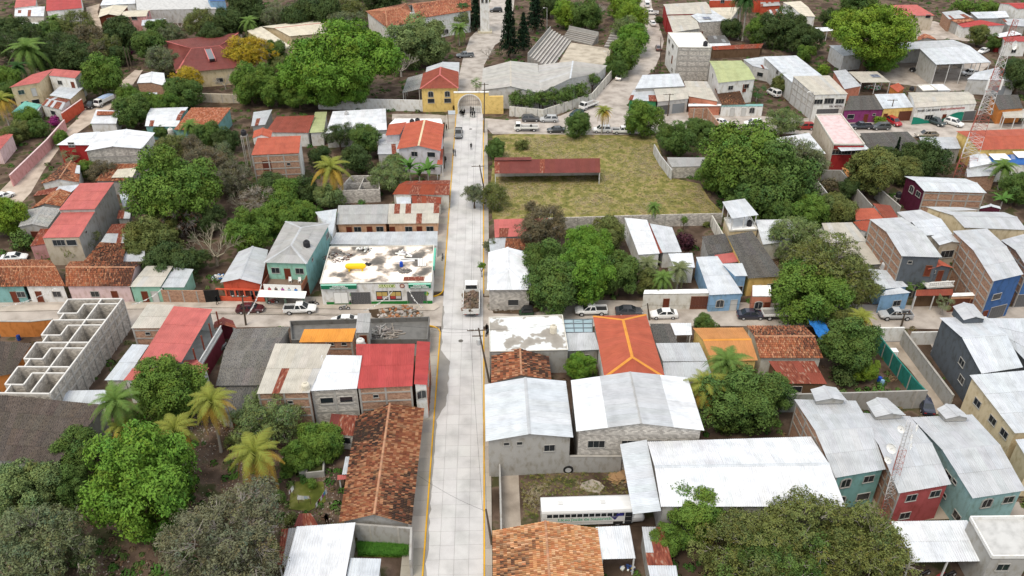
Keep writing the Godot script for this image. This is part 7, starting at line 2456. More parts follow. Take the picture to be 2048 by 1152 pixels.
	["lot_shed","long open shed with a dark red tin roof on the grass lot","shed",[["m",[1.1,-163.7,23.8,-163.8,23.4,-159.1,1.1,-159.3],[3.9,3.9,2.7,2.7],0,"z:r_maroon:0.12:1","open,b:offwhite,r:offwhite",0.15],["m",[1.2,-165.7,9.2,-165.7,9,-163,1.1,-163],[3.5,3.5,4,4],0,"z:r_maroon:0.1:1","none",0.25]]],
	["block_shed","block walled shed with grey tin at the right edge of the lot","shed",[["m",[38.8,-166,47.3,-165.7,45.1,-161.8,39.1,-161.7],[2.9,2.9,2.6,2.6],0,"z:r_grey:0","block",0.1]]],
	["white_strip_house","pair of narrow white tin roofs with a red valley between","house",[["m",[25.2,-136.8,29.3,-135.8,29.7,-124.4,25.9,-124.1],[3.8,3.8,3.3,3.3],0,"z:r_white:0.03:3","white",0.15],["m",[29.6,-134.7,33.5,-133.1,33.7,-124.9,30.2,-124.9],[3.7,3.7,3.2,3.2],0,"z:r_pale:0:1","white",0.25],["m",[31.2,-124.5,35.5,-124.6,34.9,-119.7,31.3,-120.2],3.2,0,"z:r_white:0:1","white",0.25],["m",[29.2,-135.5,29.9,-135.5,30.2,-124.8,29.3,-124.3],3.25,0,"z:r_terra:0.2","none",0.25]]],
	["rooftop_pavilion","cream block with a curved zinc canopy over its roof terrace","house",[["m",[43.7,-138.2,48.3,-139.4,49.5,-133.9,44.2,-132.6],[6.2,6.2,5.6,5.6],0,"z:r_pale:0:1","open",0.3,"","Y:3.2"],["flat",[44.3,-137.3,49.4,-138.4,49.3,-132.8,44.1,-132.4],3.1,0,"f:concrete","cream",0,"f30w","P:0.3"]]],
	["asbestos_house","dark grey fibre-cement house right of the white strips","house",[["m",[38.1,-129.1,42.5,-130.1,42.8,-124.9,38,-123.5],[3.9,3.9,3.4,3.4],0,"a:r_dark:0","grey",0.15],["m",[42.4,-128.3,47.4,-130,49,-115.9,42.8,-115.3],[4.4,4.4,3.6,3.6],0,"a:r_dark:0:2","yellow",0.25,"f30w f75o"],["m",[39.2,-123.8,43,-124.6,42.8,-121.4,39.8,-120.8],3.2,0,"z:r_rose:0","palepink",0.25]]],
	["blue_arch_house","small sky blue house with white arched windows on the street","house",[["m",[35.5,-122,39.3,-122.2,40.9,-111.3,35.4,-111],[3.9,3.9,3.3,3.3],0,"z:r_pale:0:2","sky",0.15,"f35a f80t"],["m",[39.3,-119.2,42.8,-119.3,42.6,-115.2,40.5,-115.2],4.2,0,"z:r_pale:0","sky",0.25,"f50w"]]],
	["salmon_front_house","narrow salmon fronted house right of the sky blue house","house",[["flat",[43.2,-113.8,46.2,-113.8,45.4,-110.5,42.3,-110.6],3.3,0,"f:concrete","salmon",0,"f40a f85d"]]],
	["beige_street_wall","long beige street front with a brown door and garage","building",[["flat",[25.2,-113.3,36.1,-113.3,35.9,-112,24.8,-112.1],3.1,0,"f:concrete","offwhite",0,"f35d f86g"]]],
	["white_back_house","white tin roof half hidden behind the wispy tree","house",[["m",[49.8,-136,56.4,-136,56.2,-128.4,48.6,-126.8],3.4,0,"z:r_white:0.03","offwhite",0.2]]],
	["orange_slab_shed","tan slab roofed store beside the long garden wall","shed",[["m",[75.2,-160.1,77.7,-159.5,76.9,-155.1,74.6,-154.5],2.7,0,"z:r_tan:0","grey",0.1]]],
	["beige_tin_house","low beige tin roofs left of the tall brick house","house",[["m",[61.7,-134.1,67.5,-134.2,68,-128,60.9,-127.5],[3.6,3.6,3.1,3.1],0,"z:r_beige:0:1","grey",0.15],["m",[60,-132.6,61.5,-133.1,61.1,-127.8,59.8,-128.3],3,0,"z:r_beige:0","grey",0.25],["m",[60.6,-126.3,67.4,-127.4,68,-120.3,65.1,-120],[3.4,3.4,3,3],0,"z:r_beige:0:1","grey",0.25],["m",[64.5,-118.8,68.3,-117.9,69,-113,63.2,-112.2],3,0,"z:r_pale:0","sky",0.25,"f60w"]]],
	["orange_cluster_house","cluster of small orange roofs above the brick house","house",[["m",[69.9,-139.6,73.9,-139.8,74.1,-135.5,68.5,-135],3.6,0,"z:r_orange:0","white",0.15],["m",[74.1,-141.3,77.2,-140.3,76.7,-135.4,73.9,-135.1],3.8,0,"z:r_terra:0","white",0.25],["m",[67.9,-134.7,71.5,-135.7,69,-130.9,68.1,-131.7],3.4,0,"z:r_orange:0","white",0.25]]],
	["plum_house","plum-walled house with brick panels and a long zinc roof","house",[["gx",[82.9,-148.6,94.7,-147.1,95.6,-140.7,83.9,-141.8],6,0.6,"z:r_pale:0:1","plum,f:brick",0.3,"l40a1 l75w1","F:f"]]],
	["brick_town_house","tall brick sided house with charcoal front and orange porch roof","house",[["gx",[66.9,-127.2,73,-127.8,73.7,-113.9,67.2,-114.5],8,1,"z:r_zinc:0:1","charcoal,l:brick",0.3,"f25v1.6 f80d1.4 f30G","F:l"],["gz",[72.2,-117,74.9,-118.1,76.5,-114.5,72.1,-114.1],5.6,0.6,"z:r_orange:0","charcoal",0.25,"f25v1 f60d1"],["m",[73.5,-130.9,78.3,-131.7,80.8,-128.9,74.5,-127.6],[7.4,7.4,7,7],0,"z:r_zinc:0","offwhite",0.25],["m",[75,-128.8,80.8,-128.9,80.2,-123.2,74.9,-122.9],7,0,"z:r_pale:0","offwhite",0.25]]],
	["terrace_house","grey house with a zinc gable and a wide white window grid","house",[["gz",[75.9,-122.3,79.6,-123.1,80.2,-119.8,75.9,-119.2],7.2,0.5,"z:r_pale:0","beige",0.25,"f50R1.15"]]],
	["cream_long_house","long cream house with stepped zinc roofs at the right","house",[["gx",[81.8,-131.8,93.5,-131,93.9,-124.3,83.4,-125.5],7,0.8,"z:r_zinc:0:1","cream",0.2],["m",[80.6,-134.3,87.2,-133.9,89.9,-132.7,82.3,-132.4],6.6,0,"z:r_zinc:0","cream",0.25]]],
	["blue_front_house","long brick sided house with bright blue street front","house",[["gx",[79.6,-122.6,86,-123.3,84.1,-108.4,78.2,-106.5],8,0.8,"z:r_zinc:0:2","blue,l:brick",0.25,"f35o1 f60G f15d","F:l"]]],
	["right_edge_house","brick sided house under zinc at the right picture edge","house",[["gx",[86.7,-119.9,92.7,-122.2,91.5,-110.9,86.2,-110.7],7.6,0.7,"z:r_zinc:0:2","blue,l:brick",0.25,"f30G f70o1","F:l"]]],
	["pool_roof_house","flat bright blue roof with two white skylights","house",[["m",[107.3,-161.6,116.7,-162.9,113.3,-156.9,106.5,-158.2],4.2,0,"z:r_blue:0","white",0.1],["m",[103.8,-162.6,107.8,-164.1,106.9,-158.6,100.7,-156.5],4,0,"z:r_white:0","white",0.25],["m",[100.6,-157.2,106.6,-158.2,105.3,-153.8,98.7,-153.2],3.4,0,"z:r_zinc:0","brick",0.25]]],
	["red_roof_hall","orange-red roofed hall with yellow walls behind the lattice mast","building",[["gx",[105.9,-173.7,124.1,-174.7,117.8,-163.5,105.7,-163.1],5,0.7,"z:r_orange:0:1","yellow",0.3,"f35W f75W"]]],
	["small_maroon_house","tiny maroon gable behind the long cream house","shed",[["gz",[93.4,-137.9,97,-137.9,96.7,-136.8,92.7,-137],4.6,0.5,"z:r_pale:0","plum",0.1]]],
	["sky_blue_house","pale blue street house with one white framed window","house",[["m",[64.4,-111.4,67.2,-112.2,68.3,-110.6,62.8,-109.8],3.4,0,"z:r_pale:0","sky",0.15,"f65w"]]],
	["terracotta_gate_house","walled garden entrance with a terracotta roof over wooden gates","gate house",[["m",[69.7,-111.7,75.8,-111.8,75.4,-110.5,69.1,-110.5],[3.2,3.2,2.8,2.8],0,"z:r_terra:0:1","open,b:wood",0.1]]],
	["peach_gate_house","peach street wall with two wooden doors","building",[["flat",[75.6,-111,81.3,-111.2,80.6,-110.2,74.8,-110],3,0,"f:concrete","peach",0,"f30g f75D"]]],
	["zinc_hall","wide grey zinc hall with two shallow gables behind the arch","building",[["gz",[-1.3,-222.5,13.9,-225.9,13.3,-202.4,-1.7,-205.1],4.6,1.4,"z:r_warm:0:1","lightgrey",0.3,"f70w","R:r_beige"],["gz",[14,-224.8,32.9,-223.8,29.7,-217,13.1,-202.6],4.6,1.2,"z:r_warm:0:1","lightgrey",0.25,"r50o","R:r_pale"]]],
	["workshop","zinc roofed corner workshop with a green shutter","shop",[["m",[41,-213.8,50.9,-214.8,50.9,-206.5,37.7,-205],[5.2,5.2,4.6,4.6],0,"z:r_pale:0:1","grey",0.2],["m",[42.7,-206.3,51.4,-207.1,50.7,-200.1,42.4,-198.1],[4.2,4.2,3.6,3.6],0,"z:r_beige:0","lightgrey",0.25,"f20G f70k"],["m",[37.5,-206.3,42.9,-207.1,42.5,-199.1,35.4,-200.4],[3.8,3.8,3.3,3.3],0,"z:r_zinc:0.3","green",0.25,"f55G"]]],
	["beige_roof_house","house with a smooth beige roof and brick red front by the workshop","house",[["m",[51.5,-211.1,57.6,-210.4,57.6,-197.8,51,-201.8],[4.4,4.4,3.6,3.6],0,"z:r_beige:0","salmon",0.2,"f25w f70o"]]],
	["three_storey_house","white three-storey house with a bare block side and outside stair","house",[["flat",[52.1,-238.8,61.6,-238.6,61.2,-224.1,52.3,-224.7],9.2,0,"f:white","white,f:block",0,"l20W2 l55W2 l30w1 l60d1 l70w","F:f P:0.15"]]],
	["green_roof_house","two-storey white house with a yellow-green tin roof","house",[["gx",[60.6,-221.9,69.5,-222,69.1,-206.7,58.8,-204.1],6.2,0.6,"z:r_lime:0:1","white",0.25,"f35w1 f80w1 l40w1 f75d1"],["m",[59.1,-207.8,65.5,-207.9,64.7,-197.9,58.6,-197.6],[3.4,3.4,2.8,2.8],0,"c:dark:1.3","white",0.25,"r50d"]]],
	["rust_row","long rusty roofed row of wooden stalls","shed",[["m",[67.2,-245.8,83.6,-248.1,82,-245.1,67.3,-243.7],[3,3,2.5,2.5],0,"z:r_brick:0.6","wood",0.15],["m",[68.1,-255.7,73.7,-256.2,73.6,-249,66.9,-248.9],3.2,0,"z:r_dark:0.1","grey",0.25],["m",[66.7,-249.6,73.7,-250,73.4,-246.8,66.9,-245.4],2.9,0,"z:r_white:0.1","grey",0.25]]],
	["beige_warehouse","large beige roofed warehouse with a dark red side wall","building",[["gx",[59.5,-284.6,74.7,-287.5,73.2,-272.5,58.3,-271.7],5.6,0.7,"z:r_beige:0:1","red",0.2],["m",[58.6,-273.2,67.8,-273.3,66.4,-259,57.2,-254.9],[5.2,5.2,4.6,4.6],0,"z:r_beige:0","red,f:grey",0.25],["m",[74.7,-281.7,85,-282.3,77.7,-266.3,74.4,-270.2],5,0,"z:r_cream:0","grey",0.25]]],
	["solar_house","block house with a pale tin roof carrying one dark solar panel","house",[["m",[65.9,-270.3,74.1,-277.8,77.4,-266.3,67.4,-264.3],[5.6,5.6,5,5],0,"z:r_pale:0","block",0.15,"f10d"]]],
	["far_red_building","far bright red building front at the top edge","building",[["flat",[78.8,-297.7,87.6,-297.4,86.2,-292.3,77.1,-292.2],5,0,"f:concrete","coral",0,"f50w1"],["flat",[94.8,-301.1,104.9,-301.7,102.9,-295.2,93.3,-294.8],4.5,0,"f:concrete","coral",0.25,"f60o"]]],
	["garden_wall_house","white street front with a teal tiled coping and two garages","building",[["flat",[58.8,-198.7,69.4,-198.7,68.9,-197.1,58.4,-197.2],2.6,0,"f:teal","white",0,"f28t f55t f75a"],["flat",[50.6,-199.4,58.8,-199,58.5,-197.8,50.2,-197.8],2.6,0,"f:concrete","orange,f:salmon",0.25]]],
	["zinc_yard_house","small zinc roofs over a cluttered yard beside the green roof","house",[["m",[72.9,-231.5,79.9,-234.1,77.8,-222.5,74.2,-225.6],3.4,0,"z:r_pale:0.05","lightgrey",0.15,"f50o"]]],
	["metal_shop","two-storey metal workshop with a balcony window and blue ground floor","shop",[["m",[78.6,-206.4,88.2,-206.7,88.7,-194.5,80.2,-194.2],[7,7,6.4,6.4],0,"z:r_beige:0:1","white,l:lightgrey",0.2,"f15W1 f48R1 f82W1 f50O","F:l"],["m",[77.1,-227.1,86.6,-227.8,88.6,-211,78.8,-206.8],[5.6,5.6,5.2,5.2],0,"z:r_pale:0:2","lightgrey",0.25,"l50w1"]]],
	["purple_house","low purple house under dark fibre-cement sheets","house",[["m",[91.5,-199.7,98,-200,97.4,-192.1,87.2,-191.8],[4,4,3.2,3.2],0,"a:r_dark:0:1","purple",0.2,"f20o f60d f80v"]]],
	["yellow_house","low yellow house with a brown garage door","house",[["m",[98.3,-200.8,106.2,-201.1,105.2,-193,97.2,-192.2],[4,4,3.4,3.4],0,"z:r_pale:0:1","yellow",0.15,"f12d f78g"]]],
	["car_wash","white car wash building with a green wave painted on its wall","shop",[["gx",[107,-201,122.6,-201.1,120.5,-192.6,104.1,-190.2],4.3,0.6,"z:r_beige:0:2","white",0.15,"f26W f52d f94G"]]],
	["solar_shed","beige roofed shed with a dark panel frame on top","shed",[["m",[98.7,-219.6,106.6,-219.4,107.4,-211.9,99.3,-211.8],[3.6,3.6,3.2,3.2],0,"z:r_beige:0","open",0.15],["m",[94.2,-218.9,98.1,-220.1,98.2,-208.7,92.8,-206.3],[4,4,3.4,3.4],0,"z:r_zinc:0.12","salmon",0.25]]],
	["tank_yard_roofs","small flat white and grey roofs behind the car wash","building",[["flat",[113.5,-209.6,117.1,-210.2,117.2,-206,113.2,-205.4],3,0,"f:concrete","grey",0,"","P:0.3"],["m",[117.2,-210.3,120.8,-210.3,120.7,-205.5,117.2,-205.5],3.1,0,"z:r_white:0","white",0.25],["m",[106.1,-209.6,109.5,-211.9,109.4,-207.9,106.3,-204.6],3,0,"z:r_orange:0","orange",0.25]]],
	["open_hangar","large open zinc hangar with grey side walls sheltering trucks","hangar",[["m",[122,-229.2,137.4,-231.5,137.8,-219.6,121.8,-218.1],[6.8,6.8,5.8,5.8],0,"z:r_pale:0:1","open,l:lightgrey",0.3],["m",[120.5,-237.9,136.3,-238.8,137.6,-231.9,111.5,-230.3],[6,6.4,6.7,5.8],0,"z:r_zinc:0:1","lightgrey,f:none",0.25],["m",[100.8,-240.9,116.2,-241.2,113.6,-234.6,101.2,-230.6],4.4,0,"z:r_white:0","white",0.25]]],
	["red_gable_house","grey house with a salmon red roof and dark upper openings","house",[["m",[136.3,-282.1,145.2,-282.2,146.3,-270.9,133.6,-270.7],[5.4,5.4,4.8,4.8],0,"z:r_rose:0:1","beige",0.3,"f15o1 f42o1 f85o1"]]],
	["white_long_house","narrow cream roofed white house behind the dark trees","house",[["gx",[102.1,-290,108.8,-291.5,107.1,-271.4,103.2,-272.1],4.6,0.5,"z:r_cream:0:1","white",0.2,"l40w1 f50o"],["m",[104.9,-264.7,109.2,-264.9,110.3,-261.1,104.8,-259.9],3,0,"z:r_white:0","open",0.25]]],
	["striped_roof_house","rust and zinc striped tin roof in the far right blocks","house",[["m",[95.4,-285.5,102.5,-287.2,101.6,-270,92.6,-271.6],3.2,0,"z:r_zinc:0.5:1","grey",0.15],["m",[96.4,-296.7,103.1,-298.3,101.6,-290.6,94.2,-289.2],3.4,0,"z:r_grey:0.2","coral",0.25]]],
	["mast_yard_house","pale zinc gable beside the mast with grey sheet walls","house",[["gx",[134.4,-217.7,141.3,-220.9,140,-209.6,127.4,-211.3],4,0.7,"z:r_pale:0:1","lightgrey",0.2,"f70k"]]],
	["brown_gable_house","orange walled house under a dark roof behind the mast","house",[["m",[127.3,-198.8,134.3,-198.8,131.5,-191,124.9,-190],[4.2,4.2,3.6,3.6],0,"a:r_dark:0:1","orange",0.15,"l50w"]]],
	["cycle_shelter","long zinc shelter on thin posts beside the parking street","shelter",[["m",[126.7,-191.7,132.8,-192,130.4,-187,124.8,-187],[3,3,2.7,2.7],0,"z:r_beige:0","open",0.1]]],
	["roof_deck_house","beige house with a pink flat roof, red front and window band","house",[["flat",[76.1,-181.3,82.1,-181.5,80.8,-164,74.3,-164.2],6.2,0,"f:palepink","beige,f:red",0,"f15W1 f45W1 f80W1","P:0.35 PC:offwhite"],["m",[75.2,-165.3,81.6,-165.9,81.7,-162.7,75.2,-162.1],5.6,0,"z:r_pale:0","none",0.25]]],
	["fibre_roof_house","wide dark fibre-cement roof below the parking street","house",[["m",[84.6,-175.1,95.8,-175.7,96.5,-167.6,83.6,-164.7],[4.2,4.2,3.4,3.4],0,"a:r_dark:0:2","grey",0.2],["m",[97.8,-173.8,106.3,-173.6,104.3,-167.2,96.1,-166.9],3.6,0,"z:r_zinc:0","grey",0.25]]],
	["white_yard_house","white tin roof beside the wispy olive tree and brick yard walls","house",[["m",[63.9,-173,73.3,-176.2,73.7,-165.8,68.1,-166.3],[4,4,3.4,3.4],0,"z:r_white:0:1","offwhite",0.2,"f60w"]]],
	["market_roofs","far tangle of zinc and old tile roofs by the market lane","building",[["m",[152,-277.8,159.1,-280,159.4,-271.4,150.4,-269.3],4,0,"z:r_zinc:0.1","brick",0.2],["m",[162,-278.3,169.2,-278.9,167.5,-270.7,160.7,-270.6],3.8,0,"z:r_pale:0","grey",0.25],["m",[151.1,-271.4,157.5,-275.9,158.8,-269.1,151.7,-265.7],3.6,0,"c:church:2.0","grey",0.25],["m",[151.7,-266.5,161.6,-270.3,166.7,-264.3,151.5,-261.9],3.4,0,"z:r_red:0","white",0.25,"f60o"],["m",[169.5,-279.5,175.1,-280.3,172.3,-272.6,167.6,-271.8],3.6,0,"z:r_white:0","grey",0.25]]],
	["far_white_house","far white house with a bright red roof in the top right corner","house",[["gx",[174.6,-284.4,184.6,-284.5,180.5,-277.1,176.6,-276.9],5.2,0.6,"z:r_red:0:1","white,l:white",0.2,"l50w f50w"]]],
	["far_grey_roofs","far grey tin roof by the right edge above the mast","house",[["m",[168.5,-270.4,176.7,-270.9,171.5,-261.5,166.7,-263.1],3.6,0,"z:r_zinc:0.05","grey",0.2]]],
	["far_red_wall_house","far white house with red sheet roof just right of the mast top","house",[["m",[156.1,-247.6,164.8,-248.7,161.6,-242.9,155,-243.4],4.4,0,"z:r_red:0","white",0.2,"f50w"],["m",[154.9,-249.6,163.1,-254,163.5,-249.8,154.8,-246.7],4.6,0,"z:r_white:0","red",0.25]]],
	["far_tile_house","far small tile gable behind the hangar","house",[["gz",[132.5,-251.8,136.8,-253.6,136.8,-249,130.5,-248.2],3.4,0.7,"c:church:2.0","grey",0.2]]],
	["courtyard_roof","soot-dark flat roof yard with a low parapet at the crossing corner","building",[["flat",[-31.3,-106,-9.8,-106.5,-9.8,-100.7,-30.1,-101.1],2.4,0,"f:darkgrey","grey,r:darkgrey",0,"","P:0.8 PC:darkgrey"]]],
]
const WALLS := [
	["church_wall","long white wall of the churchyard","wall",[-43.7,-205.4,-27.3,-203.9,-16.1,-203],3,0.3,"white",""],
	["lot_wall","grey block wall along the lower side of the grass lot","wall",[3.2,-139.3,15.4,-139.8,25.8,-140.2,44.8,-140.6],2.6,0.2,"block",""],
	["yard_wall","long stained concrete wall of the teal yard","wall",[39.9,-86.4,48.3,-86.5,60.1,-86.7],3.2,0.22,"grey",""],
	["driveway_wall","grey wall on the right side of the driveway","wall",[63.4,-101.4,63.7,-86.2],2.6,0.2,"grey","concrete"],
	["teal_yard_wall","dark teal wall on the left side of the driveway","wall",[59,-101.8,59.5,-94.7,60,-89.5,60.4,-87.4],2.6,0.2,"darkteal",""],
	["pink_wall","long pink garden wall on the diagonal lane","wall",[-102.5,-193,-101.4,-181.3,-100.8,-162],2.6,0.25,"pink","palepink"],
	["coral_fence","orange-red gated wall on the diagonal lane","wall",[-104.7,-196.8,-103.8,-206.6],2.8,0.25,"coral","palepink"],
	["brick_wall","brown brick wall along the cross street pavement","wall",[-54.8,-116.7,-47.8,-116.3],2.4,0.2,"brick",""],
	["orange_wall","orange plastered wall with a brown gate at the left edge","wall",[-77.3,-107.7,-72,-107.5,-68.8,-108],2.9,0.25,"orange","concrete"],
	["grass_yard_wall","stained grey wall around the small green yard","wall",[-16,-65.5,-9.6,-64.7,-9.4,-60.4],3,0.25,"grey",""],
	["bus_yard_wall","grey and brick wall behind the bus yard","wall",[0.8,-76,9.4,-75.8,16,-75.6],2.8,0.22,"grey","concrete"],
	["street_yard_wall","low wall between the street and the bus yard","wall",[0.7,-77,0.7,-65],2.2,0.2,"grey",""],
	["garden_wall","long diagonal garden wall in the right block","wall",[70.8,-159,74.5,-158.8,74.8,-142.6],2.8,0.2,"grey",""],
	["garden_wall","short diagonal wall left of the plum house","wall",[79.3,-151.2,80.3,-142.2],2.6,0.2,"grey","concrete"],
	["garden_wall","diagonal wall under the lot-edge trees","wall",[68.1,-156.2,68.1,-146.3],2.6,0.2,"lightgrey",""],
	["lot_side_wall","light wall at the upper right of the lot","wall",[37.6,-174.7,37.9,-168.5,39,-161],2.4,0.2,"lightgrey",""],
	["yard_brick_wall","brick walls of the small roofless yard by the workshop","wall",[50.1,-195.6,54.6,-195.9,55.2,-177.8],2.8,0.2,"brick",""],
	["hall_wall","pale wall between the zinc hall and the curved road","wall",[5.3,-199,13.6,-196.6,27.1,-207.8,34.7,-226.2],2.6,0.22,"offwhite",""],
	["white_far_wall","far white wall below the crimson roof","wall",[-141.9,-284.9,-133.6,-284.7],2.4,0.2,"white",""],
	["stone_wall","old stained stone wall behind the dirt lane","wall",[-76.8,-211.5,-65.2,-210.2],2.4,0.4,"beige",""],
	["courtyard_wall","pale walls of the little courtyard below the lot","wall",[42.7,-140,43,-132.6],2.5,0.2,"offwhite",""],
	["white_gate_wall","white framed grey gate across the driveway","wall",[59.5,-102.3,63.7,-102.3],2.6,0.3,"white",""],
	["white_gate_wall","white ribbed gate wall of the charcoal villa","wall",[64.6,-101.3,69,-101.3],2.4,0.2,"white",""],
	["dark_gate","black sheet gate beside the brown brick wall","gate",[-47.8,-116.3,-45.4,-116.5],2.4,0.12,"black",""],
]
const GROUND := [
	["cross_street","lane",[-120,-119.2,-8.1,-117.2,-1.4,-116.6,10,-115.6,60,-112.6,120,-109,120,-103,82,-104.6,40,-107,9,-107.8,-30,-109,-120,-109.4],Color(0.92, 0.9, 0.88)],
	["lane","lane",[-101.91,-238.18,-99.59,-238.11,-97.79,-223.24,-97.22,-210.6,-98.07,-199.45,-100.18,-185.35,-98.01,-170.04,-95.81,-158.91,-95.44,-151.04,-96.31,-140.83,-103.13,-154.57,-102.63,-159.82,-102.84,-164.63,-102.6,-172.27,-102.98,-184.55,-102.91,-198.6,-104.32,-209,-102.24,-225.39],Color(0.98, 0.9, 0.82)],
	["upper_street","lane",[-16.11,-201.08,-1.51,-197.91,4.11,-196.4,18.07,-198.69,26.68,-208,35.89,-227.52,43.82,-244,50.43,-265.94,52.96,-280.32,53.57,-304.99,55.71,-328.75,63.03,-328.53,59.36,-302.74,57.83,-280.17,56.16,-261.94,52.12,-246.65,48.04,-233.7,42.61,-225.21,36.01,-205.17,41.38,-201.45,61.35,-198.77,73.32,-196.02,90.56,-194.49,135.92,-189.17,130.97,-180.55,86.5,-183.7,56.11,-187.72,42.65,-187.49,31.51,-185.96,0.9,-187.49,-0.65,-191.64,-9.39,-189.67,-10.81,-195.19,-21.98,-195.52,-24.12,-197.25,-24.49,-201.33],Color(0.93, 0.92, 0.92)],
	["forecourt","lane",[-9.16,-201.91,-8.71,-218.59,-7.47,-244.58,-5.53,-267.61,-2.34,-278.98,2.26,-322.57,10.76,-322.31,7.41,-270.01,2.41,-259.28,-1.07,-239.7,-1.11,-214.46,-1.89,-201.69],Color(0.9, 0.9, 0.9)],
	["sports_court","lane",[26.39,-261.22,38.18,-254.32,35.4,-238.61,20.81,-240.21],Color(1.05, 0.98, 0.88)],
	["truck_yard","lane",[102.01,-234.34,116.24,-238.52,128.15,-241.72,131.63,-235.74,148.85,-236.97,141.25,-228.7,134.15,-222.47,131.86,-214.39,125.95,-213.58,115.22,-218.9,111.24,-221.07,109,-229.67],Color(0.85, 0.82, 0.8)],
	["market_lane","lane",[141.17,-280.74,152.49,-281.95,154.17,-277.3,156.58,-258.67,151.03,-258.84,148.82,-260.94,132.56,-260.74],Color(0.95, 0.92, 0.9)],
	["far_lane","lane",[-143.81,-308.8,-140.9,-313.96,-137.13,-301.83,-126.03,-278.27,-127.11,-276.87,-135.54,-289],Color(0.9, 0.8, 0.7)],
	["dirt_lane","earth",[-81.95,-208.51,-77.77,-212.97,-65.99,-211.69,-60.08,-206.96,-48.53,-205.72,-38.48,-202.79,-41.4,-201.15,-64.42,-205.31,-77,-204.81],Color(1.2, 1.05, 0.9)],
	["grass_lot","turf",[0.89,-186.26,5.11,-187.37,39.8,-185.1,39.48,-175.4,38.49,-162.15,44.81,-158.76,45.22,-151.26,46.69,-144.66,26.73,-144.63,0.46,-143.95,0.07,-157.22,0.72,-169.72],Color(1.12, 1.1, 1.05)],
	["bus_yard","earth",[2.75,-76.03,16.73,-76.06,16.62,-68.98,20.26,-68.87,19.84,-66.57,1.11,-67.13,1.31,-75.86],Color(1.25, 1.2, 1.1)],
	["yard_path","lane",[0.85,-75.65,3.09,-75.81,3.06,-66.69,0.69,-66.95],Color(0.8, 0.76, 0.7)],
	["gravel_patch","lane",[11.03,-73.85,12.36,-74.45,13.26,-73.99,13.79,-73.13,13.04,-72.11,11.51,-72.36,10.64,-73.01],Color(0.95, 0.93, 0.9)],
	["driveway","lane",[61.17,-101.98,63.7,-101.9,64.74,-95.48,65.33,-88.07,62.9,-85.24,59.43,-85.34,62.28,-90.08,62.17,-94.37],Color(0.8, 0.75, 0.68)],
	["villa_path","lane",[68.12,-101.61,69.87,-101.56,67.82,-90.19,66.92,-89.11,67.27,-93.63],Color(1.1, 1.07, 1)],
	["green_yard","turf",[-15.85,-65.59,-10.3,-65.42,-9.96,-62.91,-15.85,-63.26],Color(0.35, 0.6, 0.25)],
	["washing_lawn","turf",[-25.05,-75.14,-21.58,-75.03,-20.74,-71.69,-22.6,-70.15,-25.11,-70.62,-25.35,-73.46],Color(0.5, 0.62, 0.42)],
	["yard_paving","lane",[44.09,-71.6,47.22,-71.92,47.53,-68.85,47.79,-66.88,45.38,-66.19,44.02,-68.95],Color(0.6, 0.58, 0.55)],
	["yard_paving","lane",[50.52,-68.96,54.16,-69.45,54.99,-66.67,49.34,-66.6],Color(0.8, 0.75, 0.68)],
	["yard_paving","lane",[60.3,-68.07,64.3,-69.15,64.41,-66.58,58.97,-66.7],Color(0.75, 0.73, 0.72)],
	["side_pavement","lane",[-47.17,-116.64,-28.64,-115.49,-10.25,-114.5,-9.44,-115.07,-8.56,-113.85,-9.5,-112.71,-28.37,-113.86,-46.64,-114.7,-72.75,-114.6,-84.06,-114.51,-85.03,-116.43,-73.52,-116.39],Color(1, 0.97, 0.92)],
	["soil_patch","earth",[-20.3,-113.18,-17.07,-113.82,-13.15,-113.77,-11.38,-112.01,-11.65,-110.42,-16.93,-110.15,-19.46,-111.18],Color(1.1, 1, 0.9)],
	["soil_patch","earth",[0.08,-114.78,6.54,-114.29,8.92,-112.31,5.37,-111.26,0.26,-111.66],Color(1.1, 1, 0.9)],
	["wheel_track","lane",[-50.04,-113.71,-38.88,-113.16,-29.38,-112.55,-21.15,-112.05,-21.11,-111.69,-33.39,-112.2,-49.86,-113.12],Color(0.72, 0.7, 0.66)],
]
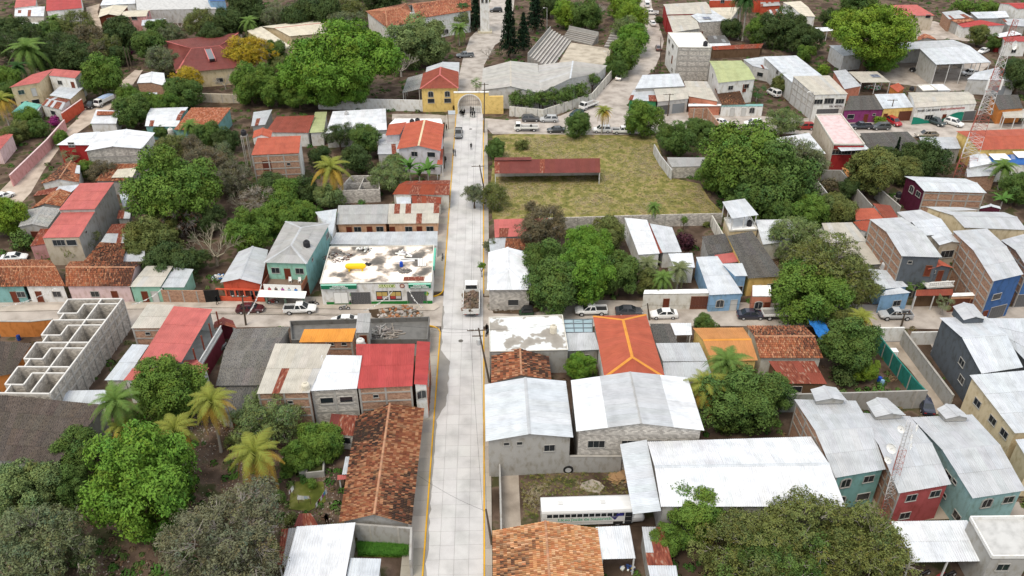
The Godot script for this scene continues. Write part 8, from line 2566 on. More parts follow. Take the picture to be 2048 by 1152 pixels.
const PLANTS := [
	["broadleaf_tree","big bright green round tree in the lower left yard","dense","bright",-40.8,-69.5,7.3,6.3,1],
	["broadleaf_tree","dense green round tree between two coconut palms","dense","mid",-43.9,-87.4,5.4,4.8,2],
	["thorn_tree","large leafless grey thorn tree at the bottom left","thorn","grey",-29.2,-61,7.4,5.7,0],
	["feathery_tree","feathery grey-green tree in the bottom left corner","wispy","sage",-49.2,-62,6,4.7,1],
	["broadleaf_tree","pale green tree above the feathery corner tree","round","pale",-55.9,-71.5,4,3,2],
	["broadleaf_tree","dark tree overhanging the big brown roof","round","dark",-52.6,-78,3.2,3.1,0],
	["broadleaf_tree","dark low tree left of the big bright tree","round","dark",-52,-73.6,2.9,2.3,1],
	["broadleaf_tree","light olive tree in the yard behind the brick complex","wispy","pale",-30,-82.7,4.6,3.3,2],
	["broadleaf_tree","green tree against the rusty shed in the washing yard","round","mid",-22.4,-79.7,3,2.3,0],
	["small_tree","low leafy tree beside the concrete wash basin","round","mid",-25.1,-77.6,2.6,1.8,1],
	["small_shrub","small dark shrub beside the hanging clothes","shrub","dark",-26.5,-72.3,1.1,0.6,2],
	["small_shrub","low green shrub on the grassy patch by the wash basin","shrub","mid",-22.8,-74.3,0.9,0.5,0],
	["small_shrub","shrub below the wash basin left side","shrub","mid",-26.4,-76.2,1.1,0.6,1],
	["small_shrub","yellowish shrub beside the rusty lean-to","shrub","olive",-24.5,-68.6,1,0.5,2],
	["weedy_shrub","pale weedy shrub behind the yellow palm","shrub","olive",-34.3,-82.2,1.4,0.8,0],
	["coconut_palm","tall coconut palm in front of the pale tin sheets","coco","palm",-47,-80.7,3.7,8.5,16],
	["coconut_palm","golden coconut palm right of the dense round tree","coco","palmgold",-35.9,-80.8,3.5,8,17],
	["coconut_palm","short coconut palm below the dense round tree","coco","palmgold",-39.9,-78.4,3.5,6,18],
	["coconut_palm","small coconut palm half hidden behind the big bright tree","coco","palmgold",-46.8,-79.2,2.6,5.5,19],
	["coconut_palm","yellow coconut palm standing alone over the washing yard","coco","palmgold",-29,-73.7,4.2,6,20],
	["broadleaf_tree","very large dark green domed tree in the middle left block","dense","mid",-59.5,-142.7,9.3,7.8,0],
	["thorn_tree","grey-brown thorn tree behind the large domed tree","thorn","brush",-59,-159.7,6.1,4.8,1],
	["thorn_tree","smaller grey thorn tree near the stained brick house","thorn","grey",-53.3,-156.5,4.4,3.6,2],
	["broadleaf_tree","dark olive tree beside the white gabled block house","wispy","olive",-69.9,-172.3,4.4,3.6,0],
	["dry_tree","reddish dry tree below the large domed tree","dry","russet",-58.1,-139.7,5.3,3.8,1],
	["bare_tree","sprawling leafless tree in the middle left block","bare","pale",-49,-128.3,5.7,4.7,2],
	["broadleaf_tree","round green tree behind the teal house","dense","mid",-44.1,-132,4.7,4.3,0],
	["broadleaf_tree","mixed green tree beside the patchwork tin shed","round","olive",-61.6,-132.4,4.6,3.3,1],
	["broadleaf_tree","low dark tree behind the mint house","round","deep",-55.7,-124.4,4,2.6,2],
	["broadleaf_tree","bright yellow-green tree at the left picture edge","round","lime",-91.1,-140.8,4,3.7,0],
	["leafy_bush","dark bush below the yellow-green edge tree","shrub","dark",-86,-134.8,2.9,1.6,1],
	["leafy_bush","bush beside the pink walled lean-to","shrub","mid",-81.5,-133,1.9,1,2],
	["small_tree","dusty olive tree in front of the red-roofed concrete house","wispy","olive",-75.4,-132.7,3.9,2.2,0],
	["broadleaf_tree","small green tree beside the patched clay tile house","round","mid",-86.3,-165.3,2.2,2.3,1],
	["broadleaf_tree","thin brownish tree between the patched tile roofs","wispy","brush",-81.7,-162.5,3.1,2.7,2],
	["small_palm","small palm beside the dark red house","fan","sage",-92.5,-172.4,2.2,2.2,36],
	["banana_plant","banana clump beside the large domed tree","banana","banana",-72,-152.2,2.5,3,37],
	["leafy_bush","tangled bush mass behind the block ruin","round","mid",-40.9,-149.8,4,2.6,2],
	["leafy_bush","dark bush in the overgrown lot by the stained brick house","round","deep",-44.2,-153.9,3.8,2.5,0],
	["leafy_bush","dark bush beside the big golden coconut palm","round","deep",-37.6,-152.4,3.5,2.4,1],
	["leafy_bush","green bush above the teal house roof","round","mid",-40.7,-141.2,3.9,2.2,2],
	["leafy_bush","green bush behind the white side roof","round","mid",-36.4,-143.7,3.1,1.8,0],
	["thorn_tree","dry brush left of the overgrown lot","dry","brush",-45.1,-147.2,4.7,3.4,1],
	["bare_tree","leafless brush between domed tree and overgrown lot","bare","pale",-48.8,-148,3.7,3.1,2],
	["coconut_palm","big golden-green coconut palm beside the block ruin","coco","palmgold",-31.4,-152.9,4.9,6.5,45],
	["broadleaf_tree","pale bush at the foot of the big coconut palm","round","pale",-32.6,-150.8,3,2.3,1],
	["broadleaf_tree","sparse dark tree behind the coconut palm","wispy","deep",-34.1,-178.4,3.4,4.2,2],
	["broadleaf_tree","dark tree beside the grey tin building","round","dark",-28,-174.9,3.9,4.4,0],
	["broadleaf_tree","darker low tree under the tree by the block ruin","round","deep",-28.9,-167,3.6,3.1,1],
	["small_tree","small olive tree behind the block ruin","wispy","pale",-20.9,-157.7,3.9,3.3,2],
	["banana_plant","banana clump behind the rusty adobe house","banana","banana",-16.8,-161.2,3.3,3.2,51],
	["banana_plant","banana clump beside the kerb below the orange gable house","banana","banana",-13,-160.1,3.3,3.2,52],
	["banana_plant","banana clump between two others near the kerb","banana","banana",-14.8,-159,2.8,2.6,53],
	["leafy_bush","olive bush left of the banana clumps","round","pale",-20.4,-165.2,2.6,2.1,0],
	["broadleaf_tree","bright tree beside the parked truck on the diagonal lane","round","mid",-101.7,-216.3,5.8,5.6,1],
	["broadleaf_tree","dark olive tree behind the cream house","wispy","deep",-122.5,-240.2,6.5,5.7,2],
	["broadleaf_tree","dark brown-green tree above the cream house","wispy","brush",-117.7,-246,6.6,5.8,0],
	["broadleaf_tree","dark round tree right of the coconut palm on the left","round","deep",-115.5,-233.1,5.6,5,1],
	["broadleaf_tree","dark green tree below the orange far house","round","deep",-139.5,-256.5,4.8,4.4,2],
	["broadleaf_tree","yellow-green tree below the far crimson roof","wispy","olive",-126.5,-260.5,6.5,5.7,0],
	["broadleaf_tree","dark tree at the far left edge","wispy","deep",-141.1,-245.9,5.1,4.5,1],
	["broadleaf_tree","round dark tree in front of the far brown house","round","deep",-111.1,-256.5,5.5,4.9,2],
	["broadleaf_tree","green round tree left of the maroon hall","round","dark",-99.1,-244.4,5.2,5.1,0],
	["thorn_tree","olive brush tree hiding the maroon hall corner","thorn","sage",-91.2,-231.5,5.2,4.7,1],
	["broadleaf_tree","dark tree behind the two leaning poles","round","deep",-107.2,-242.3,3.3,3.1,2],
	["flowering_shrub","purple flowering bush behind the two leaning poles","shrub","magenta",-108.9,-253.3,1.5,0.8,0],
	["broadleaf_tree","olive tree in front of the far grey hall","wispy","olive",-90.2,-266.4,6.1,5.3,1],
	["bare_tree","tall bare tree by the far pink gable","bare","grey",-100.5,-277.4,4,3.4,2],
	["broadleaf_tree","dark tree below the far blue building","round","deep",-81.7,-266.4,5.6,4.9,0],
	["broadleaf_tree","large dark tree at the top near the far blue building","round","deep",-79.6,-281.6,7.5,6.4,1],
	["broadleaf_tree","grey tree behind the maroon hall","wispy","sage",-97.5,-261.3,4,3.7,2],
	["yellow_tree","round yellow flowering tree in front of the maroon hall","wispy","yellow",-79.6,-216.2,4.8,4.3,0],
	["yellow_tree","large yellow flowering tree at the maroon hall corner","wispy","yellow",-67,-232.7,6.8,6.5,1],
	["bare_tree","brown leafless tree above the large yellow tree","bare","grey",-74.2,-253.8,4.2,3.5,2],
	["bare_tree","leafless tree in front of the maroon hall","bare","grey",-71.4,-220.8,3.2,2.7,0],
	["broadleaf_tree","mid green tree right of the round yellow tree","round","mid",-61.5,-209.4,5.9,5.2,1],
	["broadleaf_tree","dark tree along the dirt lane behind the white roofs","round","dark",-77.7,-205.8,4.9,4,2],
	["broadleaf_tree","dark green tree beside the white tin roofed house","round","dark",-86.2,-194.2,4.7,4.2,0],
	["broadleaf_tree","green tree next to the white shed","round","mid",-92.6,-208.6,3.3,2.9,1],
	["broadleaf_tree","low green tree above the long white roof","round","mid",-85.5,-203.6,3.2,2.5,2],
	["coconut_palm","coconut palm above the cream house roof","coco","palm",-126.6,-231.4,6.9,7,81],
	["coconut_palm","small palm behind the cream house","coco","palmdark",-127.1,-224.6,3.6,5,82],
	["coconut_palm","yellowish coconut palm at the left picture edge","coco","palmgold",-117.9,-196.2,4,6,83],
	["coconut_palm","palm beside the teal sided tiled house","coco","palm",-68.7,-182.2,3.3,4.5,84],
	["coconut_palm","dark palm among the trees below the far hall","coco","palm",-74.2,-263.4,4,6,85],
	["coconut_palm","far palm over the orange street wall","coco","palm",-137.9,-272.4,3.7,5,86],
	["leafy_bush","bush behind the pink garden wall","round","mid",-112,-195.2,3.1,2.1,0],
	["leafy_bush","olive bush near the red corner house","round","olive",-110.8,-187.5,3.1,2.1,1],
	["leafy_bush","dark bush behind the pink garden wall","round","dark",-107.5,-189.4,2.5,1.8,2],
	["flowering_shrub","magenta bougainvillea spilling over the pink wall","shrub","magenta",-106.6,-196,2,1.1,0],
	["leafy_bush","bush at the corner of the white gabled block house","round","mid",-99.7,-184,2.1,1.6,1],
	["leafy_bush","yellow-green bush at the left edge below the palm","round","olive",-111.7,-183.5,3.1,1.8,2],
	["broadleaf_tree","dark tree below the teal sided tiled house","round","dark",-64.6,-180.9,3.6,3,0],
	["broadleaf_tree","dark tree beside the tower platform","round","deep",-60.1,-178.3,3.3,2.9,1],
	["broadleaf_tree","small round tree beside the white gabled block house","round","dark",-77.3,-186.3,1.8,2,2],
	["spreading_tree","huge spreading bright green tree inside the church wall","wide","bright",-36.1,-208.5,14.6,12,0],
	["spreading_tree","lower spreading crown left of the huge bright tree","wide","bright",-46.4,-210.3,9,7.6,1],
	["spreading_tree","drooping bright crown over the white church wall","wide","bright",-38.7,-205.7,7.5,5.2,2],
	["broadleaf_tree","green tree at the end of the brown tin house lane","round","mid",-54.2,-208.1,4.8,3.9,0],
	["broadleaf_tree","pale blossoming tree beside the gatehouse","round","pale",-19.6,-238.3,8.1,7.6,1],
	["bare_tree","grey leafless tree beside the blossoming tree","bare","grey",-24.5,-229.9,5.4,4.5,2],
	["broadleaf_tree","dark tree in front of the cream arcade","round","dark",-62.2,-241.7,3.9,3.6,0],
	["broadleaf_tree","yellowish low tree by the arcade end","wispy","olive",-58.1,-231,3.6,3.1,1],
	["broadleaf_tree","dark tree behind the cream arcade","round","deep",-59.8,-272.6,6.2,5.4,2],
	["broadleaf_tree","dark tree left of the church apse","round","deep",-52.2,-272.1,6.9,6,0],
	["broadleaf_tree","olive tree behind the church apse","wispy","olive",-44.7,-281.1,5.9,5.2,1],
	["thorn_tree","grey tree left of the dark trees","thorn","sage",-67.8,-276,5.8,5.1,2],
	["broadleaf_tree","dark tree above the church roof","round","deep",-36.2,-290.7,7.3,6.3,0],
	["broadleaf_tree","dark tree at the top left of the arcade","round","deep",-73.9,-277.8,4.6,4.2,1],
	["broadleaf_tree","pale wispy tree over the cream arcade roof","wispy","sage",-43.5,-257.7,6.4,6.7,2],
	["broadleaf_tree","pale round tree against the church wall","round","pale",-10.5,-273.5,4.4,4,0],
	["coconut_palm","green palm beside the church red awning","coco","palm",-8.7,-259.1,4.2,4.5,112],
	["coconut_palm","dark palm rising against the church roof","coco","palmdark",-7.7,-275.4,3.6,7,113],
	["fan_palm","small fan palm behind the yellow arch","fan","palm",-3.3,-214,2.1,3.2,114],
	["bare_tree","bare brown tree in the church forecourt","bare","grey",0.3,-245.2,2.7,2.3,1],
	["pine_tree","dark pine beside the church tower","pine","pine",-3.6,-274.9,3,12.9,0],
	["pine_tree","tall dark pine left of the stone steps","pine","pine",6.4,-245.1,3.5,19.5,0],
	["pine_tree","slim dark pine in front of the stepped seating","pine","pine",11,-253.9,3,11.1,0],
	["pine_tree","broad dark pine at the top of the stepped seating","pine","pine",15.7,-272.6,3.8,14.5,0],
	["broadleaf_tree","bright tree behind the stepped seating","round","lime",26.1,-277.3,5.2,4.6,2],
	["broadleaf_tree","darker tree behind the stepped seating","round","dark",32,-273.8,5.5,4.9,0],
	["bare_tree","leafless trees behind the stepped seating","bare","grey",37.6,-286.4,4.6,3.8,1],
	["street_tree","bright street tree at the very top of the curved road","round","lime",46.6,-286.4,5.3,4.8,2],
	["street_tree","second bright street tree on the curved road","round","lime",46.5,-269.9,5.4,4.8,0],
	["street_tree","wispy street tree on the curved road","wispy","pale",43.5,-260.5,4.8,4.3,1],
	["street_tree","mid green street tree beside the stepped seating","round","bright",44.2,-248.9,5.1,4.5,2],
	["street_tree","large street tree nearest the sports court","round","mid",39,-231.7,5.4,4.8,0],
	["street_tree","dark street tree at the court corner","round","dark",36,-227.8,3.8,3.2,1],
	["roadside_tree","thin roadside tree right beside the yellow arch","small","olive",4.1,-206.3,2.1,2.9,2],
	["roadside_tree","dark roadside tree, first along the zinc hall","small","dark",7,-202.2,2.5,3.3,0],
	["roadside_tree","dark roadside tree, second along the zinc hall","small","dark",10.3,-201.1,2.6,3.4,1],
	["roadside_tree","dark roadside tree, third along the zinc hall","small","dark",13.9,-201.7,2.7,3.5,2],
	["roadside_tree","dark roadside tree, fourth along the zinc hall","small","dark",17.2,-202.2,2.8,3.6,0],
	["roadside_tree","dark roadside tree, fifth along the zinc hall","small","dark",20.7,-203.9,2.8,3.6,1],
	["roadside_tree","dark roadside tree, sixth along the zinc hall","small","dark",24,-206.7,2.8,3.6,2],
	["roadside_tree","dark roadside tree at the hall corner by the road","small","dark",28.1,-215.6,2.6,3.4,0],
	["street_tree","green tree on the lot edge beside the parked dark sedan","round","dark",21.3,-185.2,3.3,3.2,1],
	["coconut_palm","lone palm over the white car on the upper street","coco","palmgold",27.1,-186.5,2.8,5.5,134],
	["street_tree","round green tree at the lot corner by the workshop","round","mid",36.6,-184.8,4.6,4.2,0],
	["broadleaf_tree","green tree beside the small walled yard","round","dark",42.1,-174.4,4.4,4,1],
	["broadleaf_tree","bushy tree right of the small walled yard","round","dark",48.9,-180.2,3.3,3.2,2],
	["roadside_shrub","dark round bush by the white parked car on the curved road","shrub","deep",58.2,-282.5,1.8,1,0],
	["royal_palm","tall royal palm at the top right, left trunk","royal","palmdark",80.1,-263.1,5.1,11,139],
	["royal_palm","tall royal palm at the top right, right trunk","royal","palmdark",81.1,-261.4,4.6,10.5,140],
	["broadleaf_tree","dark shrubby tree under the royal palms","round","deep",77.4,-263.1,3.5,3.3,0],
	["broadleaf_tree","green tree right of the royal palms","round","mid",85,-256.6,4.9,4.4,1],
	["small_palm","spiky palm beside the green roofed house","fan","palmdark",70.5,-207.6,2.7,2.8,143],
	["spreading_tree","big bright spreading tree over the truck yard","wide","lime",107.2,-229.9,11.8,11.8,0],
	["spreading_tree","low bright limb of foliage under the spreading tree","wide","bright",111.2,-229.5,7,4.8,1],
	["broadleaf_tree","dark tree behind the big spreading tree","round","dark",123.9,-278.2,6,5.3,2],
	["broadleaf_tree","dark tree left of the big spreading tree","round","deep",112.6,-272.8,3.8,3.5,0],
	["broadleaf_tree","large dark tree behind the metal shop","round","deep",90.7,-252.8,7,6,1],
	["broadleaf_tree","dark tree beside the pink-roofed hut","round","deep",95.1,-247.3,5.1,4.6,2],
	["broadleaf_tree","small green tree by the pink-roofed hut","round","mid",93.3,-238.2,2.9,2.8,0],
	["broadleaf_tree","olive tree beside the metal shop wall","round","olive",78.5,-213.4,2.9,2.6,1],
	["broadleaf_tree","wispy olive tree below the metal shop","wispy","pale",69.7,-183.9,4.3,3.9,2],
	["broadleaf_tree","olive round tree behind the hangar","round","olive",152.6,-253.9,3.6,3.4,0],
	["broadleaf_tree","dark round tree right of the hangar","round","dark",154.6,-248.3,2.7,2.7,1],
	["broadleaf_tree","dark tall tree at the right picture edge","round","deep",141.2,-211,4.8,5.2,2],
	["leafy_bush","low hedge bush at the top right, left one","shrub","mid",166.5,-291.8,3.8,2.1,0],
	["leafy_bush","low hedge bush at the top right, middle one","shrub","mid",171.1,-290.4,3.8,2.1,1],
	["leafy_bush","low hedge bush at the top right, right one","shrub","mid",177.5,-292.3,3.5,1.9,2],
	["leafy_bush","yellow-green bush beside the solar shed","shrub","lime",95,-227,2.6,1.5,0],
	["leafy_bush","small tree by the far white house","round","mid",178.8,-280.8,2,2.2,1],
	["leafy_bush","round clipped shrub row before the purple house","shrub","lime",96.2,-190.9,1.8,1,2],
	["broadleaf_tree","big tree at the right edge of the grass lot","round","mid",49.9,-151.2,9,8.3,0],
	["broadleaf_tree","second big tree overlapping the lot-edge tree","round","dark",54.9,-145.7,8,6.8,1],
	["broadleaf_tree","lower tree shading the lot corner","round","dark",50.9,-144,5.3,3.8,2],
	["thorn_tree","grey-green wispy tree behind the lot-edge trees","wispy","sage",65.1,-158.2,5.7,5.5,0],
	["broadleaf_tree","tree above the orange clustered roofs, left","round","mid",61,-138.2,4,3.8,1],
	["broadleaf_tree","tree above the orange clustered roofs, right","round","olive",66.3,-139.5,3.8,3.5,2],
	["broadleaf_tree","round olive tree in the walled garden","round","olive",78.2,-152.3,5.3,5.2,0],
	["broadleaf_tree","dark tree left of the lattice mast","round","deep",92.4,-160.4,4.9,4.4,1],
	["broadleaf_tree","olive tree just left of the plum house","round","olive",87.7,-156.9,3.5,3,2],
	["cypress_tree","slim dark cypress near the red fronted house","pine","pine",89.9,-167.1,1.1,6.5,0],
	["traveller_palm","fan-shaped palm in front of the red wall","fan","pale",77.4,-166.4,2.8,2.6,171],
	["small_palm","small palm beside the white yard house","fan","palmdark",76.4,-168.3,1.8,3,172],
	["small_tree","dark little tree in the walled garden","round","deep",73.9,-151.5,2.4,2.2,2],
	["dry_shrub","dry brown shrubs in the walled garden","shrub","brush",70.7,-154.3,2.4,1.3,0],
	["coconut_palm","palm beside the blue skylit roof","coco","palm",106.7,-154.2,3.7,4.5,175],
	["broadleaf_tree","dark tree at the right edge below the blue roof","round","dark",106.5,-147.1,3.6,3.4,2],
	["banana_plant","banana plant behind the stepped zinc roofs","banana","banana",101.5,-144,2.6,2.6,177],
	["feathery_tree","large yellow-olive wispy tree above the cross street","wispy","olive",54.3,-113.2,7.3,6.9,1],
	["street_tree","leafy green tree leaning over the cross street","round","mid",50.7,-108.9,5.7,4.5,2],
	["broadleaf_tree","greenish tree behind the wispy olive tree","wispy","pale",54.5,-127.6,4.9,4.4,0],
	["broadleaf_tree","yellow tinged wispy tree right half of the street canopy","wispy","olive",59,-112,4.7,4.2,1],
	["climbing_shrub","dark creeper beside the orange porch roof","small","deep",80.4,-119.7,1.6,3,2],
	["leafy_bush","dry bush at the foot of the blue front house","round","olive",81.8,-115.5,2,1.8,0],
	["small_palm","small palm at the charcoal house porch","fan","palm",70.9,-114.5,1.9,2.4,184],
	["small_palm","small palm on the pavement before the terracotta gate","fan","sage",73.5,-109.2,1.6,2.4,185],
	["thorn_tree","dark brushy tree at the field wall","wispy","brush",9.4,-131.4,5.1,5.1,0],
	["broadleaf_tree","yellow-green tree beside the white strip roofs","round","olive",21.1,-130.8,3.9,3.7,1],
	["broadleaf_tree","bright domed tree, upper of the central clump","dense","bright",17,-123.2,4.6,5,2],
	["broadleaf_tree","bright domed tree, middle of the central clump","dense","bright",15.1,-115.6,5.4,5.2,0],
	["broadleaf_tree","dark tree left in the central clump","round","dark",9.6,-120,4.6,4.6,1],
	["broadleaf_tree","dark tree at the street side of the central clump","round","dark",10.4,-113.2,4.9,3.9,2],
	["broadleaf_tree","dark tree right in the central clump","round","dark",21.1,-116.7,4.3,4,0],
	["areca_palm","feathery pale palm clump beside the white strip roofs","coco","sage",26.6,-118.8,2.9,4,193],
	["areca_palm","feathery pale palm clump beside the sky blue house","coco","sage",31.5,-117.1,2.8,4,194],
	["areca_palm","green feathery palm between the two pale clumps","coco","palm",28.4,-115.1,2.6,4,195],
	["leafy_bush","green tree under the feathery palms","round","olive",26.5,-116.5,2.7,2.5,1],
	["coconut_palm","small bright palm at the field wall","coco","palm",31.5,-140.8,2.1,3.6,197],
	["ornamental_shrub","dark wine-coloured shrub in the courtyard","shrub","wine",36.1,-132.1,2.3,1.3,0],
	["leafy_bush","thin green tree by the little tin hut","small","mid",37.1,-138.9,0.9,2.1,1],
	["leafy_bush","bush in the courtyard corner","shrub","olive",41.8,-140.1,0.9,0.5,2],
	["dry_shrub","dry brown bush on the grass lot","shrub","brush",8,-148.2,1.4,0.8,0],
	["leafy_bush","green bush at the lot corner by the street","round","dark",1.6,-173.4,2.8,2.2,1],
	["leafy_bush","bush on the upper lot edge","shrub","olive",7.4,-178.1,2,1.1,2],
	["dry_tree","olive dry shrub tree at the street side of the lot","wispy","olive",0.8,-149.3,3.4,2.6,0],
	["street_tree","thin tree leaning over the street from the lot","wispy","sage",-3.1,-148.9,2.5,3.3,1],
	["street_tree","wispy small tree beside the white hipped house","wispy","sage",0.2,-130.2,1.5,2.1,2],
	["street_tree","small leafy branch tree at the right kerb","small","bright",-1.6,-122.8,0.9,2.4,0],
	["round_bush","clipped round green tree in the yard of the small tile house","dense","bright",12.7,-94.5,2.5,2.3,1],
	["coconut_palm","large green coconut palm behind the white warehouses","coco","palm",31.9,-89,4.1,6.5,209],
	["coconut_palm","golden coconut palm beside the white warehouse roof","coco","palmgold",28,-84.9,3.5,6,210],
	["broadleaf_tree","dark tree below the large coconut palm","round","dark",33.2,-83.5,5.4,4.8,1],
	["broadleaf_tree","dark tree against the yard wall","round","dark",37.6,-86.1,3.5,3.4,2],
	["leafy_bush","palm-like bush behind the tan roof","round","dark",33.5,-105.6,1.7,1.6,0],
	["broadleaf_tree","large dark tree in the teal walled yard","round","dark",51.9,-95.3,4.7,4.7,1],
	["broadleaf_tree","small bright round tree in the teal walled yard","dense","lime",54,-93.1,2.1,2,2],
	["broadleaf_tree","light tree overhanging the clay tile house and street","round","olive",54.5,-103.2,2.5,2.6,0],
	["coconut_palm","yellow palm fronds over the cross street","coco","palmgold",56.2,-101.8,2.9,4.5,217],
	["leafy_bush","dark undergrowth in the teal walled yard","shrub","deep",51.1,-92.4,2.4,1.3,2],
	["broadleaf_tree","bright tree behind the school bus","round","mid",22.8,-65.4,3.7,3.6,0],
	["broadleaf_tree","lower bright tree over the rusty shed","round","mid",19.4,-62.8,2.3,2.2,1],
	["feathery_tree","feathery olive tree, left of the foreground mass","wispy","olive",27.8,-59.3,5.7,4,2],
	["feathery_tree","feathery olive tree, middle of the foreground mass","wispy","olive",33.5,-60.5,6.2,4.8,0],
	["feathery_tree","feathery dry-tipped tree beside the white carport","wispy","olive",40,-58.7,5.8,4.3,1],
	["feathery_tree","dark feathery tree at the bottom edge","wispy","dark",30.2,-56.4,5.5,3.9,2],
	["broadleaf_tree","dark tree in the far left canopy above the palm","round","deep",-146.5,-262.9,5.1,4.6,0],
	["broadleaf_tree","brownish canopy tree behind the orange far house","wispy","deep",-134.5,-256.6,5.3,4.8,1],
	["broadleaf_tree","olive canopy tree beside the far lane","wispy","olive",-111.7,-243.8,5,4.5,2],
	["broadleaf_tree","green canopy tree left of the far brown house","round","dark",-131.3,-257.4,5,4.5,0],
	["broadleaf_tree","dark canopy tree above the cream house gable","round","deep",-124.9,-235.6,4.7,4.2,1],
	["broadleaf_tree","dry brown canopy tree right of the cream house","wispy","brush",-113,-237.5,4.9,4.4,2],
	["broadleaf_tree","green tree behind the olive brush tree","round","dark",-103.2,-265.1,3.9,3.6,0],
	["broadleaf_tree","dark tree below the far hall roof","round","deep",-83.6,-255.6,4.6,4.2,1],
	["broadleaf_tree","green tree at the left edge beside the cream house","round","mid",-129,-220,4.1,3.8,2],
	["broadleaf_tree","dark low tree left of the cream house","round","dark",-124.6,-212.9,3,3,0],
	["broadleaf_tree","leafy tree between the hall and the huge spreading tree","round","mid",-59.6,-217.2,4.4,4,1],
	["broadleaf_tree","green tree along the dirt lane, right part","round","mid",-80.3,-201.5,3.4,3.2,2],
	["broadleaf_tree","low tree at the end of the churchyard wall","wide","mid",-48,-204.5,4.5,4.1,0],
	["thorn_tree","grey brush above the domed tree","thorn","brush",-65.5,-172,3.7,3.5,1],
	["broadleaf_tree","grey-green brush near the tower platform","wispy","sage",-58.6,-168.7,3.6,3.4,2],
	["leafy_bush","dark bush above the mint house roofs","round","deep",-51.7,-126.1,2.4,2.5,0],
	["leafy_bush","olive bush behind the pink row house","round","olive",-63.5,-129.1,2.4,2.5,1],
	["leafy_bush","dark bush right of the scaffold tank","round","deep",-37.2,-170,2.5,2.5,2],
	["broadleaf_tree","dark tree behind the stepped seating top","round","deep",21.3,-289.9,4.5,4.1,0],
	["broadleaf_tree","pale tree joining the blossoming tree","round","pale",-15,-241,4.6,4.2,1],
	["broadleaf_tree","dark tree under the lot-edge trees, right","round","dark",60.4,-146.3,3.9,3.6,2],
	["broadleaf_tree","dark tree under the lot-edge trees, low","round","dark",55.6,-139.5,3.2,3.1,0],
	["broadleaf_tree","green tree at the left foot of the lot-edge tree","round","mid",46.8,-154.9,3.9,3.7,1],
	["broadleaf_tree","dark bush between garden wall and mast","round","deep",87.5,-164.1,2.9,2.8,2],
	["leafy_bush","dark bushes below the large domed tree","round","deep",-53,-140,3,3,0],
	["leafy_bush","bushes between the domed tree and the bare tree","round","olive",-60.6,-137.4,3,2.9,1],
]
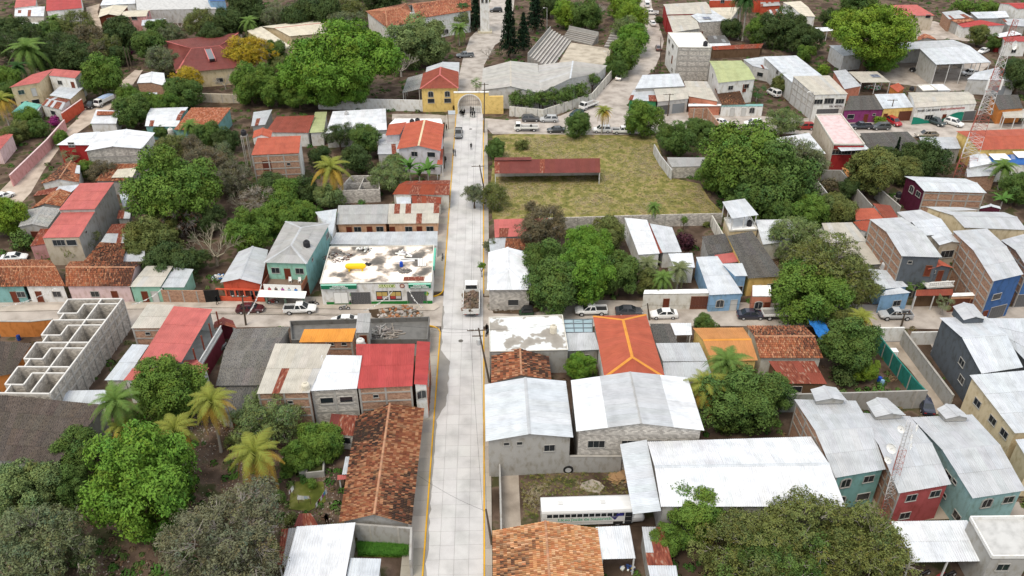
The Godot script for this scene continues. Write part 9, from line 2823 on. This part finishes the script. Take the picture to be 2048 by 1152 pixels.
const CARS := [
	["pickup_truck","white crew-cab pickup parked before the teal house","pickup","pickup",Color(0.75, 0.75, 0.74),-31.42,-113.07,2],
	["sedan","dark maroon sedan parked before the coral fence","car","sedan",Color(0.06, 0.008, 0.012),-39.65,-113.47,2],
	["sedan","white sedan half hidden behind the courtyard wall","car","sedan",Color(0.75, 0.75, 0.74),-23.74,-109.57,181],
	["dump_truck","white dump truck carrying rubble at the crossing","truck","dump",Color(0.75, 0.75, 0.74),-3.32,-114.29,90],
	["motor_rickshaw","black and green three-wheeler near the rubble","three-wheeler","tuktuk",Color(0.01, 0.05, 0.02),5.6,-110.96,180],
	["pickup_truck","white extended-cab pickup with a dark open bed","pickup","pickup",Color(0.75, 0.75, 0.74),16.25,-111.22,180],
	["sedan","dark grey sedan behind the white extended-cab pickup","car","sedan",Color(0.05, 0.052, 0.06),22.44,-110.89,358],
	["sedan","white sedan before the long beige street front","car","sedan",Color(0.75, 0.75, 0.74),28,-109.86,180],
	["sedan","dark blue sedan before the salmon fronted house","car","sedan",Color(0.02, 0.022, 0.04),42.11,-109.3,358],
	["flatbed_truck","small white flatbed truck under the leaning street tree","truck","flatbed",Color(0.75, 0.75, 0.74),46.81,-109.16,0],
	["van","white van half hidden by the leaning street tree","van","van",Color(0.75, 0.75, 0.74),52.92,-108.55,0],
	["pickup_truck","silver pickup parked before the sky blue street house","pickup","pickup",Color(0.42, 0.43, 0.44),65.51,-108.46,178],
	["sedan","dark blue car in the walled driveway","car","sedan",Color(0.02, 0.025, 0.05),60.63,-86.87,80],
	["sedan","grey car under the red carport","car","sedan",Color(0.1, 0.105, 0.11),-42.32,-102.19,75],
	["sedan","white car in the yard behind the clay row, front one","car","sedan",Color(0.75, 0.75, 0.74),-86.12,-131.18,10],
	["sedan","white car at the left edge of the diagonal lane","car","sedan",Color(0.75, 0.75, 0.74),-99.97,-156.02,60],
	["suv","black off-roader parked on the diagonal lane","car","suv",Color(0.012, 0.012, 0.014),-102.28,-208.51,250],
	["box_truck","white truck with a blue tarpaulin on the diagonal lane","truck","boxtruck",Color(0.75, 0.75, 0.74),-100,-210.26,250],
	["pickup_truck","dark grey pickup driving down the concrete street","pickup","pickup",Color(0.12, 0.125, 0.13),-7.23,-186.66,270],
	["pickup_truck","grey pickup parked in the church forecourt","pickup","pickup",Color(0.14, 0.16, 0.18),-6.75,-247.14,188],
	["suv","dark car behind the church railing","car","suv",Color(0.012, 0.012, 0.014),3.26,-298.27,180],
	["suv","dark grey off-roader under the roadside trees","car","suv",Color(0.06, 0.063, 0.066),10.44,-195.44,2],
	["suv","silver off-roader under the roadside trees","car","suv",Color(0.42, 0.43, 0.44),15.01,-194.97,178],
	["flatbed_truck","white flatbed truck turning at the hall corner","truck","flatbed",Color(0.75, 0.75, 0.74),25.82,-203.97,222],
	["sedan","dark teal car beside the turning flatbed","car","sedan",Color(0.02, 0.05, 0.05),22.23,-198.81,225],
	["flatbed_truck","small white truck beside the lot gate","truck","flatbed",Color(0.75, 0.75, 0.74),9.05,-189.3,178],
	["sedan","dark sedan parked at the lot edge","car","sedan",Color(0.03, 0.035, 0.04),16.25,-188.14,180],
	["suv","white car parked below the lone palm","car","suv",Color(0.75, 0.75, 0.74),27.35,-187.81,178],
	["pickup_truck","white pickup by the lot corner tree","pickup","pickup",Color(0.75, 0.75, 0.74),32.33,-187.03,0],
	["sedan","white sedan on the curved road","car","sedan",Color(0.75, 0.75, 0.74),37.09,-226.27,65],
	["sedan","brown car on the curved road","car","sedan",Color(0.1, 0.05, 0.045),52.71,-252.86,85],
	["pickup_truck","white pickup at the top of the curved road","pickup","pickup",Color(0.75, 0.75, 0.74),57.32,-293.34,172],
	["sedan","white car beside the dark round bush","car","sedan",Color(0.75, 0.75, 0.74),55.56,-280.11,95],
	["box_truck","white box truck at the top edge of the road","truck","van",Color(0.75, 0.75, 0.74),57.73,-304.18,85],
	["sedan","white car hidden under the curved road trees","car","sedan",Color(0.75, 0.75, 0.74),44.01,-245.63,70],
	["sedan","small red car parked by the yellow house","car","suv",Color(0.35, 0.01, 0.02),99.97,-190.78,285],
	["pickup_truck","dark blue pickup before the purple house","pickup","pickup",Color(0.03, 0.04, 0.055),90.72,-188.14,178],
	["suv","dark grey off-roader left of the red car","car","suv",Color(0.05, 0.055, 0.06),95.46,-187.67,182],
	["pickup_truck","dark green pickup parked at the car wash","pickup","pickup",Color(0.015, 0.035, 0.04),110.08,-190.48,302],
	["suv","white car parked at the car wash","car","suv",Color(0.75, 0.75, 0.74),114.46,-189.69,308],
	["pickup_truck","tan pickup on the parking street","pickup","pickup",Color(0.3, 0.26, 0.21),104.28,-182.41,180],
	["pickup_truck","white pickup in the open hangar","pickup","pickup",Color(0.75, 0.75, 0.74),136.78,-226.3,183],
	["pickup_truck","black truck on the grease ramps","pickup","pickup",Color(0.012, 0.012, 0.014),123.28,-228.89,130],
	["sedan","white car right of the hangar","car","sedan",Color(0.75, 0.75, 0.74),151.26,-246.87,215],
	["suv","white off-roader before the white garages","car","suv",Color(0.75, 0.75, 0.74),65.06,-190.84,180],
	["sedan","white car behind the brick yard wall","car","sedan",Color(0.75, 0.75, 0.74),57.07,-192.06,130],
	["suv","red car below the metal shop","car","suv",Color(0.3, 0.012, 0.012),76.97,-188.23,178],
	["van","white van beside the zinc yard house","van","van",Color(0.75, 0.75, 0.74),76.36,-211.75,110],
	["motorcycle","red motorcycle before the teal house front","motorcycle","moto",Color(0.2, 0.01, 0.01),-36.43,-115.58,5],
	["motorcycle","dark motorcycle between the teal house and the shop","motorcycle","moto",Color(0.012, 0.012, 0.014),-29.61,-114.93,0],
	["motorcycle","grey motorcycle lying near the shop kerb","motorcycle","moto",Color(0.2, 0.2, 0.2),-24.28,-113.44,0],
	["motorcycle","black motorcycle parked at the shop door","motorcycle","moto",Color(0.012, 0.012, 0.014),-23.27,-115.04,0],
	["motorcycle","black motorcycle on the pavement beside the store","motorcycle","moto",Color(0.012, 0.012, 0.014),-8.73,-129.22,85],
	["motorcycle","black motorcycle under the white carport","motorcycle","moto",Color(0.012, 0.012, 0.014),47.77,-58.68,20],
	["motorcycle","red motorcycle under the white carport","motorcycle","moto",Color(0.25, 0.02, 0.02),49.43,-58.37,20],
	["motorcycle","second black motorcycle under the white carport","motorcycle","moto",Color(0.012, 0.012, 0.014),50.55,-58.47,15],
	["motorcycle","motorcycle at the right kerb below the crossing","motorcycle","moto",Color(0.012, 0.012, 0.014),-0.7,-105.88,70],
]
const PEOPLE := [
	["person in black at the left of the group before the arch",-6.99,-199.09,0,0,Color(0.015, 0.015, 0.02),Color(0.015, 0.015, 0.02),0.06],
	["person in a white shirt beside the black-clad person at the arch",-6.69,-199.77,60,0,Color(0.7, 0.7, 0.7),Color(0.015, 0.015, 0.02),0.06],
	["person in a red shirt in the group before the arch",-6.06,-199.75,200,0,Color(0.3, 0.03, 0.03),Color(0.03, 0.05, 0.12),0.06],
	["person in a dark top and grey skirt before the arch",-6.35,-198.23,180,0,Color(0.015, 0.015, 0.02),Color(0.2, 0.2, 0.2),0.06],
	["person in dark clothes standing in the gate doorway, left one",-4.44,-201.42,180,0,Color(0.015, 0.015, 0.02),Color(0.015, 0.015, 0.02),0.06],
	["person in dark clothes standing in the gate doorway, right one",-3.86,-201.06,180,0,Color(0.015, 0.015, 0.02),Color(0.03, 0.05, 0.12),0.06],
	["person in a dark shirt left in the right-hand group at the arch",-4.53,-198.68,90,0,Color(0.03, 0.05, 0.12),Color(0.03, 0.05, 0.12),0.06],
	["person in a white top and dark skirt in the right-hand group",-4.02,-197.99,0,0,Color(0.7, 0.7, 0.7),Color(0.015, 0.015, 0.02),0.06],
	["person in a white shirt at the right end of the arch group",-3.46,-198.14,270,0,Color(0.7, 0.7, 0.7),Color(0.03, 0.05, 0.12),0.06],
	["person walking alone down the middle of the concrete street",-4.11,-178.12,10,1,Color(0.3, 0.3, 0.32),Color(0.12, 0.12, 0.14),0.06],
	["person in black on the left kerb below the orange gable house",-7.7,-174.57,90,0,Color(0.015, 0.015, 0.02),Color(0.03, 0.05, 0.12),0.06],
	["person in a red top leaning at the left kerb",-8.11,-174.86,90,0,Color(0.2, 0.03, 0.03),Color(0.015, 0.015, 0.02),0.06],
	["person standing under the street sign post",-10.24,-189.7,60,0,Color(0.25, 0.24, 0.22),Color(0.015, 0.015, 0.02),0.06],
	["person in black and white on the pavement by the banana clumps",-9.78,-170.83,0,0,Color(0.5, 0.5, 0.5),Color(0.015, 0.015, 0.02),0.06],
	["person in a pale blue shirt walking on the cross street pavement",-45.59,-115.55,90,1,Color(0.25, 0.4, 0.6),Color(0.2, 0.19, 0.16),0.06],
	["person in a blue shirt before the coral fence",-39.69,-115.97,0,0,Color(0.02, 0.12, 0.5),Color(0.015, 0.015, 0.02),0.06],
	["person in a white shirt working in the washing yard",-20.01,-68.21,30,1,Color(0.6, 0.65, 0.75),Color(0.015, 0.015, 0.02),0.06],
	["person in dark clothes beside the peeling flat roof",-0.79,-106.31,0,0,Color(0.015, 0.015, 0.02),Color(0.015, 0.015, 0.02),0.06],
	["person in a red top beside the gatehouse base",-8.79,-202.25,0,0,Color(0.3, 0.03, 0.03),Color(0.015, 0.015, 0.02),0.06],
	["person in black beside the parked dark sedan on the upper street",10.26,-189.09,0,0,Color(0.015, 0.015, 0.02),Color(0.015, 0.015, 0.02),0.06],
]
const POLES := [
	["leaning wooden utility pole with crossarm and transformer at the crossing",-0.48,-93.92,9.9,-1.39,2,0],
	["leaning utility pole with crossarm by the grass lot",-0.79,-153.08,7.65,-1.17,1,0],
	["utility pole at the yellow arch",-1.15,-188.17,12.45,0.35,1,0],
	["dark utility pole beside the bottom tiled house",-0.4,-64.51,6,-0.6,0,0],
	["slim pole on the left pavement below the gable house",-9.89,-167.93,5.35,0.02,0,0],
	["pole before the long beige street front",25.57,-109.09,3.25,-0.62,0,0],
	["pale lamp pole at the leaning street tree",58.28,-109.54,5.1,-0.66,0,1],
	["pole before the coral fence on the cross street",-39.52,-109.64,5.7,0.37,1,0],
	["pole at the driveway gate on the cross street",65.52,-105.96,2.75,-0.07,1,0],
	["left of two tall leaning pale poles by the dirt lane",-103.34,-237.78,6.95,0.05,0,0],
	["right of two tall leaning pale poles by the dirt lane",-103.25,-239.56,6,0.07,0,0],
	["short pole beside the parked truck on the lane",-98.82,-219.71,2.4,0.07,0,0],
	["pole behind the pink garden wall",-103.32,-187.24,3.65,0.28,0,0],
	["pole beside the three-storey house",49.93,-234.54,9.15,-0.61,0,0],
	["pole in front of the workshop",45.22,-197.88,5.8,0.03,1,0],
	["wooden pole before the yellow house",99.93,-193.54,5.35,0.02,1,0],
	["pale lamp pole at the metal shop",79.64,-192.49,7.85,-0.69,1,1],
	["court light pole at the corner of the sports court",34.35,-233.22,5.7,-0.07,0,1],
	["pole by the mast yard",131.26,-198.77,3.5,-0.11,1,1],
	["lamp pole inside the mast yard",97.16,-162.93,1.7,0.51,0,1],
	["lamp pole by the steps and pines",19.87,-276.54,6.85,-0.16,0,1],
]
